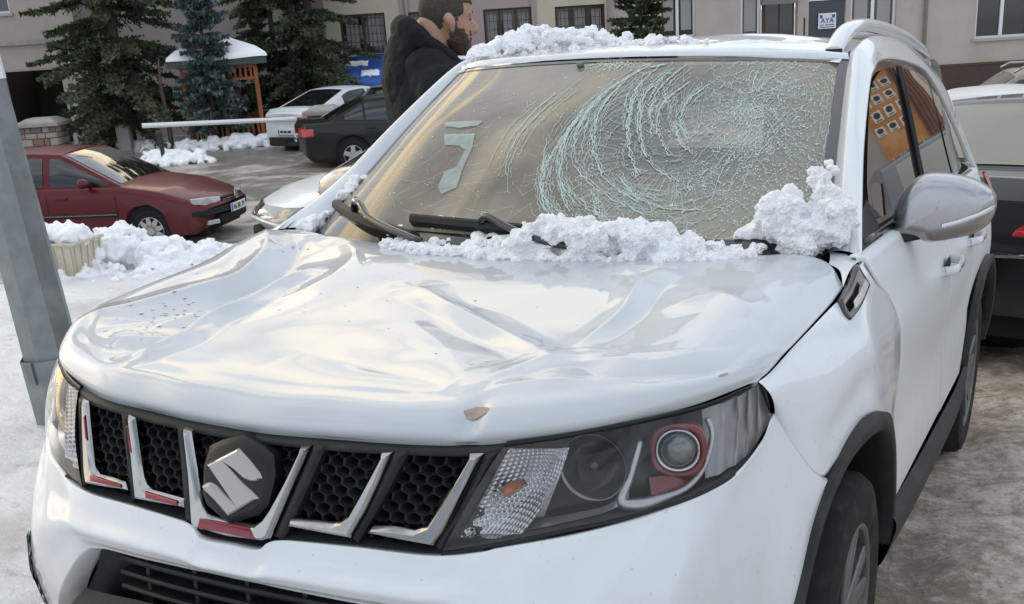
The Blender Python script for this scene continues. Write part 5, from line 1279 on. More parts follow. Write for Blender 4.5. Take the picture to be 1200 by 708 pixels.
# right block: grey-beige shops with white frames, sign and brown plinth
br_ = empty('beige_building', fpt(9, -1.2, 35), label='grey beige building on the right with white window frames and brown plinth', cat='building')
f = Fac(br_, 35)
W2 = [(4.51, 5.55, .87, 2.05), (6.88, 7.46, .72, 2.6), (7.47, 8.55, .60, 2.6), (8.88, 9.96, .45, 1.66), (10.11, 11.45, .62, 2.6), (13.82, 16.2, .30, 2.6)]
f.wall('wall', 4.1, 26, -.42, 9, W2, M['beige']); f.slab('plinth', 4.1, 26, -1.6, -.42, -.06, .2, M['plinth']); f.slab('plinth_cap', 4.1, 26, -.42, -.36, -.08, -.002, M['wood'])
f.window(*W2[0], 'pvc', 2, False, True); f.window(*W2[1], 'pvc', 1, False, True, fw=.07); f.window(*W2[4], 'pvc', 2, False, True, fw=.07); f.window(*W2[5], 'pvc', 3, False, False, fw=.07)
dr = f.slab('shop_door', 7.53, 8.49, .60, 2.5, .15, .2, M['wood']); f.slab('door_panel', 7.62, 8.0, .7, 2.2, .12, .149, M['pane'], dr); f.slab('door_panel', 8.05, 8.42, .7, 2.2, .12, .149, M['pane'], dr)
f.slab('door_blind', 7.48, 8.54, 1.62, 2.55, -.12, .08, mat('grey_blind', (.20, .185, .175), .7), dr)
sg = f.slab('grey_shutter', 8.90, 9.94, .46, 1.65, .05, .1, mat('slate_panel', (.055, .065, .078), .45))
f.slab('post_rail', 8.68, 8.72, .3, 1.2, -.25, -.2, M['iron'])
for a in (4.22, 12.3):
    b = MB(); b.tube([f.loc(a, -.3, -.09), f.loc(a, 8.9, -.09)], .055, 8); b.build('downpipe', M['pvc'] if a < 5 else M['concrete'], br_, True)
b = MB(); b.tube([f.loc(a, 2.35 + .02 * math.sin(a * 2), -.04) for a in np.linspace(4.2, 14, 30)], .014, 5); b.build('cable', M['iron'], br_)
sign = empty('shop_sign', fpt(9.42, 1.07, 34.97), label='small white sign reading AYA on the dark shutter', cat='sign')
f3 = Fac(sign, 34.97)
pb = f3.slab('sign_board', 9.16, 9.68, .86, 1.29, 0, .03, M['plate'])
inkb = mat('blue_ink', (.02, .06, .28), .5)
f3.text('AYA', 9.42, 1.08, .20, inkb, sign); 
for z, runs in ((.965, ((9.21, 9.32), (9.36, 9.63))), (.905, ((9.20, 9.36), (9.375, 9.50), (9.51, 9.63)))):
    for a0, a1 in runs: f3.slab('small_print', a0, a1, z - .012, z + .012, -.004, -.001, inkb, sign)
for a in (9.24, 9.60):
    b = MB(); q = f3.loc(a, 1.20, -.008); n_ = 9
    b.add([q + Vector(tuple(AX * x)) + Vector((0, 0, z)) for x, z in ((-.045, .05), (0, .035), (.045, .05), (.04, -.02), (0, -.06), (-.04, -.02))], [tuple(range(6))]); b.build('shield_emblem', inkb, sign)
# blue awning
aw = empty('blue_awning', fpt(-3, .3, 33), label='blue tarpaulin awning with patches of snow on it', cat='awning')
f4 = Fac(aw, 33); bluem = mat('blue_tarp', (.02, .10, .42), .45); bump(bluem, 6, .4, .05)
AWN = np.array([[f4.loc(a, .92 + .02 * math.sin(a * 3), 1.6) for a in np.linspace(-4.75, -.2, 24)], [f4.loc(a, .55 + .03 * math.sin(a * 5), .6) for a in np.linspace(-4.75, -.2, 24)], [f4.loc(a, .28 + .04 * math.sin(a * 4), 0) for a in np.linspace(-4.75, -.2, 24)], [f4.loc(a, .12 + .05 * math.sin(a * 7), -.02) for a in np.linspace(-4.75, -.2, 24)]])
solid(gridmesh('tarpaulin', AWN, bluem, aw), .02)
for a in (-4.7, -3.2, -1.7, -.3):
    b = MB(); b.tube([f4.loc(a, -1.2, .1), f4.loc(a, .3, .1)], .03, 8); b.build('awning_post', M['iron'], aw)
SNL = ['largest snow patch at the far left end of the blue awning', 'snow patch low on the left part of the blue awning', 'smallest snow patch high on the blue awning', 'snow patch on the awning hidden by the man', 'long snow patch on the awning right of the man', 'snow patch on the right end of the blue awning']
for a, w_, z, d in ((-4.35, .32, .72, 1.15), (-3.9, .26, .46, .45), (-3.2, .12, .66, 1.0), (-2.2, .2, .5, .6), (-1.0, .5, .70, 1.1), (-.6, .3, .5, .5)):
    G = np.array([[f4.loc(a + w_ * x, z + .05 * math.sin(math.pi * t) + .20 * (t - .5) * .6 + .03, d + (t - .5) * .5) for x in np.linspace(-1, 1, 9)] for t in np.linspace(0, 1, 6)])
    for i in range(6):
        for j in range(9): G[i, j] += nrs.randn(3) * .02
    o = gridmesh('snow_patch', G, M['snow'], None); tag(o, SNL.pop(0), 'snow', group='snow patches on the blue awning'); o.location = aw.location; solid(o, .04)
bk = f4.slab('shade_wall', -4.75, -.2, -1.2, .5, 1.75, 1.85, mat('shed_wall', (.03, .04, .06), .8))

# gazebo
gz0 = Vector((-19.95, 22.45, -1.12))
ga = empty('gazebo', gz0, math.radians(40), label='orange wooden gazebo with lattice railings beside the blue spruce', cat='gazebo')
mo = mat('orange_wood', (.36, .12, .04), .55); noise_mix(mo, (.16, .05, .02), 12, .4, .7, stretch=(1, 1, .2)); mgn = mat('green_eave', (.045, .07, .06), .6)
GA = .92
def gbox(name, c, d, m=mo, parent=None): b = MB(); b.box(c, d); return b.build(name, m, parent or ga)
for x in (-GA, 0, GA):
    for y in (-GA, GA): gbox('post', (x, y, 1.05), (.10, .10, 2.1))
for y in (0,):
    for x in (-GA, GA): gbox('post', (x, y, 1.05), (.10, .10, 2.1))
for sx in (-1, 1):
    for z in (.12, .72, 1.75, 2.05): gbox('rail', (sx * GA, 0, z), (.06, 2 * GA - .1, .07)); gbox('rail', (0, sx * GA, z), (2 * GA - .1, .06, .07))
    for k in range(13):
        q = -GA + .12 + k * (2 * GA - .24) / 12
        for z0, hh in ((.42, .53), (1.90, .23)):
            gbox('slat', (sx * GA, q, z0), (.03, .055, hh)); gbox('slat', (q, sx * GA, z0), (.055, .03, hh))
gbox('eave', (0, 0, 2.18), (2.45, 2.45, .16), mgn)
b = MB(); b.add([(-1.2, -1.2, 2.26), (1.2, -1.2, 2.26), (1.2, 1.2, 2.26), (-1.2, 1.2, 2.26), (0, 0, 2.7)], [(0, 1, 4), (1, 2, 4), (2, 3, 4), (3, 0, 4)]); b.build('roof', mgn, ga)
G = np.array([[(r * 1.26 * max(-1, min(1, 1.42 * math.cos(q))), r * 1.26 * max(-1, min(1, 1.42 * math.sin(q))), 2.32 + .48 * (1 - r) + .10 * math.sin(math.pi * min(1, (1 - r) * 5) / 2) + .02 * math.sin(5 * q)) for q in np.linspace(0, 2 * math.pi, 49)] for r in (1.0, .99, .95, .8, .5, .2, .001)])
G[0, :, 2] -= .06
so_ = gridmesh('roof_snow', G, M['snow']); so_.location = gz0; so_.rotation_euler = (0, 0, math.radians(40)); tag(so_, 'thick snow blanket on the gazebo roof', 'snow')
tb = empty('dark_barrel', gz0 + Vector((.1, .2, 0)), label='dark brown barrel stove standing inside the gazebo', cat='stove')
b = MB(); b.tube([(0, 0, .9), (0, 0, 1.0), (0, 0, 1.45), (0, 0, 1.5)], [.25, .28, .28, .22], 14); b.build('barrel', M['wood'], tb); b = MB(); b.box((0, 0, .45), (.5, .5, .9)); b.build('stand', M['iron'], tb)

# stone pillars with caps
def stone_pillar(x, y, z, hh, wd, label):
    r = empty('stone_pillar', (x, y, z), .5, label, 'pillar', None)
    ms = [mat('stone_' + 'abcd'[k], c, .85) for k, c in enumerate(((.24, .20, .17), (.16, .14, .125), (.33, .29, .25), (.21, .13, .10)))]
    core = MB(); core.box((0, 0, hh / 2), (wd - .06, wd - .06, hh)); core.build('mortar_core', mat('mortar', (.20, .185, .17), .95), r)
    me = None
    zc = 0.0
    while zc < hh - .02:
        rh = rnd.uniform(.13, .2); rh = min(rh, hh - zc)
        for side in range(4):
            c = -wd / 2
            while c < wd / 2 - .05:
                l = min(rnd.uniform(.14, .3), wd / 2 - c)
                bb = MB(); bb.box((0, 0, 0), (l - .018, .06, rh - .018)); o = bb.build('stone', ms[rnd.randint(0, 3)], r); bevel(o, .015, 2)
                q = side * math.pi / 2; u = c + l / 2; v = wd / 2 - .02 + rnd.uniform(-.01, .012)
                o.location = (u * math.cos(q) - v * math.sin(q), u * math.sin(q) + v * math.cos(q), zc + rh / 2); o.rotation_euler = (0, 0, q); c += l
        zc += rh
    cp = MB(); cp.box((0, 0, hh + .05), (wd + .22, wd + .22, .10)); o = cp.build('cap', M['concrete'], r); bevel(o, .02, 2)
    cp = MB(); cp.box((0, 0, hh + .15), (wd + .10, wd + .10, .10), taper=.6); bevel(cp.build('cap', M['concrete'], r), .02, 2)
    return r
stone_pillar(-22.25, 18.40, -1.15, 1.02, .86, 'stone pillar with concrete cap left of the spruces, before the garage')
stone_pillar(-14.9, 19.95, -1.15, 1.0, .68, 'stone pillar with concrete cap between the white and black saloons')
# barrier boom
bo = empty('barrier', (-18.3, 18.2, -1.15), label='white barrier boom on a dark post across the lot entrance', cat='barrier')
b = MB(); d = Vector((-16.12 + 18.3, 20.98 - 18.2, -.32 + 1.15)); a = Vector((-18.62 + 18.3, 18.0 - 18.2, -.15 + 1.15))
b.tube([a, a * .5 + d * .5, d * 1.25 - a * .25], .055, 8); b.build('boom', M['pvc'], bo)
b = MB(); b.tube([(0, 0, 0), (-.03, .0, .55), (-.06, 0, .80), (-.06, 0, .86)], [.055, .05, .075, .03], 10); b.build('post', M['iron'], bo)
cb = empty('meter_cabinet', (-21.75, 20.5, -1.15), .5, 'grey metal meter cabinet beside the tall spruce trunk', 'cabinet')
b = MB(); b.box((0, 0, .45), (.35, .28, .75)); bevel(b.build('cabinet', mat('cab_grey', (.32, .33, .33), .5), cb), .02); b = MB(); b.box((.02, -.145, .47), (.26, .01, .6)); b.build('cabinet_door', mat('cab_door', (.40, .41, .40), .5), cb)
# kiosk front beside the street, seen mirrored in the side windows
ks = empty('snack_kiosk', (1.72, 11.0, gz(1.72, 11)), 0, label='snack kiosk with orange picture menu and brown slats beside the street', cat='kiosk')
def kbox(name, c, d, m, parent=None): b = MB(); b.box(c, d); return b.build(name, m, parent or ks)
kbox('wall', (2.05, .5, 1.7), (4.1, .8, 3.4), M['beige'])
orng = mat('orange_board', (.52, .20, .045), .5); noise_mix(orng, (.66, .36, .13), 5, .4, .7)
bd = kbox('menu_board', (.41, .085, 2.05), (.50, .03, 1.15), orng); ic = mat('icon_white', (.8, .78, .74), .5); icd = mat('icon_dark', (.05, .035, .03), .5)
for r in range(4):
    for c in range(3):
        x, z = .245 + c * .145 + (.05 if r % 2 else 0), 2.42 - r * .185
        if x > .62: continue
        b = MB(); b.box((x, .066, z), (.105, .006, .125)); bevel(b.build('icon', ic, bd), .02, 3)
        b = MB(); b.tube([(x, .062, z + .012), (x, .058, z + .012)], [.038, .034], 10); b.box((x, .061, z - .045), (.06, .003, .012)); o = b.build('icon_picture', icd, bd); tag(o, kind='stuff')
kbox('board_fringe', (.41, .08, 1.44), (.50, .025, .06), ic, bd)
wd2 = mat('kiosk_wood', (.20, .065, .03), .5)
for k in range(5): kbox('slat', (-.02 + k * .042, .08, 1.9), (.026, .04, 1.6), wd2)
kbox('corner_post', (.155, .06, 1.7), (.02, .06, 3.3), wd2)
kbox('counter', (2.4, -.1, .95), (1.8, .4, .08), wd2); kbox('awning', (2.1, -.2, 3.3), (4.2, .7, .08), mat('kiosk_awning', (.16, .12, .09), .6))
# ================================================================ conifers: trunk, whorls of boughs, needle sprays
def needle_mat(name, c, c2):
    m = mat(name, c, .75); t, b = nodes(m)
    g = t.nodes.new('ShaderNodeObjectInfo'); ge = t.nodes.new('ShaderNodeNewGeometry')
    t.links.new(mixc(t, ge.outputs['Random Per Island'], c, c2), b.inputs['Base Color']); return m
M['needle'] = needle_mat('spruce_needles', (.035, .048, .026), (.095, .112, .055)); M['blueneedle'] = needle_mat('blue_spruce_needles', (.045, .075, .072), (.13, .175, .17)); M['bark'] = mat('bark', (.105, .085, .07), .95); noise_mix(M['bark'], (.05, .04, .034), 14, .4, .7, stretch=(1, 1, .2)); bump(M['bark'], 18, .6, .03)
def conifer(x, y, z, H, rad, z0, label, needles, seed, whorls=24, lean=0.0, droop=.35, dens=1.0, group='conifers at the edge of the lot', gap=.2, snow=False, tr=.09):
    R = random.Random(seed); r = empty('spruce_tree', (x, y, z), 0, label, 'tree', group)
    tb = MB(); tb.tube([(0, 0, -.1), (.02, 0, H * .3), (0, .02, H * .7), (0, 0, H)], [tr * 1.2, tr, tr * .55, .01], 10); tb.build('trunk', M['bark'], r, True)
    bb = MB(); nb = MB()
    for k in range(whorls):
        f = (k + R.random() * .6) / whorls; zc = z0 + (H - z0) * f ** .92
        L0 = rad * (1 - f) ** .8 * (.75 + .4 * math.sin(3.0 * f * math.pi + seed) * .25 + .1)
        for q in range(R.randint(5, 7)):
            if R.random() < gap: continue
            a = R.random() * 6.283; L = L0 * R.uniform(.6, 1.15) + .08
            steep = .55 * f - droop * (1 - f); dv = Vector((math.cos(a), math.sin(a), 0))
            pts = [Vector((0, 0, zc)) + dv * (L * t_) + Vector((0, 0, L * (steep * t_ - droop * .6 * t_ * t_ + .35 * droop * t_ ** 4))) for t_ in np.linspace(0, 1, 6)]
            bb.tube([pts[0], pts[2], pts[4]], [.022 * (1 - f) + .006, .014 * (1 - f) + .004, .004], 4, False)
            n = int((16 + 40 * L) * dens)
            for i in range(n):
                t_ = .10 + .90 * (i / n) ** .9; fi = t_ * 5; j = min(4, int(fi)); p = pts[j].lerp(pts[j + 1], fi - j)
                sd_ = Vector((-dv.y, dv.x, 0)); side = R.choice((-1, 1))
                tl = (.13 + .42 * L * (1 - t_) ** .8 * .6) * R.uniform(.6, 1.2)
                tdir = (dv * R.uniform(.35, 1.0) + sd_ * side * R.uniform(.2, 1.0) + Vector((0, 0, R.uniform(-.55, .12)))).normalized()
                for c in range(max(2, int(tl / .065))):
                    u = c * .065 + R.uniform(0, .03); o = p + tdir * u; sz = R.uniform(.050, .085) * (1.25 - .4 * u / max(tl, .1))
                    w1 = tdir.cross(Vector((R.uniform(-1, 1), R.uniform(-1, 1), R.uniform(-.2, 1)))).normalized()
                    e = (tdir * R.uniform(.6, 1.0) + w1 * R.uniform(.3, .8)).normalized(); e2 = (tdir * R.uniform(.6, 1.0) - w1 * R.uniform(.3, .8)).normalized()
                    nb.add([o - tdir * .01, o + e * sz * 1.3, o + tdir * sz * 1.0, o + e2 * sz * 1.3], [(0, 1, 2, 3)])
    tag(bb.build('boughs', M['bark'], r), kind='stuff'); tag(nb.build('needles', needles, r), kind='stuff'); return r
conifer(-21.9, 20.85, -1.15, 9.6, 3.15, 1.05, 'tall spreading spruce before the mauve wall, left of the blue spruce', M['needle'], 3, 40, dens=1.0, gap=.16, tr=.13)
conifer(-19.5, 21.45, -1.15, 5.0, 1.05, .75, 'slim blue spruce between the tall spruce and the gazebo', M['blueneedle'], 8, 34, droop=.22, dens=1.0, gap=.06, tr=.06)
conifer(-19.75, 24.6, -1.15, 10.5, 2.0, .95, 'dark spruce right of the gazebo with a bare thin trunk', M['needle'], 21, 40, droop=.5, dens=.95, gap=.08, tr=.07)
conifer(-18.75, 25.0, -1.15, 10.0, 2.5, .7, 'broad dark spruce by the blue awning behind the white saloon', M['needle'], 33, 40, droop=.4, dens=1.0, gap=.05, tr=.12)
conifer(-9.75, 27.0, -1.15, 4.4, 1.35, .6, 'small spruce before the middle building, above the car roof', M['needle'], 40, 30, droop=.3, gap=.05, tr=.07)
# a bare sapling beside the meter cabinet
sp_ = empty('bare_tree', (-20.3, 20.6, -1.15), 0, 'bare thin trunk standing right of the spruce by the barrier', 'tree')
b = MB(); b.tube([(0, 0, 0), (.02, .02, .8), (-.03, 0, 1.7), (0, .05, 2.4)], [.07, .06, .05, .02], 8); b.build('trunk', M['bark'], sp_, True)
# ================================================================ parked cars
def lerp1(x, xs, ys): return float(np.interp(x, xs, ys))
def text3(txt, size, m, parent, M4):
    c = D.curves.new('lettering', 'FONT'); c.body = txt; c.size = size; c.align_x = 'CENTER'; c.align_y = 'CENTER'; c.extrude = .0015; c.materials.append(m)
    o = text_mesh(c, parent); o.matrix_local = M4; return o
def car(name, label, pos, heading, P, cat='car', group='cars parked on the lot behind', dz=0.0):
    """P: dimensions and the side profile. x forward, y to its left, z up, origin on the ground mid-wheelbase"""
    r = empty(name, (pos[0], pos[1], pos[2]), heading, label, cat, group)
    L, W, H, wb, fo = P['L'], P['W'], P['H'], P['wb'], P['fo']
    xf = wb / 2 + fo; xr = xf - L; pm = P['paint']; hw = W / 2; wr = P.get('wr', .31)
    ax_ = (wb / 2, -wb / 2)
    topx, topz = P['top']                     # shoulder line: bonnet, belt, boot (x from rear to front)
    zbot = P.get('zbot', .20)
    def zb(x):
        z = zbot
        for a in ax_:
            d = abs(x - a); R = wr + .055
            if d < R: z = max(z, wr + math.sqrt(R * R - d * d))
        if x > xf - .25: z += .10 * ((x - xf + .25) / .25) ** 2
        if x < xr + .25: z += .16 * ((xr + .25 - x) / .25) ** 2
        return z
    def wid(x):
        w_ = hw
        if x > xf - .9: w_ *= 1 - P.get('nose', .07) * ((x - xf + .9) / .9) ** 2.4
        if x < xr + .7: w_ *= 1 - P.get('tail', .05) * ((xr + .7 - x) / .7) ** 2.4
        return w_
    BF, BR = P.get('bowf', .24), P.get('bowr', .15)
    def bowx(x, y):
        k = (abs(y) / hw) ** 2.3
        if x > xf - 1.0: return x - BF * k * ((x - xf + 1.0) / 1.0) ** 1.3
        if x < xr + .8: return x + BR * k * ((xr + .8 - x) / .8) ** 1.3
        return x
    xs = sorted(set(list(np.linspace(xr, xf, 60)) + [a + d * (wr + .055) for a in ax_ for d in np.linspace(-1, 1, 17)] + [xr + .03, xf - .03, xr + .08, xf - .08]))
    rows = []
    for x in xs:
        zt_ = lerp1(x, topx, topz); w_ = wid(x); z0 = zb(x); e = 0
        kx = 0.0
        if x > xf - .08: kx = (x - xf + .08) / .08
        if x < xr + .08: kx = (xr + .08 - x) / .08
        w_ *= 1 - .05 * kx ** 2; zt2 = zt_ - .05 * kx ** 2
        zc = max(z0 + .02, zt2 - .22)
        sec = [(w_ * .90, z0 - .0), (w_ * .985, z0 + .05 * min(1, (zt2 - z0))), (w_ * 1.0, z0 + (zc - z0) * .5), (w_ * .995, zc), (w_ * .975, zt2 - .09), (w_ * .94, zt2 - .025), (w_ * .87, zt2), (w_ * .5, zt2 + P.get('crown', .025)), (0, zt2 + P.get('crown', .025) * 1.35)]
        sec = cr_par(np.array([(0, y, z) for y, z in sec]), 25)[:, 1:]
        bw2 = lambda y: bowx(x, y)
        rows.append([(bw2(y), y, z) for y, z in sec] + [(bw2(y), -y, z) for y, z in sec[-2::-1]])
    V = np.array(rows); b = MB(); b.grid(V)
    n_ = V.shape[1]
    b.add(list(V[0]), [tuple(range(n_))]); b.add(list(V[-1]), [tuple(range(n_ - 1, -1, -1))])
    body = b.build('body', pm, r, True); recalc(body); auto_smooth(body, 40)
    un = MB(); un.box((0, 0, zbot + .06), (L - .5, W - .5, .12)); 
    for a in ax_: un.tube([(a, -hw + .05, wr + .02), (a, hw - .05, wr + .02)], [wr + .06, wr + .06], 24)
    un.build('underbody', M['void'], r)
    # cabin
    xa, xrf, xrr, xc = P['cabin']; zr = H; yb = hw * .90; yt = hw * P.get('tumble', .70)
    cx = np.array(sorted(set(list(np.linspace(xc, xa, 50)) + [xrf, xrr])))
    def zrx(x): return float(np.interp(x, [xc, xrr, (xrr + xrf) / 2, xrf, xa], [lerp1(xc, topx, topz) - .01, zr - .045, zr - .015, zr - .05, lerp1(xa, topx, topz) - .01]))
    zz = np.array([zrx(x) for x in cx]); ker = np.array([1, 2, 3, 2, 1]) / 9.; zs = np.convolve(np.pad(zz, 2, mode='edge'), ker, 'valid'); zs[0] = zz[0]; zs[-1] = zz[-1]
    zr_ = lambda x: float(np.interp(x, cx, zs))
    def cab(x, t):
        """side wall of the cabin: t 0 belt .. 1 roof edge"""
        zb_ = lerp1(x, topx, topz) - .02; z1 = max(zb_ + .001, zr_(x)); k = (z1 - zb_) / max(.01, zr - zb_)
        y1 = yb + (yt - yb) * k; 
        y1 = min(y1, wid(x) * .93)
        yy = yb if True else yb
        yb2 = min(yb, wid(x) * .93)
        return (x, yb2 + (y1 - yb2) * t + .02 * math.sin(math.pi * t) * k, zb_ + (z1 - zb_) * t)
    def topc(x, s):
        """cabin top: s -1..1 across"""
        e = cab(x, 1.0); return (x, e[1] * s, e[2] + .035 * (1 - s * s) * (1 if xrr < x < xrf else .8))
    rows = []
    for x in cx: rows.append([cab(x, t) for t in np.linspace(0, 1, 7)] + [topc(x, s) for s in np.linspace(.97, -.97, 13)] + [(a, -b_, c) for a, b_, c in [cab(x, t) for t in np.linspace(1, 0, 7)]])
    b = MB(); b.grid(np.array(rows)); cabin = b.build('roof', pm, r, True); recalc(cabin); auto_smooth(cabin, 50)
    gm = P.get('glass', M['carglass2'])
    def off(V, d): 
        V = np.array(V, float); du = np.gradient(V, axis=1); dv = np.gradient(V, axis=0); n = np.cross(du, dv); n /= np.linalg.norm(n, axis=2)[..., None] + 1e-9
        c = np.array((0, 0, .7)); s_ = np.sign(((V - c) * n).sum(-1).mean()); return V + n * s_ * d
    def gpane(nm, V, d=.006, m=None): return gridmesh(nm, off(V, d), m or gm, r)
    # windscreen and rear window
    lx = np.linspace(xa - .06, xrf + .03, 12); gpane('windscreen', [[topc(x, s) for s in np.linspace(-.90, .90, 13)] for x in lx])
    lx = np.linspace(xc + .05, xrr - .04, 10); gpane('rear_window', [[topc(x, s) for s in np.linspace(-.86, .86, 13)] for x in lx])
    # side windows between pillars: list of x breaks
    for s in (1, -1):
        for k, (x0, x1) in enumerate(P['win']):
            cols_ = []
            for x in np.linspace(x0, x1, 12):
                t1 = .86; t0 = .10
                h_ = cab(x, 1)[2] - cab(x, 0)[2]
                if h_ < .10: continue
                t0 = min(.45, .035 / h_); t1 = 1 - min(.45, .055 / h_)
                cols_.append([cab(x, t) for t in np.linspace(t0, t1, 6)])
            if len(cols_) > 2:
                G = np.array(cols_) * np.array([1, s, 1]); gpane('side_window', G, .008)
        # door shut lines, handles, rub strip
        for x in P['doors']:
            dl = MB(); pts = []
            for z in np.linspace(zb(x) + .06, lerp1(x, topx, topz) - .03, 9): pts.append((x, side_y(V, xs, x, z) + .002, z))
            G = np.array([[(p[0] - .006, p[1] * s, p[2]) for p in pts], [(p[0] + .006, p[1] * s, p[2]) for p in pts]]); dl.grid(G); dl.build('door_gap', M['void'], r)
        for x in P.get('handles', []):
            z = lerp1(x, topx, topz) - .14; hd_ = MB(); hd_.box((x, (side_y(V, xs, x, z) + .012) * s, z), (.17, .03, .035)); bevel(hd_.build('door_handle', P.get('handle_mat', pm), r), .008, 2)
        if 'strip' in P:
            z = P['strip']; x0, x1 = P['win'][-1][0] + .0, wb / 2 - wr - .12; G = np.array([[(x, (side_y(V, xs, x, z + d) + .012) * s, z + d) for x in np.linspace(x0, x1, 16)] for d in (-.025, 0, .025)]); solid(gridmesh('rub_strip', G, M['black'], r), .01, 0)
            G = np.array([[(x, (side_y(V, xs, x, z + d) + .020) * s, z + d) for x in np.linspace(x0, x1, 16)] for d in (-.006, .006)]); gridmesh('strip_chrome', G, M['chrome'], r)
        # mirror
        xm = xa - .50; mb = MB(); zm = lerp1(xm, topx, topz) + .06
        ring_ = [(-.10, .0), (-.085, .055), (0, .075), (.085, .06), (.10, 0), (.085, -.05), (0, -.06), (-.085, -.05)]
        G = np.array([[(xm + dx, (hw + .06 + a * k) * s, zm + c * k) for a, c in ring_ + [ring_[0]]] for dx, k in ((-.03, .9), (-.02, 1), (.03, .95), (.07, .65), (.085, .05))]); mb.grid(G); mo_ = mb.build('door_mirror', P.get('mirror_mat', pm), r, True)
        mb = MB(); mb.add([(xm - .031, (hw + .06 + a * .88) * s, zm + c * .88) for a, c in ring_], [tuple(range(8))]); mb.build('mirror_glass', M['pane'], mo_)
        mb = MB(); mb.tube([(xm + .02, (hw - .10) * s, zm - .05), (xm + .02, (hw + .0) * s, zm - .03)], .025, 6); mb.build('mirror_foot', M['black'], mo_)
    # wheels
    for a in ax_:
        for s in (1, -1):
            tb = MB(); pr = [(-.085, .62), (-.10, .78), (-.09, .95), (-.05, 1.0), (.05, 1.0), (.09, .95), (.10, .78), (.085, .62)]
            G = np.array([[(wr * k * math.cos(q), d * s, wr * k * math.sin(q)) for q in np.linspace(0, 2 * math.pi, 33)] for d, k in pr]); tb.grid(G); w_ = tb.build('wheel', M['rubber'], r, True); w_.location = (a, (hw - .115) * s, wr + dz)
            rb_ = MB(); n = P.get('spokes', 5)
            G = np.array([[(wr * k * math.cos(q), d * s, wr * k * math.sin(q)) for q in np.linspace(0, 2 * math.pi, 33)] for d, k in ((.082, .66), (.09, .62), (.07, .58), (.0, .56))]); rb_.grid(G)
            for k in range(n):
                q = 2 * math.pi * k / n + .3; c, s2 = math.cos(q), math.sin(q); t = Vector((-s2, 0, c)); d = Vector((c, 0, s2))
                for z0, z1 in ((.10, .61),):
                    w0, w1 = wr * .16, wr * (.13 if n <= 6 else .08); a_ = [d * wr * z0 + t * w0, d * wr * z0 - t * w0, d * wr * z1 - t * w1, d * wr * z1 + t * w1]
                    rb_.prism([v + Vector((0, .05 * s, 0)) for v in a_], (0, .03 * s, 0))
            rb_.tube([(0, .04 * s, 0), (0, .088 * s, 0)], [wr * .2, wr * .17], 12)
            o = rb_.build('rim', P.get('rim', M['rimlight']), w_); recalc(o)
            bk_ = MB(); bk_.tube([(0, .02 * s, 0), (0, .03 * s, 0)], [wr * .56, wr * .56], 20); bk_.build('brake_disc', M['void'], w_)
    r['xf'] = xf; r['xr'] = xr; r['bf'] = BF; r['br'] = BR; r['hw'] = hw
    return r, V, xs, (lambda x, z: side_y(V, xs, x, z)), topc, cab
def side_y(V, xs, x, z):
    i = int(np.clip(np.searchsorted(xs, x), 1, len(xs) - 1)); a = (x - xs[i - 1]) / (xs[i] - xs[i - 1] + 1e-9); S = V[i - 1] * (1 - a) + V[i] * a
    S = S[:25]; k = np.argsort(S[:, 2]); return float(np.interp(z, S[k, 2], S[k, 1]))
M['carglass2'] = mat('car_window', (.012, .014, .015), .04, 0, .8, .6)
def endface(r, name, poly, front, xbase, m, th=.02, yfun=None, par=None):
    q = []
    for i in range(len(poly)):
        (y0, z0), (y1, z1) = poly[i], poly[(i + 1) % len(poly)]; n = max(1, int(abs(y1 - y0) / .12))
        q += [(y0 + (y1 - y0) * k / n, z0 + (z1 - z0) * k / n) for k in range(n)]
    poly = q
    """a lamp, grille or plate standing on the nose or tail: polygon in (y,z), bent back by yfun"""
    sgn = 1 if front else -1; n = len(poly)
    vs = []; 
    for dx in (th, -.10):
        for y, z in poly: vs.append((xbase - sgn * ((r['bf'] if front else r['br']) * (abs(y) / r['hw']) ** 2.3) + sgn * dx, y, z))
    b = MB(); b.add(vs, [tuple(range(n)), tuple(range(2 * n - 1, n - 1, -1))] + [(i, (i + 1) % n, n + (i + 1) % n, n + i) for i in range(n)]); o = b.build(name, m, par or r); recalc(o); bevel(o, .008, 2); return o
def plate(r, front, xbase, y, z, txt, blank=False):
    sgn = 1 if front else -1
    p = MB(); p.box((0, 0, 0), (.012, .52, .115)); o = p.build('number_plate', M['plate'], r); o.location = (xbase, y, z)
    q = MB(); q.box((sgn * .008, .235 * (-sgn if True else 1) * -1 * (1 if front else 1) * (1), 0), (.003, .045, .112))
    q = MB(); yb_ = (-.235 if front else .235); q.box((sgn * .008, yb_, 0), (.003, .045, .112)); q.build('plate_band', M['plateblue'], o)
    R4 = Matrix.Rotation(math.pi / 2 if front else -math.pi / 2, 4, 'Z') @ Matrix.Rotation(math.pi / 2, 4, 'X')
    if not blank: text3(txt, .105, M['ink'], o, Matrix.Translation((sgn * .009, .02 * (1 if front else -1), -.004)) @ R4)
    else:
        for y0, w_ in ((.13, .10), (.0, .12), (-.15, .12)):
            q = MB(); q.box((sgn * .008, y0, 0), (.003, w_, .06)); q.build('plate_characters', M['ink'], o)
    return o
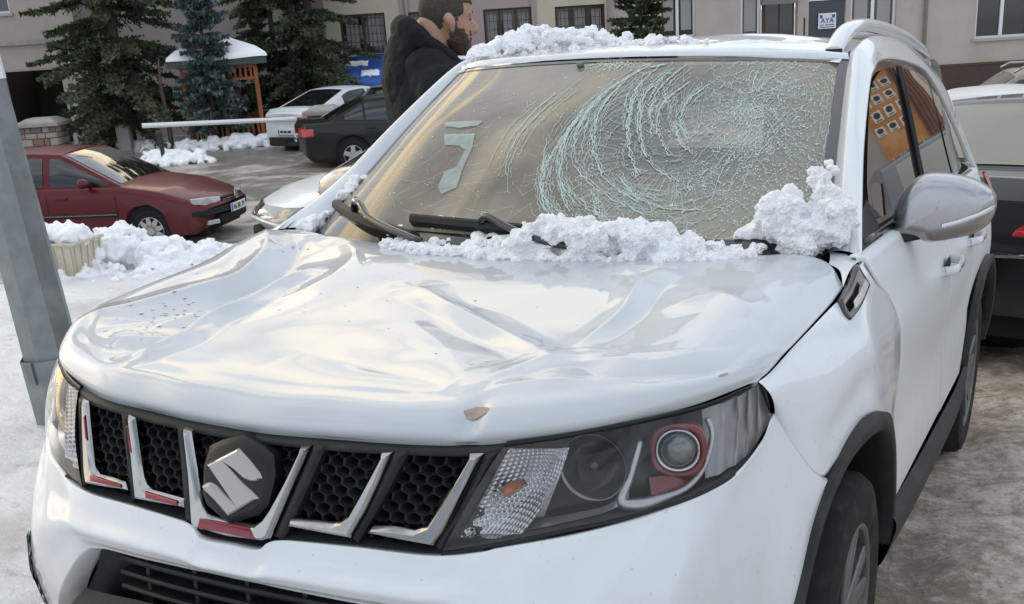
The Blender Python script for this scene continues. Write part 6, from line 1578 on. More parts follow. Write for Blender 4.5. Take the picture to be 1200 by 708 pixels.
# red saloon ------------------------------------------------------------------------------
red = paint('wine_red_paint', (.10, .006, .012), (.25, .6), (.13, .09, .08), .4, .3, .25)
red.node_tree.nodes['Principled BSDF'].inputs['Specular IOR Level'].default_value = .25
Pr = dict(L=4.60, W=1.77, H=1.42, wb=2.70, fo=.93, wr=.305, paint=red, top=([-2.37, -2.3, -1.35, -.2, .75, 1.0, 1.6, 2.05, 2.28], [.86, .96, .98, .94, .93, .925, .83, .70, .60]), cabin=(1.02, .12, -1.05, -1.75), win=[(-.05, .83), (-1.10, -.16), (-1.48, -1.16)], doors=[.92, -.10, -1.02], handles=[.12, -.9], strip=.56, mirror_mat=red, spokes=9, zbot=.22, crown=.03)
RC = (-10.72, 10.36); hdR = math.radians(18)
pr_ = np.array(RC) - np.array((math.cos(hdR), math.sin(hdR))) * 1.35
r, V, xs_, sy, tc_, cb_ = car('red_saloon', 'dark red saloon parked behind the snow heap, nose to the right', (pr_[0], pr_[1], -1.15), hdR, Pr); xf = r['xf']
bow = lambda y: .17 * (abs(y) / .8) ** 2.3
for s in (1, -1):
    h = endface(r, 'headlight', [(s * .36, .60), (s * .36, .685), (s * .60, .705), (s * .80, .715), (s * .78, .63), (s * .60, .595)], True, xf - .03, M['clearlamp'], .0, lambda y: .03 + .46 * (max(0, abs(y) - .1) / .7) ** 2.4)
    endface(r, 'fog_lamp', [(s * .50, .33), (s * .50, .39), (s * .70, .395), (s * .70, .335)], True, xf + .0, M['clearlamp'], .012, bow)
    endface(r, 'tail_lamp', [(s * .45, .72), (s * .45, .88), (s * .80, .88), (s * .80, .72)], False, r['xr'], M['redlamp'], .01, bow)
endface(r, 'bumper_strip', [(-.84, .47), (-.84, .545), (.84, .545), (.84, .47)], True, xf + .005, M['black'], .02, lambda y: .34 * (abs(y) / .84) ** 2.6)
endface(r, 'upper_grille', [(-.33, .585), (-.35, .67), (.35, .67), (.33, .585)], True, xf - .02, M['void'], .012, bow)
for z in (.605, .635): endface(r, 'grille_bar', [(-.34, z - .008), (-.34, z + .008), (.34, z + .008), (.34, z - .008)], True, xf - .02, M['chrome'], .018, bow)
endface(r, 'lower_grille', [(-.45, .33), (-.47, .44), (.47, .44), (.45, .33)], True, xf, M['void'], .008, bow)
b = MB(); b.add([(xf + .03, y, z) for y, z in ((-.03, .60), (.03, .60), (.055, .66), (.02, .72), (-.035, .72), (-.05, .65))], [tuple(range(6))]); solid(b.build('lion_emblem', M['chrome'], r), .012)
plate(r, True, xf + .035, 0, .50, '06 BR 39')
ae = MB(); ae.tube([(.30, 0, 1.42), (.12, 0, 1.60)], .006, 5); ae.build('aerial', M['black'], r)
# white saloon, seen from behind ------------------------------------------------------------------
wp = paint('pearl_white_paint', (.74, .76, .77), (.2, .6), (.36, .33, .3), .5, .35, .4)
Pw = dict(L=4.63, W=1.81, H=1.46, wb=2.71, fo=.95, wr=.32, paint=wp, top=([-2.20, -2.12, -1.4, -.3, .8, 1.0, 1.7, 2.1, 2.4], [.98, 1.06, 1.06, .98, .95, .94, .86, .76, .66]), cabin=(1.05, .15, -.75, -1.78), win=[(-.05, .85), (-1.0, -.14)], doors=[.9, -.1, -1.0], handles=[.1, -.9], spokes=5, zbot=.22)
hdW = math.radians(80); cw_ = np.array((-16.3, 23.05))
r, V, xs_, sy, tc_, cb_ = car('white_saloon', 'white saloon parked tail first beyond the barrier, right of the gazebo', (cw_[0], cw_[1], -1.15), hdW, Pw); xr_ = r['xr']
bw_ = lambda y: .12 * (abs(y) / .9) ** 2.4
endface(r, 'lamp_bar', [(-.80, .84), (-.82, .885), (0, .87), (.82, .885), (.80, .84), (0, .825)], False, xr_ + .01, M['gloss_black'], .014, bw_)
for s in (1, -1): endface(r, 'tail_lamp', [(s * .50, .845), (s * .50, .88), (s * .80, .892), (s * .80, .85)], False, xr_ + .01, M['redlamp'], .022, bw_)
b = MB(); b.add([(xr_ - .025, y, z) for y, z in ((0, .91), (.055, .85), (0, .80), (-.055, .85))], [(0, 1, 2, 3)]); solid(b.build('diamond_emblem', M['chrome'], r), .012)
endface(r, 'rear_bumper_insert', [(-.72, .20), (-.70, .40), (.70, .40), (.72, .20)], False, xr_, M['black'], .02, bw_)
endface(r, 'plate_recess', [(-.40, .46), (-.36, .62), (.36, .62), (.40, .46)], False, xr_ + .015, wp, .012, lambda y: 0)
plate(r, False, xr_ - .012, 0, .54, '', True)
# black saloon -------------------------------------------------------------------------------------------
bk_p = paint('black_paint', (.008, .008, .009), (.2, .6), (.08, .068, .06), .35, .35, .3)
bk_p.node_tree.nodes['Principled BSDF'].inputs['Specular IOR Level'].default_value = .25
Pj = dict(L=4.64, W=1.78, H=1.45, wb=2.65, fo=.92, wr=.325, paint=bk_p, top=([-2.40, -2.32, -1.5, -.3, .8, 1.0, 1.7, 2.0, 2.22], [.94, 1.02, 1.03, .95, .93, .92, .85, .76, .66]), cabin=(1.0, .15, -.95, -1.80), win=[(-.02, .82), (-.98, -.10), (-1.42, -1.03)], doors=[.9, -.06, -1.0], handles=[.1, -.88], spokes=5, zbot=.22)
hdJ = math.radians(42); wj = np.array((-12.75, 17.85)); cj = wj + np.array((math.cos(hdJ), math.sin(hdJ))) * 1.325 + np.array((-math.sin(hdJ), math.cos(hdJ))) * .78
r, V, xs_, sy, tc_, cb_ = car('black_saloon', 'black saloon parked before the blue awning, partly behind the man', (cj[0], cj[1], -1.15), hdJ, Pj); xr_ = r['xr']
for s in (1, -1):
    endface(r, 'tail_lamp', [(s * .48, .76), (s * .48, .93), (s * .82, .93), (s * .82, .76)], False, xr_ + .01, M['redlamp'], .015, lambda y: .26 * (abs(y) / .82) ** 3)
    G = np.array([[(x, (sy(x, z) + .006) * s, z) for x in np.linspace(xr_ + .06, xr_ + .30, 6)] for z in (.77, .84, .92)]); gridmesh('tail_lamp_side', G, M['redlamp'], r)
plate(r, False, xr_ - .01, 0, .70, '', True)
# grey hatchback further back ------------------------------------------------------------------------------
gp = paint('steel_blue_paint', (.16, .18, .21), (.2, .7))
Ph = dict(L=4.25, W=1.80, H=1.52, wb=2.60, fo=.88, wr=.32, paint=gp, top=([-2.07, -2.02, -1.4, -.3, .8, 1.0, 1.6, 2.0, 2.18], [.98, 1.02, 1.02, .97, .95, .94, .87, .77, .68]), cabin=(1.05, .15, -1.45, -1.98), win=[(-.02, .85), (-1.0, -.10), (-1.50, -1.05)], doors=[.9, -.06, -1.0], handles=[.1, -.88], zbot=.22)
r, V, xs_, sy, tc_, cb_ = car('grey_hatchback', 'steel grey hatchback behind the black saloon, roof showing only', (-13.9, 23.2, -1.15), math.radians(75), Ph)
b = MB(); b.prism([(-1.25, -.02, 1.51), (-1.25, .02, 1.51), (-1.10, 0, 1.51)], (-.04, 0, .07)); b.build('roof_aerial', M['black'], r)
# white hatchback, nose peeping out behind the bonnet ------------------------------------------------------
Pk = dict(L=4.05, W=1.73, H=1.47, wb=2.49, fo=.82, wr=.31, paint=wp, top=([-2.0, -1.95, -1.3, -.3, .62, .95, 1.5, 1.85, 2.05], [.96, 1.0, 1.0, .97, .96, .955, .86, .74, .60]), cabin=(.86, -.15, -1.25, -1.9), win=[(-.20, .60), (-1.05, -.29)], doors=[.70, -.24], handles=[-.05], spokes=5, zbot=.20, mirror_mat=wp)
hdK = math.radians(232); zk = -1.14
ck = np.array((-7.62, 9.05)) - np.array((math.cos(hdK), math.sin(hdK))) * 1.75 + np.array((-math.sin(hdK), math.cos(hdK))) * -.55
r, V, xs_, sy, tc_, cb_ = car('white_hatchback', 'white hatchback whose nose shows between the black saloon and the bonnet', (ck[0], ck[1], zk), hdK, Pk); xf = r['xf']
for s in (1, -1):
    def bx(x, y): return x - r['bf'] * (abs(y) / r['hw']) ** 2.3 * max(0, x - xf + 1.0) ** 1.3
    rows = []
    for f_ in np.linspace(0, 1, 14):
        x = xf - .02 - .60 * f_; z0 = .585 + .17 * f_; z1 = z0 + .135 * (1 - f_) ** .6 * min(1, .35 + f_ * 3) + .006
        rows.append([(bx(x, sy(x, z)) + .012, (sy(x, z) + .022) * s, z) for z in np.linspace(z0, z1, 6)])
    gridmesh('headlight', np.array(rows), mat('smoked_lamp', (.20, .205, .21), .12, .3, .8), r)
    gridmesh('headlight_shade', np.array([[(q[0], q[1] + .004 * s, q[2]) for q in rr[3:]] for rr in rows[6:]]), M['gloss_black'], r)
endface(r, 'lower_grille', [(-.55, .26), (-.60, .42), (.60, .42), (.55, .26)], True, xf - .01, M['void'], .012, lambda y: .2 * (abs(y) / .8) ** 2.2)
# dark saloon right behind, boot towards the viewer ---------------------------------------------------------
np_ = paint('midnight_paint', (.010, .012, .017), (.2, .55), (.11, .10, .09), .35, .35, .6)
beige_glass = mat('sky_beige_rear_glass', (.17, .155, .115), .10, 0, .3, .4)  # beige base colour stands in for sky mirrored in the rear window
Pt = dict(L=4.77, W=1.82, H=1.46, wb=2.71, fo=.95, wr=.33, paint=np_, top=([-2.46, -2.38, -1.75, -.3, .8, 1.0, 1.7, 2.1, 2.31], [1.00, 1.055, 1.06, .97, .95, .94, .86, .76, .66]), cabin=(1.05, .15, -1.12, -1.86), win=[(-.02, .85), (-1.1, -.10)], doors=[.9, -.06, -1.0], handles=[.1, -.88], spokes=5, zbot=.22)
hdT = math.radians(75); ct = np.array((.50, 4.0)) + np.array((math.cos(hdT), math.sin(hdT))) * 2.46
r, V, xs_, sy, tc_, cb_ = car('dark_saloon', 'midnight dark saloon close behind the white SUV, boot facing the viewer', (ct[0], ct[1], gz(ct[0], ct[1]) - .07), hdT, Pt, group=None); xr_ = r['xr']
r.rotation_euler = (math.radians(-.7), math.radians(3.8), hdT)
for ch in r.children:
    if ch.name.startswith('rear_window'): ch.data.materials[0] = beige_glass
roofm = paint('taupe_roof_film', (.20, .18, .17), (-1, -.5))
b_t = lambda y: .14 * (abs(y) / .9) ** 2.2
for s in (1, -1):
    endface(r, 'tail_lamp', [(s * .40, .80), (s * .42, .835), (s * .52, .90), (s * .66, .935), (s * .86, .94), (s * .86, .80), (s * .70, .785)], False, xr_ + .005, M['redlamp'], .018, b_t)
    endface(r, 'lamp_bar', [(s * .56, .875), (s * .56, .885), (s * .84, .90), (s * .84, .885)], False, xr_ + .005, M['clearlamp'], .024, b_t)
endface(r, 'chrome_strip', [(-.84, .690), (-.84, .715), (.84, .715), (.84, .690)], False, xr_ + .0, M['chrome'], .022, b_t)
text3('TDI', .07, M['chrome'], r, Matrix.Translation((xr_ - .015 + .03, -.55, .755)) @ Matrix.Rotation(-math.pi / 2, 4, 'Z') @ Matrix.Rotation(math.pi / 2, 4, 'X'))
endface(r, 'plate_recess', [(-.30, .50), (-.30, .66), (.30, .66), (.30, .50)], False, xr_, M['black'], .012, lambda y: 0)
G = np.array([[(xr_ + .565 + dx, y, 1.068 + dz_ - .02 * (y / .8) ** 2) for y in np.linspace(-.70, .70, 13)] for dx, dz_ in ((0, 0), (.03, .012), (.05, .03))]); gridmesh('window_seal', G, M['gloss_black'], r)
b = MB(); b.prism([(-.80, -.03, 1.455), (-.80, .03, 1.455), (-.58, 0, 1.475)], (-.05, 0, .075)); o = b.build('roof_aerial', M['black'], r); bevel(o, .008, 2)
# two more roofs beyond it
Pq = dict(Pw); Pq.update(paint=wp)
def gp3(u): return u
r, V, xs_, sy, tc_, cb_ = car('white_coupe', 'white car whose roof shows just above the dark saloon', (.0, 10.0, gz(.0, 10.0) - .02), math.radians(172), Pq, group='cars parked along the right-hand building')
Pu = dict(Ph); Pu.update(paint=paint('champagne_paint', (.30, .27, .23), (.2, .7)), H=1.60)
r, V, xs_, sy, tc_, cb_ = car('champagne_estate', 'champagne estate car with roof rails and snow on its roof, right-hand edge', (.30, 14.0, gz(.3, 14.0) + .05), math.radians(192), Pu, group='cars parked along the right-hand building')
for s in (1, -1):
    b = MB(); b.tube([(.2, s * .58, 1.575), (.1, s * .58, 1.63), (-1.3, s * .58, 1.63), (-1.4, s * .58, 1.56)], .018, 6); b.build('roof_rail', M['chrome'], r, True)
# ================================================================ the man behind the car
def remesh(name, mb, m, parent, voxel=.008, smooth=6, noise=None):
    """fuse the collected pieces into one continuous skin"""
    me = D.meshes.new('tmp'); me.from_pydata(mb.v, [], mb.f); me.update()
    bm = bmesh.new(); bm.from_mesh(me); bmesh.ops.recalc_face_normals(bm, faces=bm.faces); bm.to_mesh(me); bm.free()
    o = D.objects.new('tmp', me); COL.objects.link(o)
    r = o.modifiers.new('r', 'REMESH'); r.mode = 'VOXEL'; r.voxel_size = voxel
    if smooth: s = o.modifiers.new('s', 'SMOOTH'); s.factor = .5; s.iterations = smooth
    if noise:
        for sc_, st_ in noise:
            if sc_ < 0: tx = D.textures.new('cells', 'VORONOI'); tx.noise_scale = -sc_
            else: tx = D.textures.new('clouds', 'CLOUDS'); tx.noise_scale = sc_; tx.noise_depth = 3
            d = o.modifiers.new('d', 'DISPLACE'); d.texture = tx; d.strength = st_; d.mid_level = .5; d.texture_coords = 'LOCAL'
    dg = bpy.context.evaluated_depsgraph_get(); ev = o.evaluated_get(dg); nm = D.meshes.new_from_object(ev)
    nm.name = name; nm.materials.clear(); nm.materials.append(m)
    nm.polygons.foreach_set('use_smooth', np.ones(len(nm.polygons), dtype=bool))
    D.objects.remove(o); D.meshes.remove(me)
    return link(D.objects.new(name, nm), parent)
def closed_loft(mb, rings, n=28):
    """rings: list of closed outlines (k,3); capped"""
    R_ = [np.vstack([r, r[:1]]) for r in rings]; V = np.array([cr_par(r, n + 1)[:-1] if len(r) != n + 1 else r[:-1] for r in R_])
    V2 = np.concatenate([V, V[:, :1]], 1); mb.grid(V2)
    mb.add(list(V[0]), [tuple(range(n - 1, -1, -1))]); mb.add(list(V[-1]), [tuple(range(n))])
def ell(mb, c, r, nu=16, nv=10, R=None):
    G = []
    for i in range(nv + 1):
        p = math.pi * i / nv
        G.append([np.array((r[0] * math.sin(p) * math.cos(q), r[1] * math.sin(p) * math.sin(q), r[2] * math.cos(p))) for q in np.linspace(0, 2 * math.pi, nu + 1)])
    G = np.array(G)
    if R is not None: G = G @ np.array(R).T
    mb.grid(G + np.array(c))
PX, PY = -1.165, 1.888
man = empty('person', (PX, PY, gz(PX, PY)), math.radians(45), 'bearded man in a black hooded jacket standing behind the white SUV, head turned away', 'person')
man.scale = (1.055, 1.055, 1.07)
M['skin'] = mat('skin', (.42, .255, .185), .5, 0, 0, .4, sss=.15); noise_mix(M['skin'], (.36, .19, .14), 12, .4, .7); bump(M['skin'], 180, .12, .002)
M['beard'] = mat('beard_hair', (.050, .034, .026), .85); noise_mix(M['beard'], (.13, .085, .065), 90, .45, .7, detail=2); bump(M['beard'], 320, .6, .004)
M['hair'] = mat('short_hair', (.040, .031, .027), .8); noise_mix(M['hair'], (.12, .085, .07), 120, .55, .75, detail=2, amount=.6); bump(M['hair'], 400, .5, .003)
M['jacket'] = mat('black_softshell', (.008, .009, .011), .85, 0, 0, .2); noise_mix(M['jacket'], (.016, .018, .021), 160, .4, .7); bump(M['jacket'], 22, .45, .02, detail=4); bump(M['jacket'], 500, .25, .002)
M['jeans'] = mat('dark_jeans', (.03, .035, .05), .85)
# head: profile tables (z up from the chin)
hz_ = [0, .012, .03, .045, .055, .066, .08, .10, .115, .128, .145, .17, .20, .222, .236]
hf_ = [.070, .088, .090, .0945, .092, .089, .090, .088, .084, .095, .097, .092, .072, .040, .0]
hb_2 = [.015, -.01, -.045, -.062, -.068, -.073, -.080, -.090, -.096, -.099, -.102, -.098, -.080, -.048, -.0]
hw_ = [.026, .042, .052, .057, .060, .063, .066, .070, .073, .075, .0765, .074, .062, .038, .0]
def head_ring(z, off=0.0, n=40):
    f = float(np.interp(z, hz_, hf_)) + off; bk = float(np.interp(z, hz_, hb_2)) - off; w_ = float(np.interp(z, hz_, hw_)) + off
    c = (f + bk) / 2 + .008; out_ = []
    for q in np.linspace(0, 2 * math.pi, n + 1):
        cq, sq = math.cos(q), math.sin(q); e = .80 if cq > 0 else .95
        x = c + (f - c if cq > 0 else c - bk) * math.copysign(abs(cq) ** e, cq); y = w_ * math.copysign(abs(sq) ** .9, sq)
        out_.append((x, y, z))
    return np.array(out_)
HZ = 1.505; nod = Matrix.Rotation(math.radians(4), 3, 'Y')
def hp(p):   # head space -> body space: nod forward and sit on the neck
    q = nod @ (Vector(p) - Vector((-.02, 0, .05))); return (q.x + .055, q.y, q.z + HZ + .05)
hd_ = MB(); zs_ = np.concatenate([np.linspace(0, .22, 34), [.228, .2345]])
hd_.grid(np.array([head_ring(z) for z in zs_])); hd_.add(list(head_ring(0)[:-1]), [tuple(range(39, -1, -1))]); hd_.add(list(head_ring(.2345)[:-1]), [tuple(range(40))])
ns = [(.082, .0, .118), (.098, .0, .100), (.110, .0, .084), (.113, .0, .075), (.104, 0, .066), (.088, 0, .062)]
hd_.tube(ns, [.009, .011, .013, .0145, .013, .007], 10)
for s in (1, -1):
    ell(hd_, (.098, .012 * s, .070), (.010, .008, .008)); ell(hd_, (.078, .033 * s, .126), (.016, .024, .007))
    E = Matrix.Rotation(math.radians(-18), 3, 'Y') @ Matrix.Rotation(math.radians(14 * s), 3, 'Z')
    ell(hd_, (-.006, .078 * s, .098), (.017, .008, .029), R=E); ell(hd_, (-.012, .083 * s, .106), (.016, .006, .021), R=E); ell(hd_, (.000, .075 * s, .072), (.010, .008, .010))
ell(hd_, (.090, 0, .052), (.011, .024, .006)); ell(hd_, (.089, 0, .042), (.010, .021, .006)); ell(hd_, (.074, 0, .010), (.018, .022, .014))
hd_.v = [hp(v) for v in hd_.v]
# neck, shoulders, trunk, arms, legs in one skin
bd_ = MB(); bd_.v, bd_.f, bd_.m = list(hd_.v), list(hd_.f), list(hd_.m)
def oval(c, rx, ry, n=24, tilt=0): return np.array([(c[0] + rx * math.cos(q), c[1] + ry * math.sin(q), c[2] + tilt * math.cos(q)) for q in np.linspace(0, 2 * math.pi, n + 1)])
closed_loft(bd_, [oval((.03, 0, 1.60), .060, .055, tilt=-.02), oval((.01, 0, 1.53), .062, .060, tilt=-.02), oval((-.01, 0, 1.46), .075, .085), oval((-.02, 0, 1.40), .10, .16), oval((-.015, 0, 1.25), .115, .165), oval((0, 0, 1.05), .105, .145), oval((0, 0, .92), .115, .165)], 24)
SH = {}
for s in (1, -1):
    arm = [(-.02, .17 * s, 1.41), (-.03, .215 * s, 1.36), (-.04, .235 * s, 1.20), (-.02, .238 * s, 1.10), (.06, .225 * s, .98), (.12, .21 * s, .88)]
    SH[s] = arm; bd_.tube(cr(np.array(arm), 16), list(np.linspace(.052, .030, 16)), 12)
    h0 = Vector((.14, .205 * s, .84)); ell(bd_, h0, (.028, .016, .045))
    for k in range(4): bd_.tube([h0 + Vector((-.021 + .014 * k, 0, -.035)), h0 + Vector((-.020 + .014 * k, -.004 * s, -.075)), h0 + Vector((-.016 + .013 * k, -.014 * s, -.10 + .004 * abs(k - 1.5)))], [.0088, .0082, .0068], 7)
    bd_.tube([h0 + Vector((.022, -.004 * s, .01)), h0 + Vector((.040, -.012 * s, -.02)), h0 + Vector((.042, -.018 * s, -.05))], [.011, .010, .008], 7)
    bd_.tube(cr(np.array([(0, .09 * s, .95), (.01, .10 * s, .72), (.015, .10 * s, .50), (-.01, .10 * s, .28), (-.02, .10 * s, .08)]), 14), [.088, .085, .08, .075, .068, .062, .058, .056, .056, .054, .048, .042, .04, .04], 14)
    ell(bd_, (.03, .10 * s, .04), (.12, .045, .042))
body = remesh('body', bd_, M['skin'], man, .0065, 3)
# eyes and brows
for s in (1, -1):
    e = MB(); ell(e, hp((.074, .033 * s, .112)), (.010, .011, .009)); e.build('eye', mat('eye_white', (.22, .19, .17), .3), man, True)
    e = MB(); ell(e, hp((.083, .033 * s, .111)), (.005, .006, .006)); e.build('iris', M['ink'], man, True)
    e = MB(); e.tube([hp((.092, .014 * s, .129)), hp((.089, .034 * s, .134)), hp((.075, .054 * s, .128))], [.005, .006, .003], 6); e.build('eyebrow', M['beard'], man, True)
# hair: cropped shell over crown, back and temples; beard over jaw and lip
def shell(name, z0, z1, keep, off, m):
    zs = np.linspace(z0, z1, 34); G = np.array([head_ring(z, off, 72) for z in zs]); nu = G.shape[1]; b = MB(); vs = [hp(p) for p in G.reshape(-1, 3)]; fs = []
    for i in range(len(zs) - 1):
        for j in range(nu - 1):
            c = G[i:i + 2, j:j + 2].reshape(-1, 3).mean(0) + .010 * (np.array([vnoise(i * .55 + 3, j * .8, k_) for k_ in (0, 1, 2)], float) - .5)
            if keep(c): fs.append((i * nu + j, i * nu + j + 1, (i + 1) * nu + j + 1, (i + 1) * nu + j))
    b.add(vs, fs); o = b.build(name, m, man, True)
    bm = bmesh.new(); bm.from_mesh(o.data); bmesh.ops.delete(bm, geom=[v for v in bm.verts if not v.link_faces], context='VERTS'); bm.to_mesh(o.data); bm.free(); return solid(o, .004, -1)
shell('hair', .045, .234, lambda c: (c[2] > .165 + .0 * c[0] or (c[2] > .115 + .25 * max(0, c[0] - .0) and c[0] < .045) or (c[0] < -.035 and c[2] > .055 + .35 * (c[0] + .09))), .0035, M['hair'])
shell('beard', .0, .125, lambda c: (c[0] > -.012 and c[2] < .040 + .0 * c[0]) or (c[0] > -.004 and c[0] < .066 - .5 * max(0, c[2] - .05) and c[2] < .075) or (-.002 < c[0] < .022 and c[2] < .125) or (c[0] > .05 and .055 < c[2] < .067 and abs(c[1]) < .04), .0030, M['beard'])
bb_ = MB(); closed_loft(bb_, [oval((.036, 0, .012), .058, .048), oval((.044, 0, -.010), .046, .038), oval((.052, 0, -.018), .022, .02)], 24); bb_.v = [hp(v) for v in bb_.v]; bb_.build('beard', M['beard'], man, True)
# jacket
jk = MB()
closed_loft(jk, [oval((0, 0, .84), .150, .205), oval((0, 0, .95), .152, .202), oval((.0, 0, 1.10), .155, .205), oval((-.015, 0, 1.25), .162, .215), oval((-.025, 0, 1.35), .152, .215), oval((-.025, 0, 1.42), .132, .192), oval((-.020, 0, 1.47), .118, .155), oval((-.01, 0, 1.515), .100, .118)], 32)
for s in (1, -1):
    a = cr(np.array(SH[s]), 16); jk.tube(a, list(np.linspace(.082, .052, 16)), 16)
    ell(jk, (-.035, .115 * s, 1.452), (.095, .090, .070)); ell(jk, (.03, .10 * s, 1.43), (.08, .075, .06))
    ell(jk, (-.025, .160 * s, 1.405), (.095, .085, .075))
jo = remesh('jacket', jk, M['jacket'], man, .010, 10, [(.09, .020), (.03, .006)])
# hood lying back: a thick roll round the neck, deep behind, running down to a point in front
hh = MB()
path = [(.135, 0, 1.375), (.105, .072, 1.42), (.045, .102, 1.475), (-.036, .102, 1.540), (-.082, .060, 1.585), (-.094, 0, 1.597), (-.082, -.060, 1.585), (-.036, -.102, 1.540), (.045, -.102, 1.475), (.105, -.072, 1.42), (.135, 0, 1.375)]
P_ = cr(np.array(path), 44); rr_ = [.026 + .014 * math.sin(math.pi * i / 43) for i in range(44)]
hh.tube(P_, rr_, 14)
closed_loft(hh, [oval((-.085, 0, 1.590), .030, .075, tilt=-.01), oval((-.100, 0, 1.52), .060, .112), oval((-.115, 0, 1.42), .068, .130), oval((-.125, 0, 1.35), .055, .110), oval((-.125, 0, 1.31), .035, .06)], 24)
ho = remesh('hood', hh, M['jacket'], man, .008, 4, [(.07, .022), (.02, .004)])
tz = MB(); tz.tube([(.165, 0, 1.36), (.150, 0, 1.20), (.142, 0, 1.0), (.142, 0, .86)], .006, 6); tz.build('zip', M['black'], man)
for s in (1, -1):
    lg = MB(); lg.tube(cr(np.array([(0, .092 * s, .96), (.01, .10 * s, .72), (.015, .10 * s, .50), (-.01, .10 * s, .28), (-.02, .10 * s, .10)]), 14), [.105, .10, .095, .09, .085, .08, .076, .073, .072, .072, .070, .068, .068, .070], 16); lg.build('trouser_leg', M['jeans'], man, True)
    sh_ = MB(); ell(sh_, (.035, .10 * s, .05), (.15, .055, .055)); sh_.box((.035, .10 * s, .012), (.28, .10, .024)); sh_.build('shoe', M['black'], man, True)
# ================================================================ snow on the white SUV, heap and crate on the left
def ico(mb, c, r, R, squash=1.0):
    n = 7; G = []
    ph = R.random() * 6
    for i in range(n + 1):
        p = math.pi * i / n; G.append([(c[0] + r * math.sin(p) * math.cos(q + ph), c[1] + r * math.sin(p) * math.sin(q + ph), c[2] + r * squash * math.cos(p)) for q in np.linspace(0, 2 * math.pi, 11)])
    mb.grid(np.array(G))
def snow_lump(name, blobs, label, mw=None, voxel=.0048, noise=((.05, .022), (-.030, .020), (.014, .014), (.005, .011)), seed=1, group=None, crumbs=0, kind=None):
    R = random.Random(seed); b = MB()
    for x, y, z, r in blobs:
        ico(b, (x, y, z), r, R, R.uniform(.75, 1.1))
        for k in range(9):
            q = R.random() * 6.283; e = R.uniform(-.3, .9); d = Vector((math.cos(q), math.sin(q), e)).normalized() * r * R.uniform(.75, 1.05); ico(b, (x + d.x, y + d.y, z + d.z), r * R.uniform(.16, .46), R)
    o = remesh(name, b, M['snow'], None, voxel, 0, noise)
    if voxel < .01: o.data.polygons.foreach_set('use_smooth', np.zeros(len(o.data.polygons), dtype=bool))
    if mw is not None: o.matrix_world = mw
    return tag(o, label, 'snow' if not kind else None, group, kind)
SM = suv.matrix_world.copy()
R5 = random.Random(5)
# long ridge lying over the rear edge of the bonnet
bl_ = []
for x in np.linspace(-.34, .56, 56):
    hgt_ = float(np.interp(x, [-.34, -.12, -.02, .04, .10, .20, .30, .38, .46, .56], [.012, .020, .032, .050, .100, .088, .080, .066, .045, .020]))
    y0 = .145 + .30 * x * x
    for k in range(3):
        bl_.append((x + R5.gauss(0, .010), y0 + R5.gauss(-.01, .022), 1.078 + hgt_ * R5.uniform(.15, .62), max(.010, hgt_ * R5.uniform(.26, .50))))
    bl_.append((x, y0 - .045 - .025 * R5.random(), 1.066 + .16 * x * x * .3, .010 + .018 * R5.random()))
snow_lump('snow_ridge', bl_, 'long ridge of crusty snow at the foot of the shattered windscreen', SM, seed=2)
# tall clump in the corner by the mirror
bl_ = [(.655, .30, 1.12, .062), (.690, .31, 1.14, .055), (.715, .315, 1.17, .045), (.62, .29, 1.165, .048), (.585, .28, 1.185, .032), (.640, .29, 1.10, .05), (.700, .33, 1.215, .026), (.675, .34, 1.235, .022), (.668, .345, 1.255, .014), (.60, .285, 1.145, .04), (.735, .31, 1.15, .03), (.62, .31, 1.21, .022), (.690, .34, 1.195, .03)]
snow_lump('snow_clump', bl_, 'tall lump of snow leaning in the windscreen corner by the silver mirror', SM, seed=4)
# roof snow, heaped on the far side and over the far rail
bl_ = []
for k in range(170):
    x = -.58 + .66 * R5.random() ** 1.2; f = max(.12, 1 - abs(x + .26) / .36); y = R5.uniform(1.00, 1.34) - .0
    h = .040 * f * (.55 if x < -.46 else 1) * R5.uniform(.25, 1.0); bl_.append((x, y, 1.578 - .035 * (abs(x) / .58) ** 2 + h * R5.uniform(.3, 1.3), max(.010, h * R5.uniform(.4, .75))))
for k in range(70):
    y = R5.uniform(1.02, 2.95); x = -.555 + R5.gauss(0, .018); zr2 = float(np.interp(y, [1.02, 1.15, 1.5, 2.0, 2.5, 2.95], [1.545, 1.60, 1.63, 1.628, 1.607, 1.54])); bl_.append((x, y, zr2 - R5.uniform(-.004, .03), R5.uniform(.030, .042) if y < 1.9 else R5.uniform(.020, .030)))
for k in range(34): x = R5.uniform(-.53, .30); bl_.append((x, .99 + .10 * x * x * 3 + R5.uniform(-.01, .08), 1.567 - .05 * (abs(x) / .58) ** 2.2, R5.uniform(.007, .018)))
snow_lump('roof_snow', bl_, 'crumbly snow heaped on the roof above the far end of the windscreen', SM, seed=6)
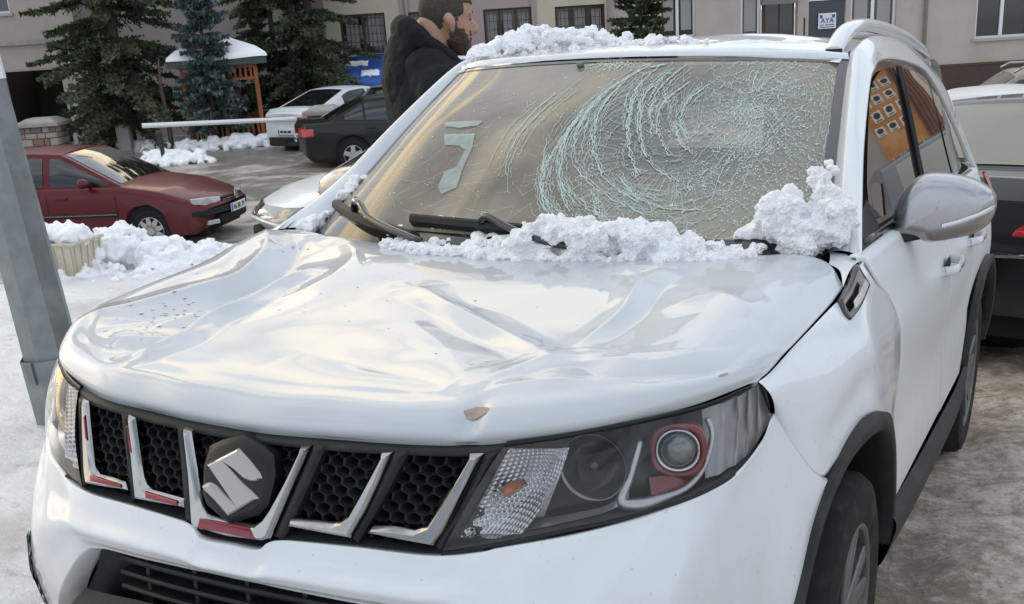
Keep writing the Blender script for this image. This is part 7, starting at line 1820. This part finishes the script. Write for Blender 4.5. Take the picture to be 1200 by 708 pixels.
# small pieces round the far wiper and pillar
for bl_, lb, sd_ in (
  ([(-.69, .50, 1.205, .022), (-.675, .47, 1.19, .020), (-.66, .52, 1.21, .016), (-.685, .44, 1.17, .018), (-.65, .545, 1.222, .010)], 'snow sticking to the far windscreen pillar above the wiper tip', 11),
  ([(-.715, .34, 1.10, .026), (-.73, .30, 1.095, .020), (-.705, .375, 1.12, .016), (-.74, .335, 1.10, .018), (-.70, .29, 1.088, .018)], 'snow at the foot of the far windscreen pillar', 12),
  ([(-.615, .38, 1.105, .022), (-.60, .35, 1.092, .024), (-.585, .31, 1.086, .022), (-.56, .40, 1.118, .014), (-.545, .27, 1.083, .014)], 'broken snow pieces under the far wiper blade', 13),
  ([(-.36, .205, 1.10, .024), (-.335, .20, 1.10, .020), (-.31, .20, 1.092, .018)], 'round snow lump on the black cowl below the wiper arm', 14),
  ([(-.245, .215, 1.12, .024), (-.22, .21, 1.11, .022), (-.23, .215, 1.14, .012)], 'small snow lump between the two wiper blades', 15),
  ([(-.10, .17, 1.10, .022), (-.07, .17, 1.098, .018), (-.05, .175, 1.11, .012)], 'small snow lump left of the snow ridge', 16),
  ([(.565, .285, 1.13, .028), (.53, .275, 1.12, .024), (.59, .29, 1.11, .020), (.50, .26, 1.10, .018)], 'snow pieces on the cowl between ridge and tall lump', 17),
  ([(.690, .42, 1.255, .014), (.675, .43, 1.275, .010), (.655, .41, 1.262, .008)], 'icy crumbs stuck to the glass above the tall lump', 18)):
    snow_lump('snow_piece', bl_, lb, SM, voxel=.005, noise=((.03, .014), (.012, .008)), seed=sd_, group='snow pieces left round the windscreen')
# thawing crystals and drops scattered on the bonnet
b = MB(); R9 = random.Random(9)
for k in range(120):
    m_ = R9.random()
    if m_ < .35: x, y = R9.gauss(-.50, .05), R9.gauss(-.48, .07)
    elif m_ < .6: x, y = R9.uniform(-.6, .6), R9.gauss(.05, .06)
    else: x, y = R9.uniform(-.68, .7), R9.uniform(-.65, .1)
    z = hood_at(x, y); s_ = R9.uniform(.0012, .0036) * (1.3 if m_ < .35 else 1)
    n = 6; b.add([(x + s_ * R9.uniform(.6, 1.3) * math.cos(q), y + s_ * R9.uniform(.6, 1.6) * math.sin(q), z + .0006) for q in np.linspace(0, 5.2, n)] + [(x, y, z + s_ * .22)], [(i, (i + 1) % n, n) for i in range(n)])
ice = mat('ice_crystals', (.80, .82, .84), .3, 0, .2); o = b.build('ice_crystals', ice, None, True); o.matrix_world = SM; tag(o, 'thawing ice crystals and drops scattered over the dented bonnet', None, None, 'stuff')

# snow heap with the crate ----------------------------------------------------------------------
HP = (-6.42, 5.12)
bl_ = []; R7 = random.Random(17)
u_ = np.array((.86, .51)); v_ = np.array((-.51, .86))
for k in range(330):
    a = R7.uniform(-1, 1); c = R7.uniform(-1, 1)
    if a * a + c * c > 1: continue
    p = np.array(HP) + u_ * a * 1.10 + v_ * c * .75; top = .35 * (1 - a * a * .9) * (1 - c * c) * (1.0 if a < .1 else .85)
    for q in range(2): h = top * R7.random() ** .5; bl_.append((p[0], p[1], gz(p[0], p[1]) + h - .02, R7.uniform(.045, .11)))
for k in range(70):
    a = R7.uniform(-1.2, 1.35); p = np.array(HP) + u_ * a * 1.15 - v_ * R7.uniform(.55, 1.0); bl_.append((p[0], p[1], gz(p[0], p[1]) + .02, R7.uniform(.03, .07)))
snow_lump('snow_heap', bl_, 'big heap of shovelled snow before the red saloon', None, .020, ((.20, .09), (-.09, .06), (.05, .045), (.02, .022)), seed=21)
cr_ = empty('plastic_crate', (-6.42, 4.52, gz(-6.42, 4.52) + .02), math.radians(12), 'cream plastic crate half buried in the snow heap', 'crate')
mc = mat('cream_plastic', (.55, .50, .40), .5); noise_mix(mc, (.40, .34, .25), 6, .45, .75)
w0, w1, l0, l1, hh_ = .17, .20, .19, .225, .33
b = MB(); b.add([(-l0, -w0, 0), (l0, -w0, 0), (l0, w0, 0), (-l0, w0, 0), (-l1, -w1, hh_), (l1, -w1, hh_), (l1, w1, hh_), (-l1, w1, hh_)], [(0, 3, 2, 1), (0, 1, 5, 4), (1, 2, 6, 5), (2, 3, 7, 6), (3, 0, 4, 7)]); solid(b.build('bin', mc, cr_), .01)
for sx, ln, wd_2 in ((-1, 0, 0),):
    for k in range(6):
        x = -l0 + .02 + k * (2 * l0 - .04) / 5; b = MB(); b.add([(x - .006, -w0 - .008, .02), (x + .006, -w0 - .008, .02), (x * 1.15 + .006, -w1 - .010, hh_ - .03), (x * 1.15 - .006, -w1 - .010, hh_ - .03), (x - .006, -w0, .02), (x + .006, -w0, .02), (x * 1.15 + .006, -w1, hh_ - .03), (x * 1.15 - .006, -w1, hh_ - .03)], [(0, 1, 2, 3), (0, 3, 7, 4), (1, 5, 6, 2)]); b.build('rib', mc, cr_)
    for k in range(5):
        y = -w0 + .02 + k * (2 * w0 - .04) / 4; b = MB(); b.add([(l0 + .008, y - .006, .02), (l0 + .008, y + .006, .02), (l1 + .010, y * 1.15 + .006, hh_ - .03), (l1 + .010, y * 1.15 - .006, hh_ - .03), (l0, y - .006, .02), (l0, y + .006, .02), (l1, y * 1.15 + .006, hh_ - .03), (l1, y * 1.15 - .006, hh_ - .03)], [(0, 1, 2, 3), (0, 3, 7, 4), (1, 5, 6, 2)]); b.build('rib', mc, cr_)
b = MB(); b.tube([(-l1 - .01, -w1 - .01, hh_), (l1 + .01, -w1 - .01, hh_), (l1 + .01, w1 + .01, hh_), (-l1 - .01, w1 + .01, hh_), (-l1 - .01, -w1 - .01, hh_)], .014, 6); b.build('rim', mc, cr_)
bl_ = [(R7.uniform(-.18, .18), R7.uniform(-.16, .16), .32 + R7.uniform(0, .09), R7.uniform(.05, .09)) for k in range(26)]
o = snow_lump('crate_snow', bl_, 'snow filling the cream plastic crate', cr_.matrix_basis.copy(), .014, ((.08, .04), (.03, .02)), seed=31)
o.location = cr_.location; o.rotation_euler = cr_.rotation_euler
# ploughed snow along the lot's far edge
def bank(pts, wd, hh, label, seed):
    R = random.Random(seed); c = cr(np.array([p + (0,) for p in pts]), 60); bl = []
    for k in range(int(len(pts) * 60)):
        p = c[R.randint(0, 59)]; a, b_2 = R.gauss(0, wd * .4), R.gauss(0, wd * .4); h = hh * max(0, 1 - (a * a + b_2 * b_2) / wd ** 2) * R.random() ** .6
        bl.append((p[0] + a, p[1] + b_2, gz(p[0], p[1]) + h, R.uniform(.05, .13)))
    return snow_lump('snow_bank', bl, label, None, .035, ((.2, .12), (.07, .05)), seed=seed)
bank([(-22.2, 21.0), (-20.9, 20.7), (-19.6, 20.9), (-18.4, 21.9), (-17.6, 22.4)], .42, .30, 'ploughed snow bank along the foot of the gazebo', 2)
bank([(-19.0, 18.6), (-18.3, 18.4), (-17.7, 18.6)], .42, .26, 'small snow heap at the foot of the barrier post', 5)
# galvanised lamp post
PP = (-2.86, 1.26)
po = empty('lamp_post', (PP[0], PP[1], gz(PP[0], PP[1])), 0, 'tapered galvanised steel lamp post with a taped notice at the left edge', 'lamp post')
po.matrix_world = Matrix.Translation((PP[0], PP[1], gz(PP[0], PP[1]))) @ Matrix.Rotation(math.radians(-2.9), 4, Vector((-.455, .89, 0))) @ Matrix.Rotation(.35, 4, 'Z')
b = MB(); n = 8; R0, R1 = .128, .072; Hh = 4.2
b.grid(np.array([[((R0 + (R1 - R0) * t_) * math.cos(q), (R0 + (R1 - R0) * t_) * math.sin(q), Hh * t_ - .1) for q in np.linspace(0, 2 * math.pi, n + 1)] for t_ in np.linspace(0, 1, 8)])); b.build('shaft', M['galv'], po)
b = MB(); b.grid(np.array([[((R0 + .012 - .002 * z) * math.cos(q), (R0 + .012) * math.sin(q), z) for q in np.linspace(0, 2 * math.pi, n + 1)] for z in (-.05, .02, .35, .36)])); b.build('base_sleeve', M['galv'], po)
b = MB(); b.box((-.04, -R0 - .006, .31), (.03, .014, .10)); b.build('sleeve_seam', M['galv'], po)
nt_ = MB(); nt_.grid(np.array([[((R0 + (R1 - R0) * (z / Hh) + .004) * math.cos(q), (R0 + (R1 - R0) * (z / Hh) + .004) * math.sin(q), z) for q in np.linspace(0, 2 * math.pi, n + 1)] for z in (1.535, 1.80)])); o = nt_.build('notice', M['plate'], po)
for k in range(24):
    q = R7.uniform(-3.1, 3.1); z = R7.uniform(1.56, 1.78); rr = (R0 + (R1 - R0) * z / Hh) + .004; qi = math.floor(q / (math.pi / 4)) * math.pi / 4; f0, f1 = sorted((R7.random(), R7.random())); pa = np.array((math.cos(qi), math.sin(qi))) * (rr + .0015); pb2 = np.array((math.cos(qi + math.pi / 4), math.sin(qi + math.pi / 4))) * (rr + .0015); A1 = pa * (1 - f0) + pb2 * f0; A2 = pa * (1 - f1) + pb2 * f1; h1 = R7.uniform(.006, .03)
    b = MB(); b.add([(A1[0], A1[1], z), (A2[0], A2[1], z), (A2[0], A2[1], z + h1), (A1[0], A1[1], z + h1)], [(0, 1, 2, 3)]); b.build('notice_mark', M['ink'], o)
bpy.context.view_layer.update()
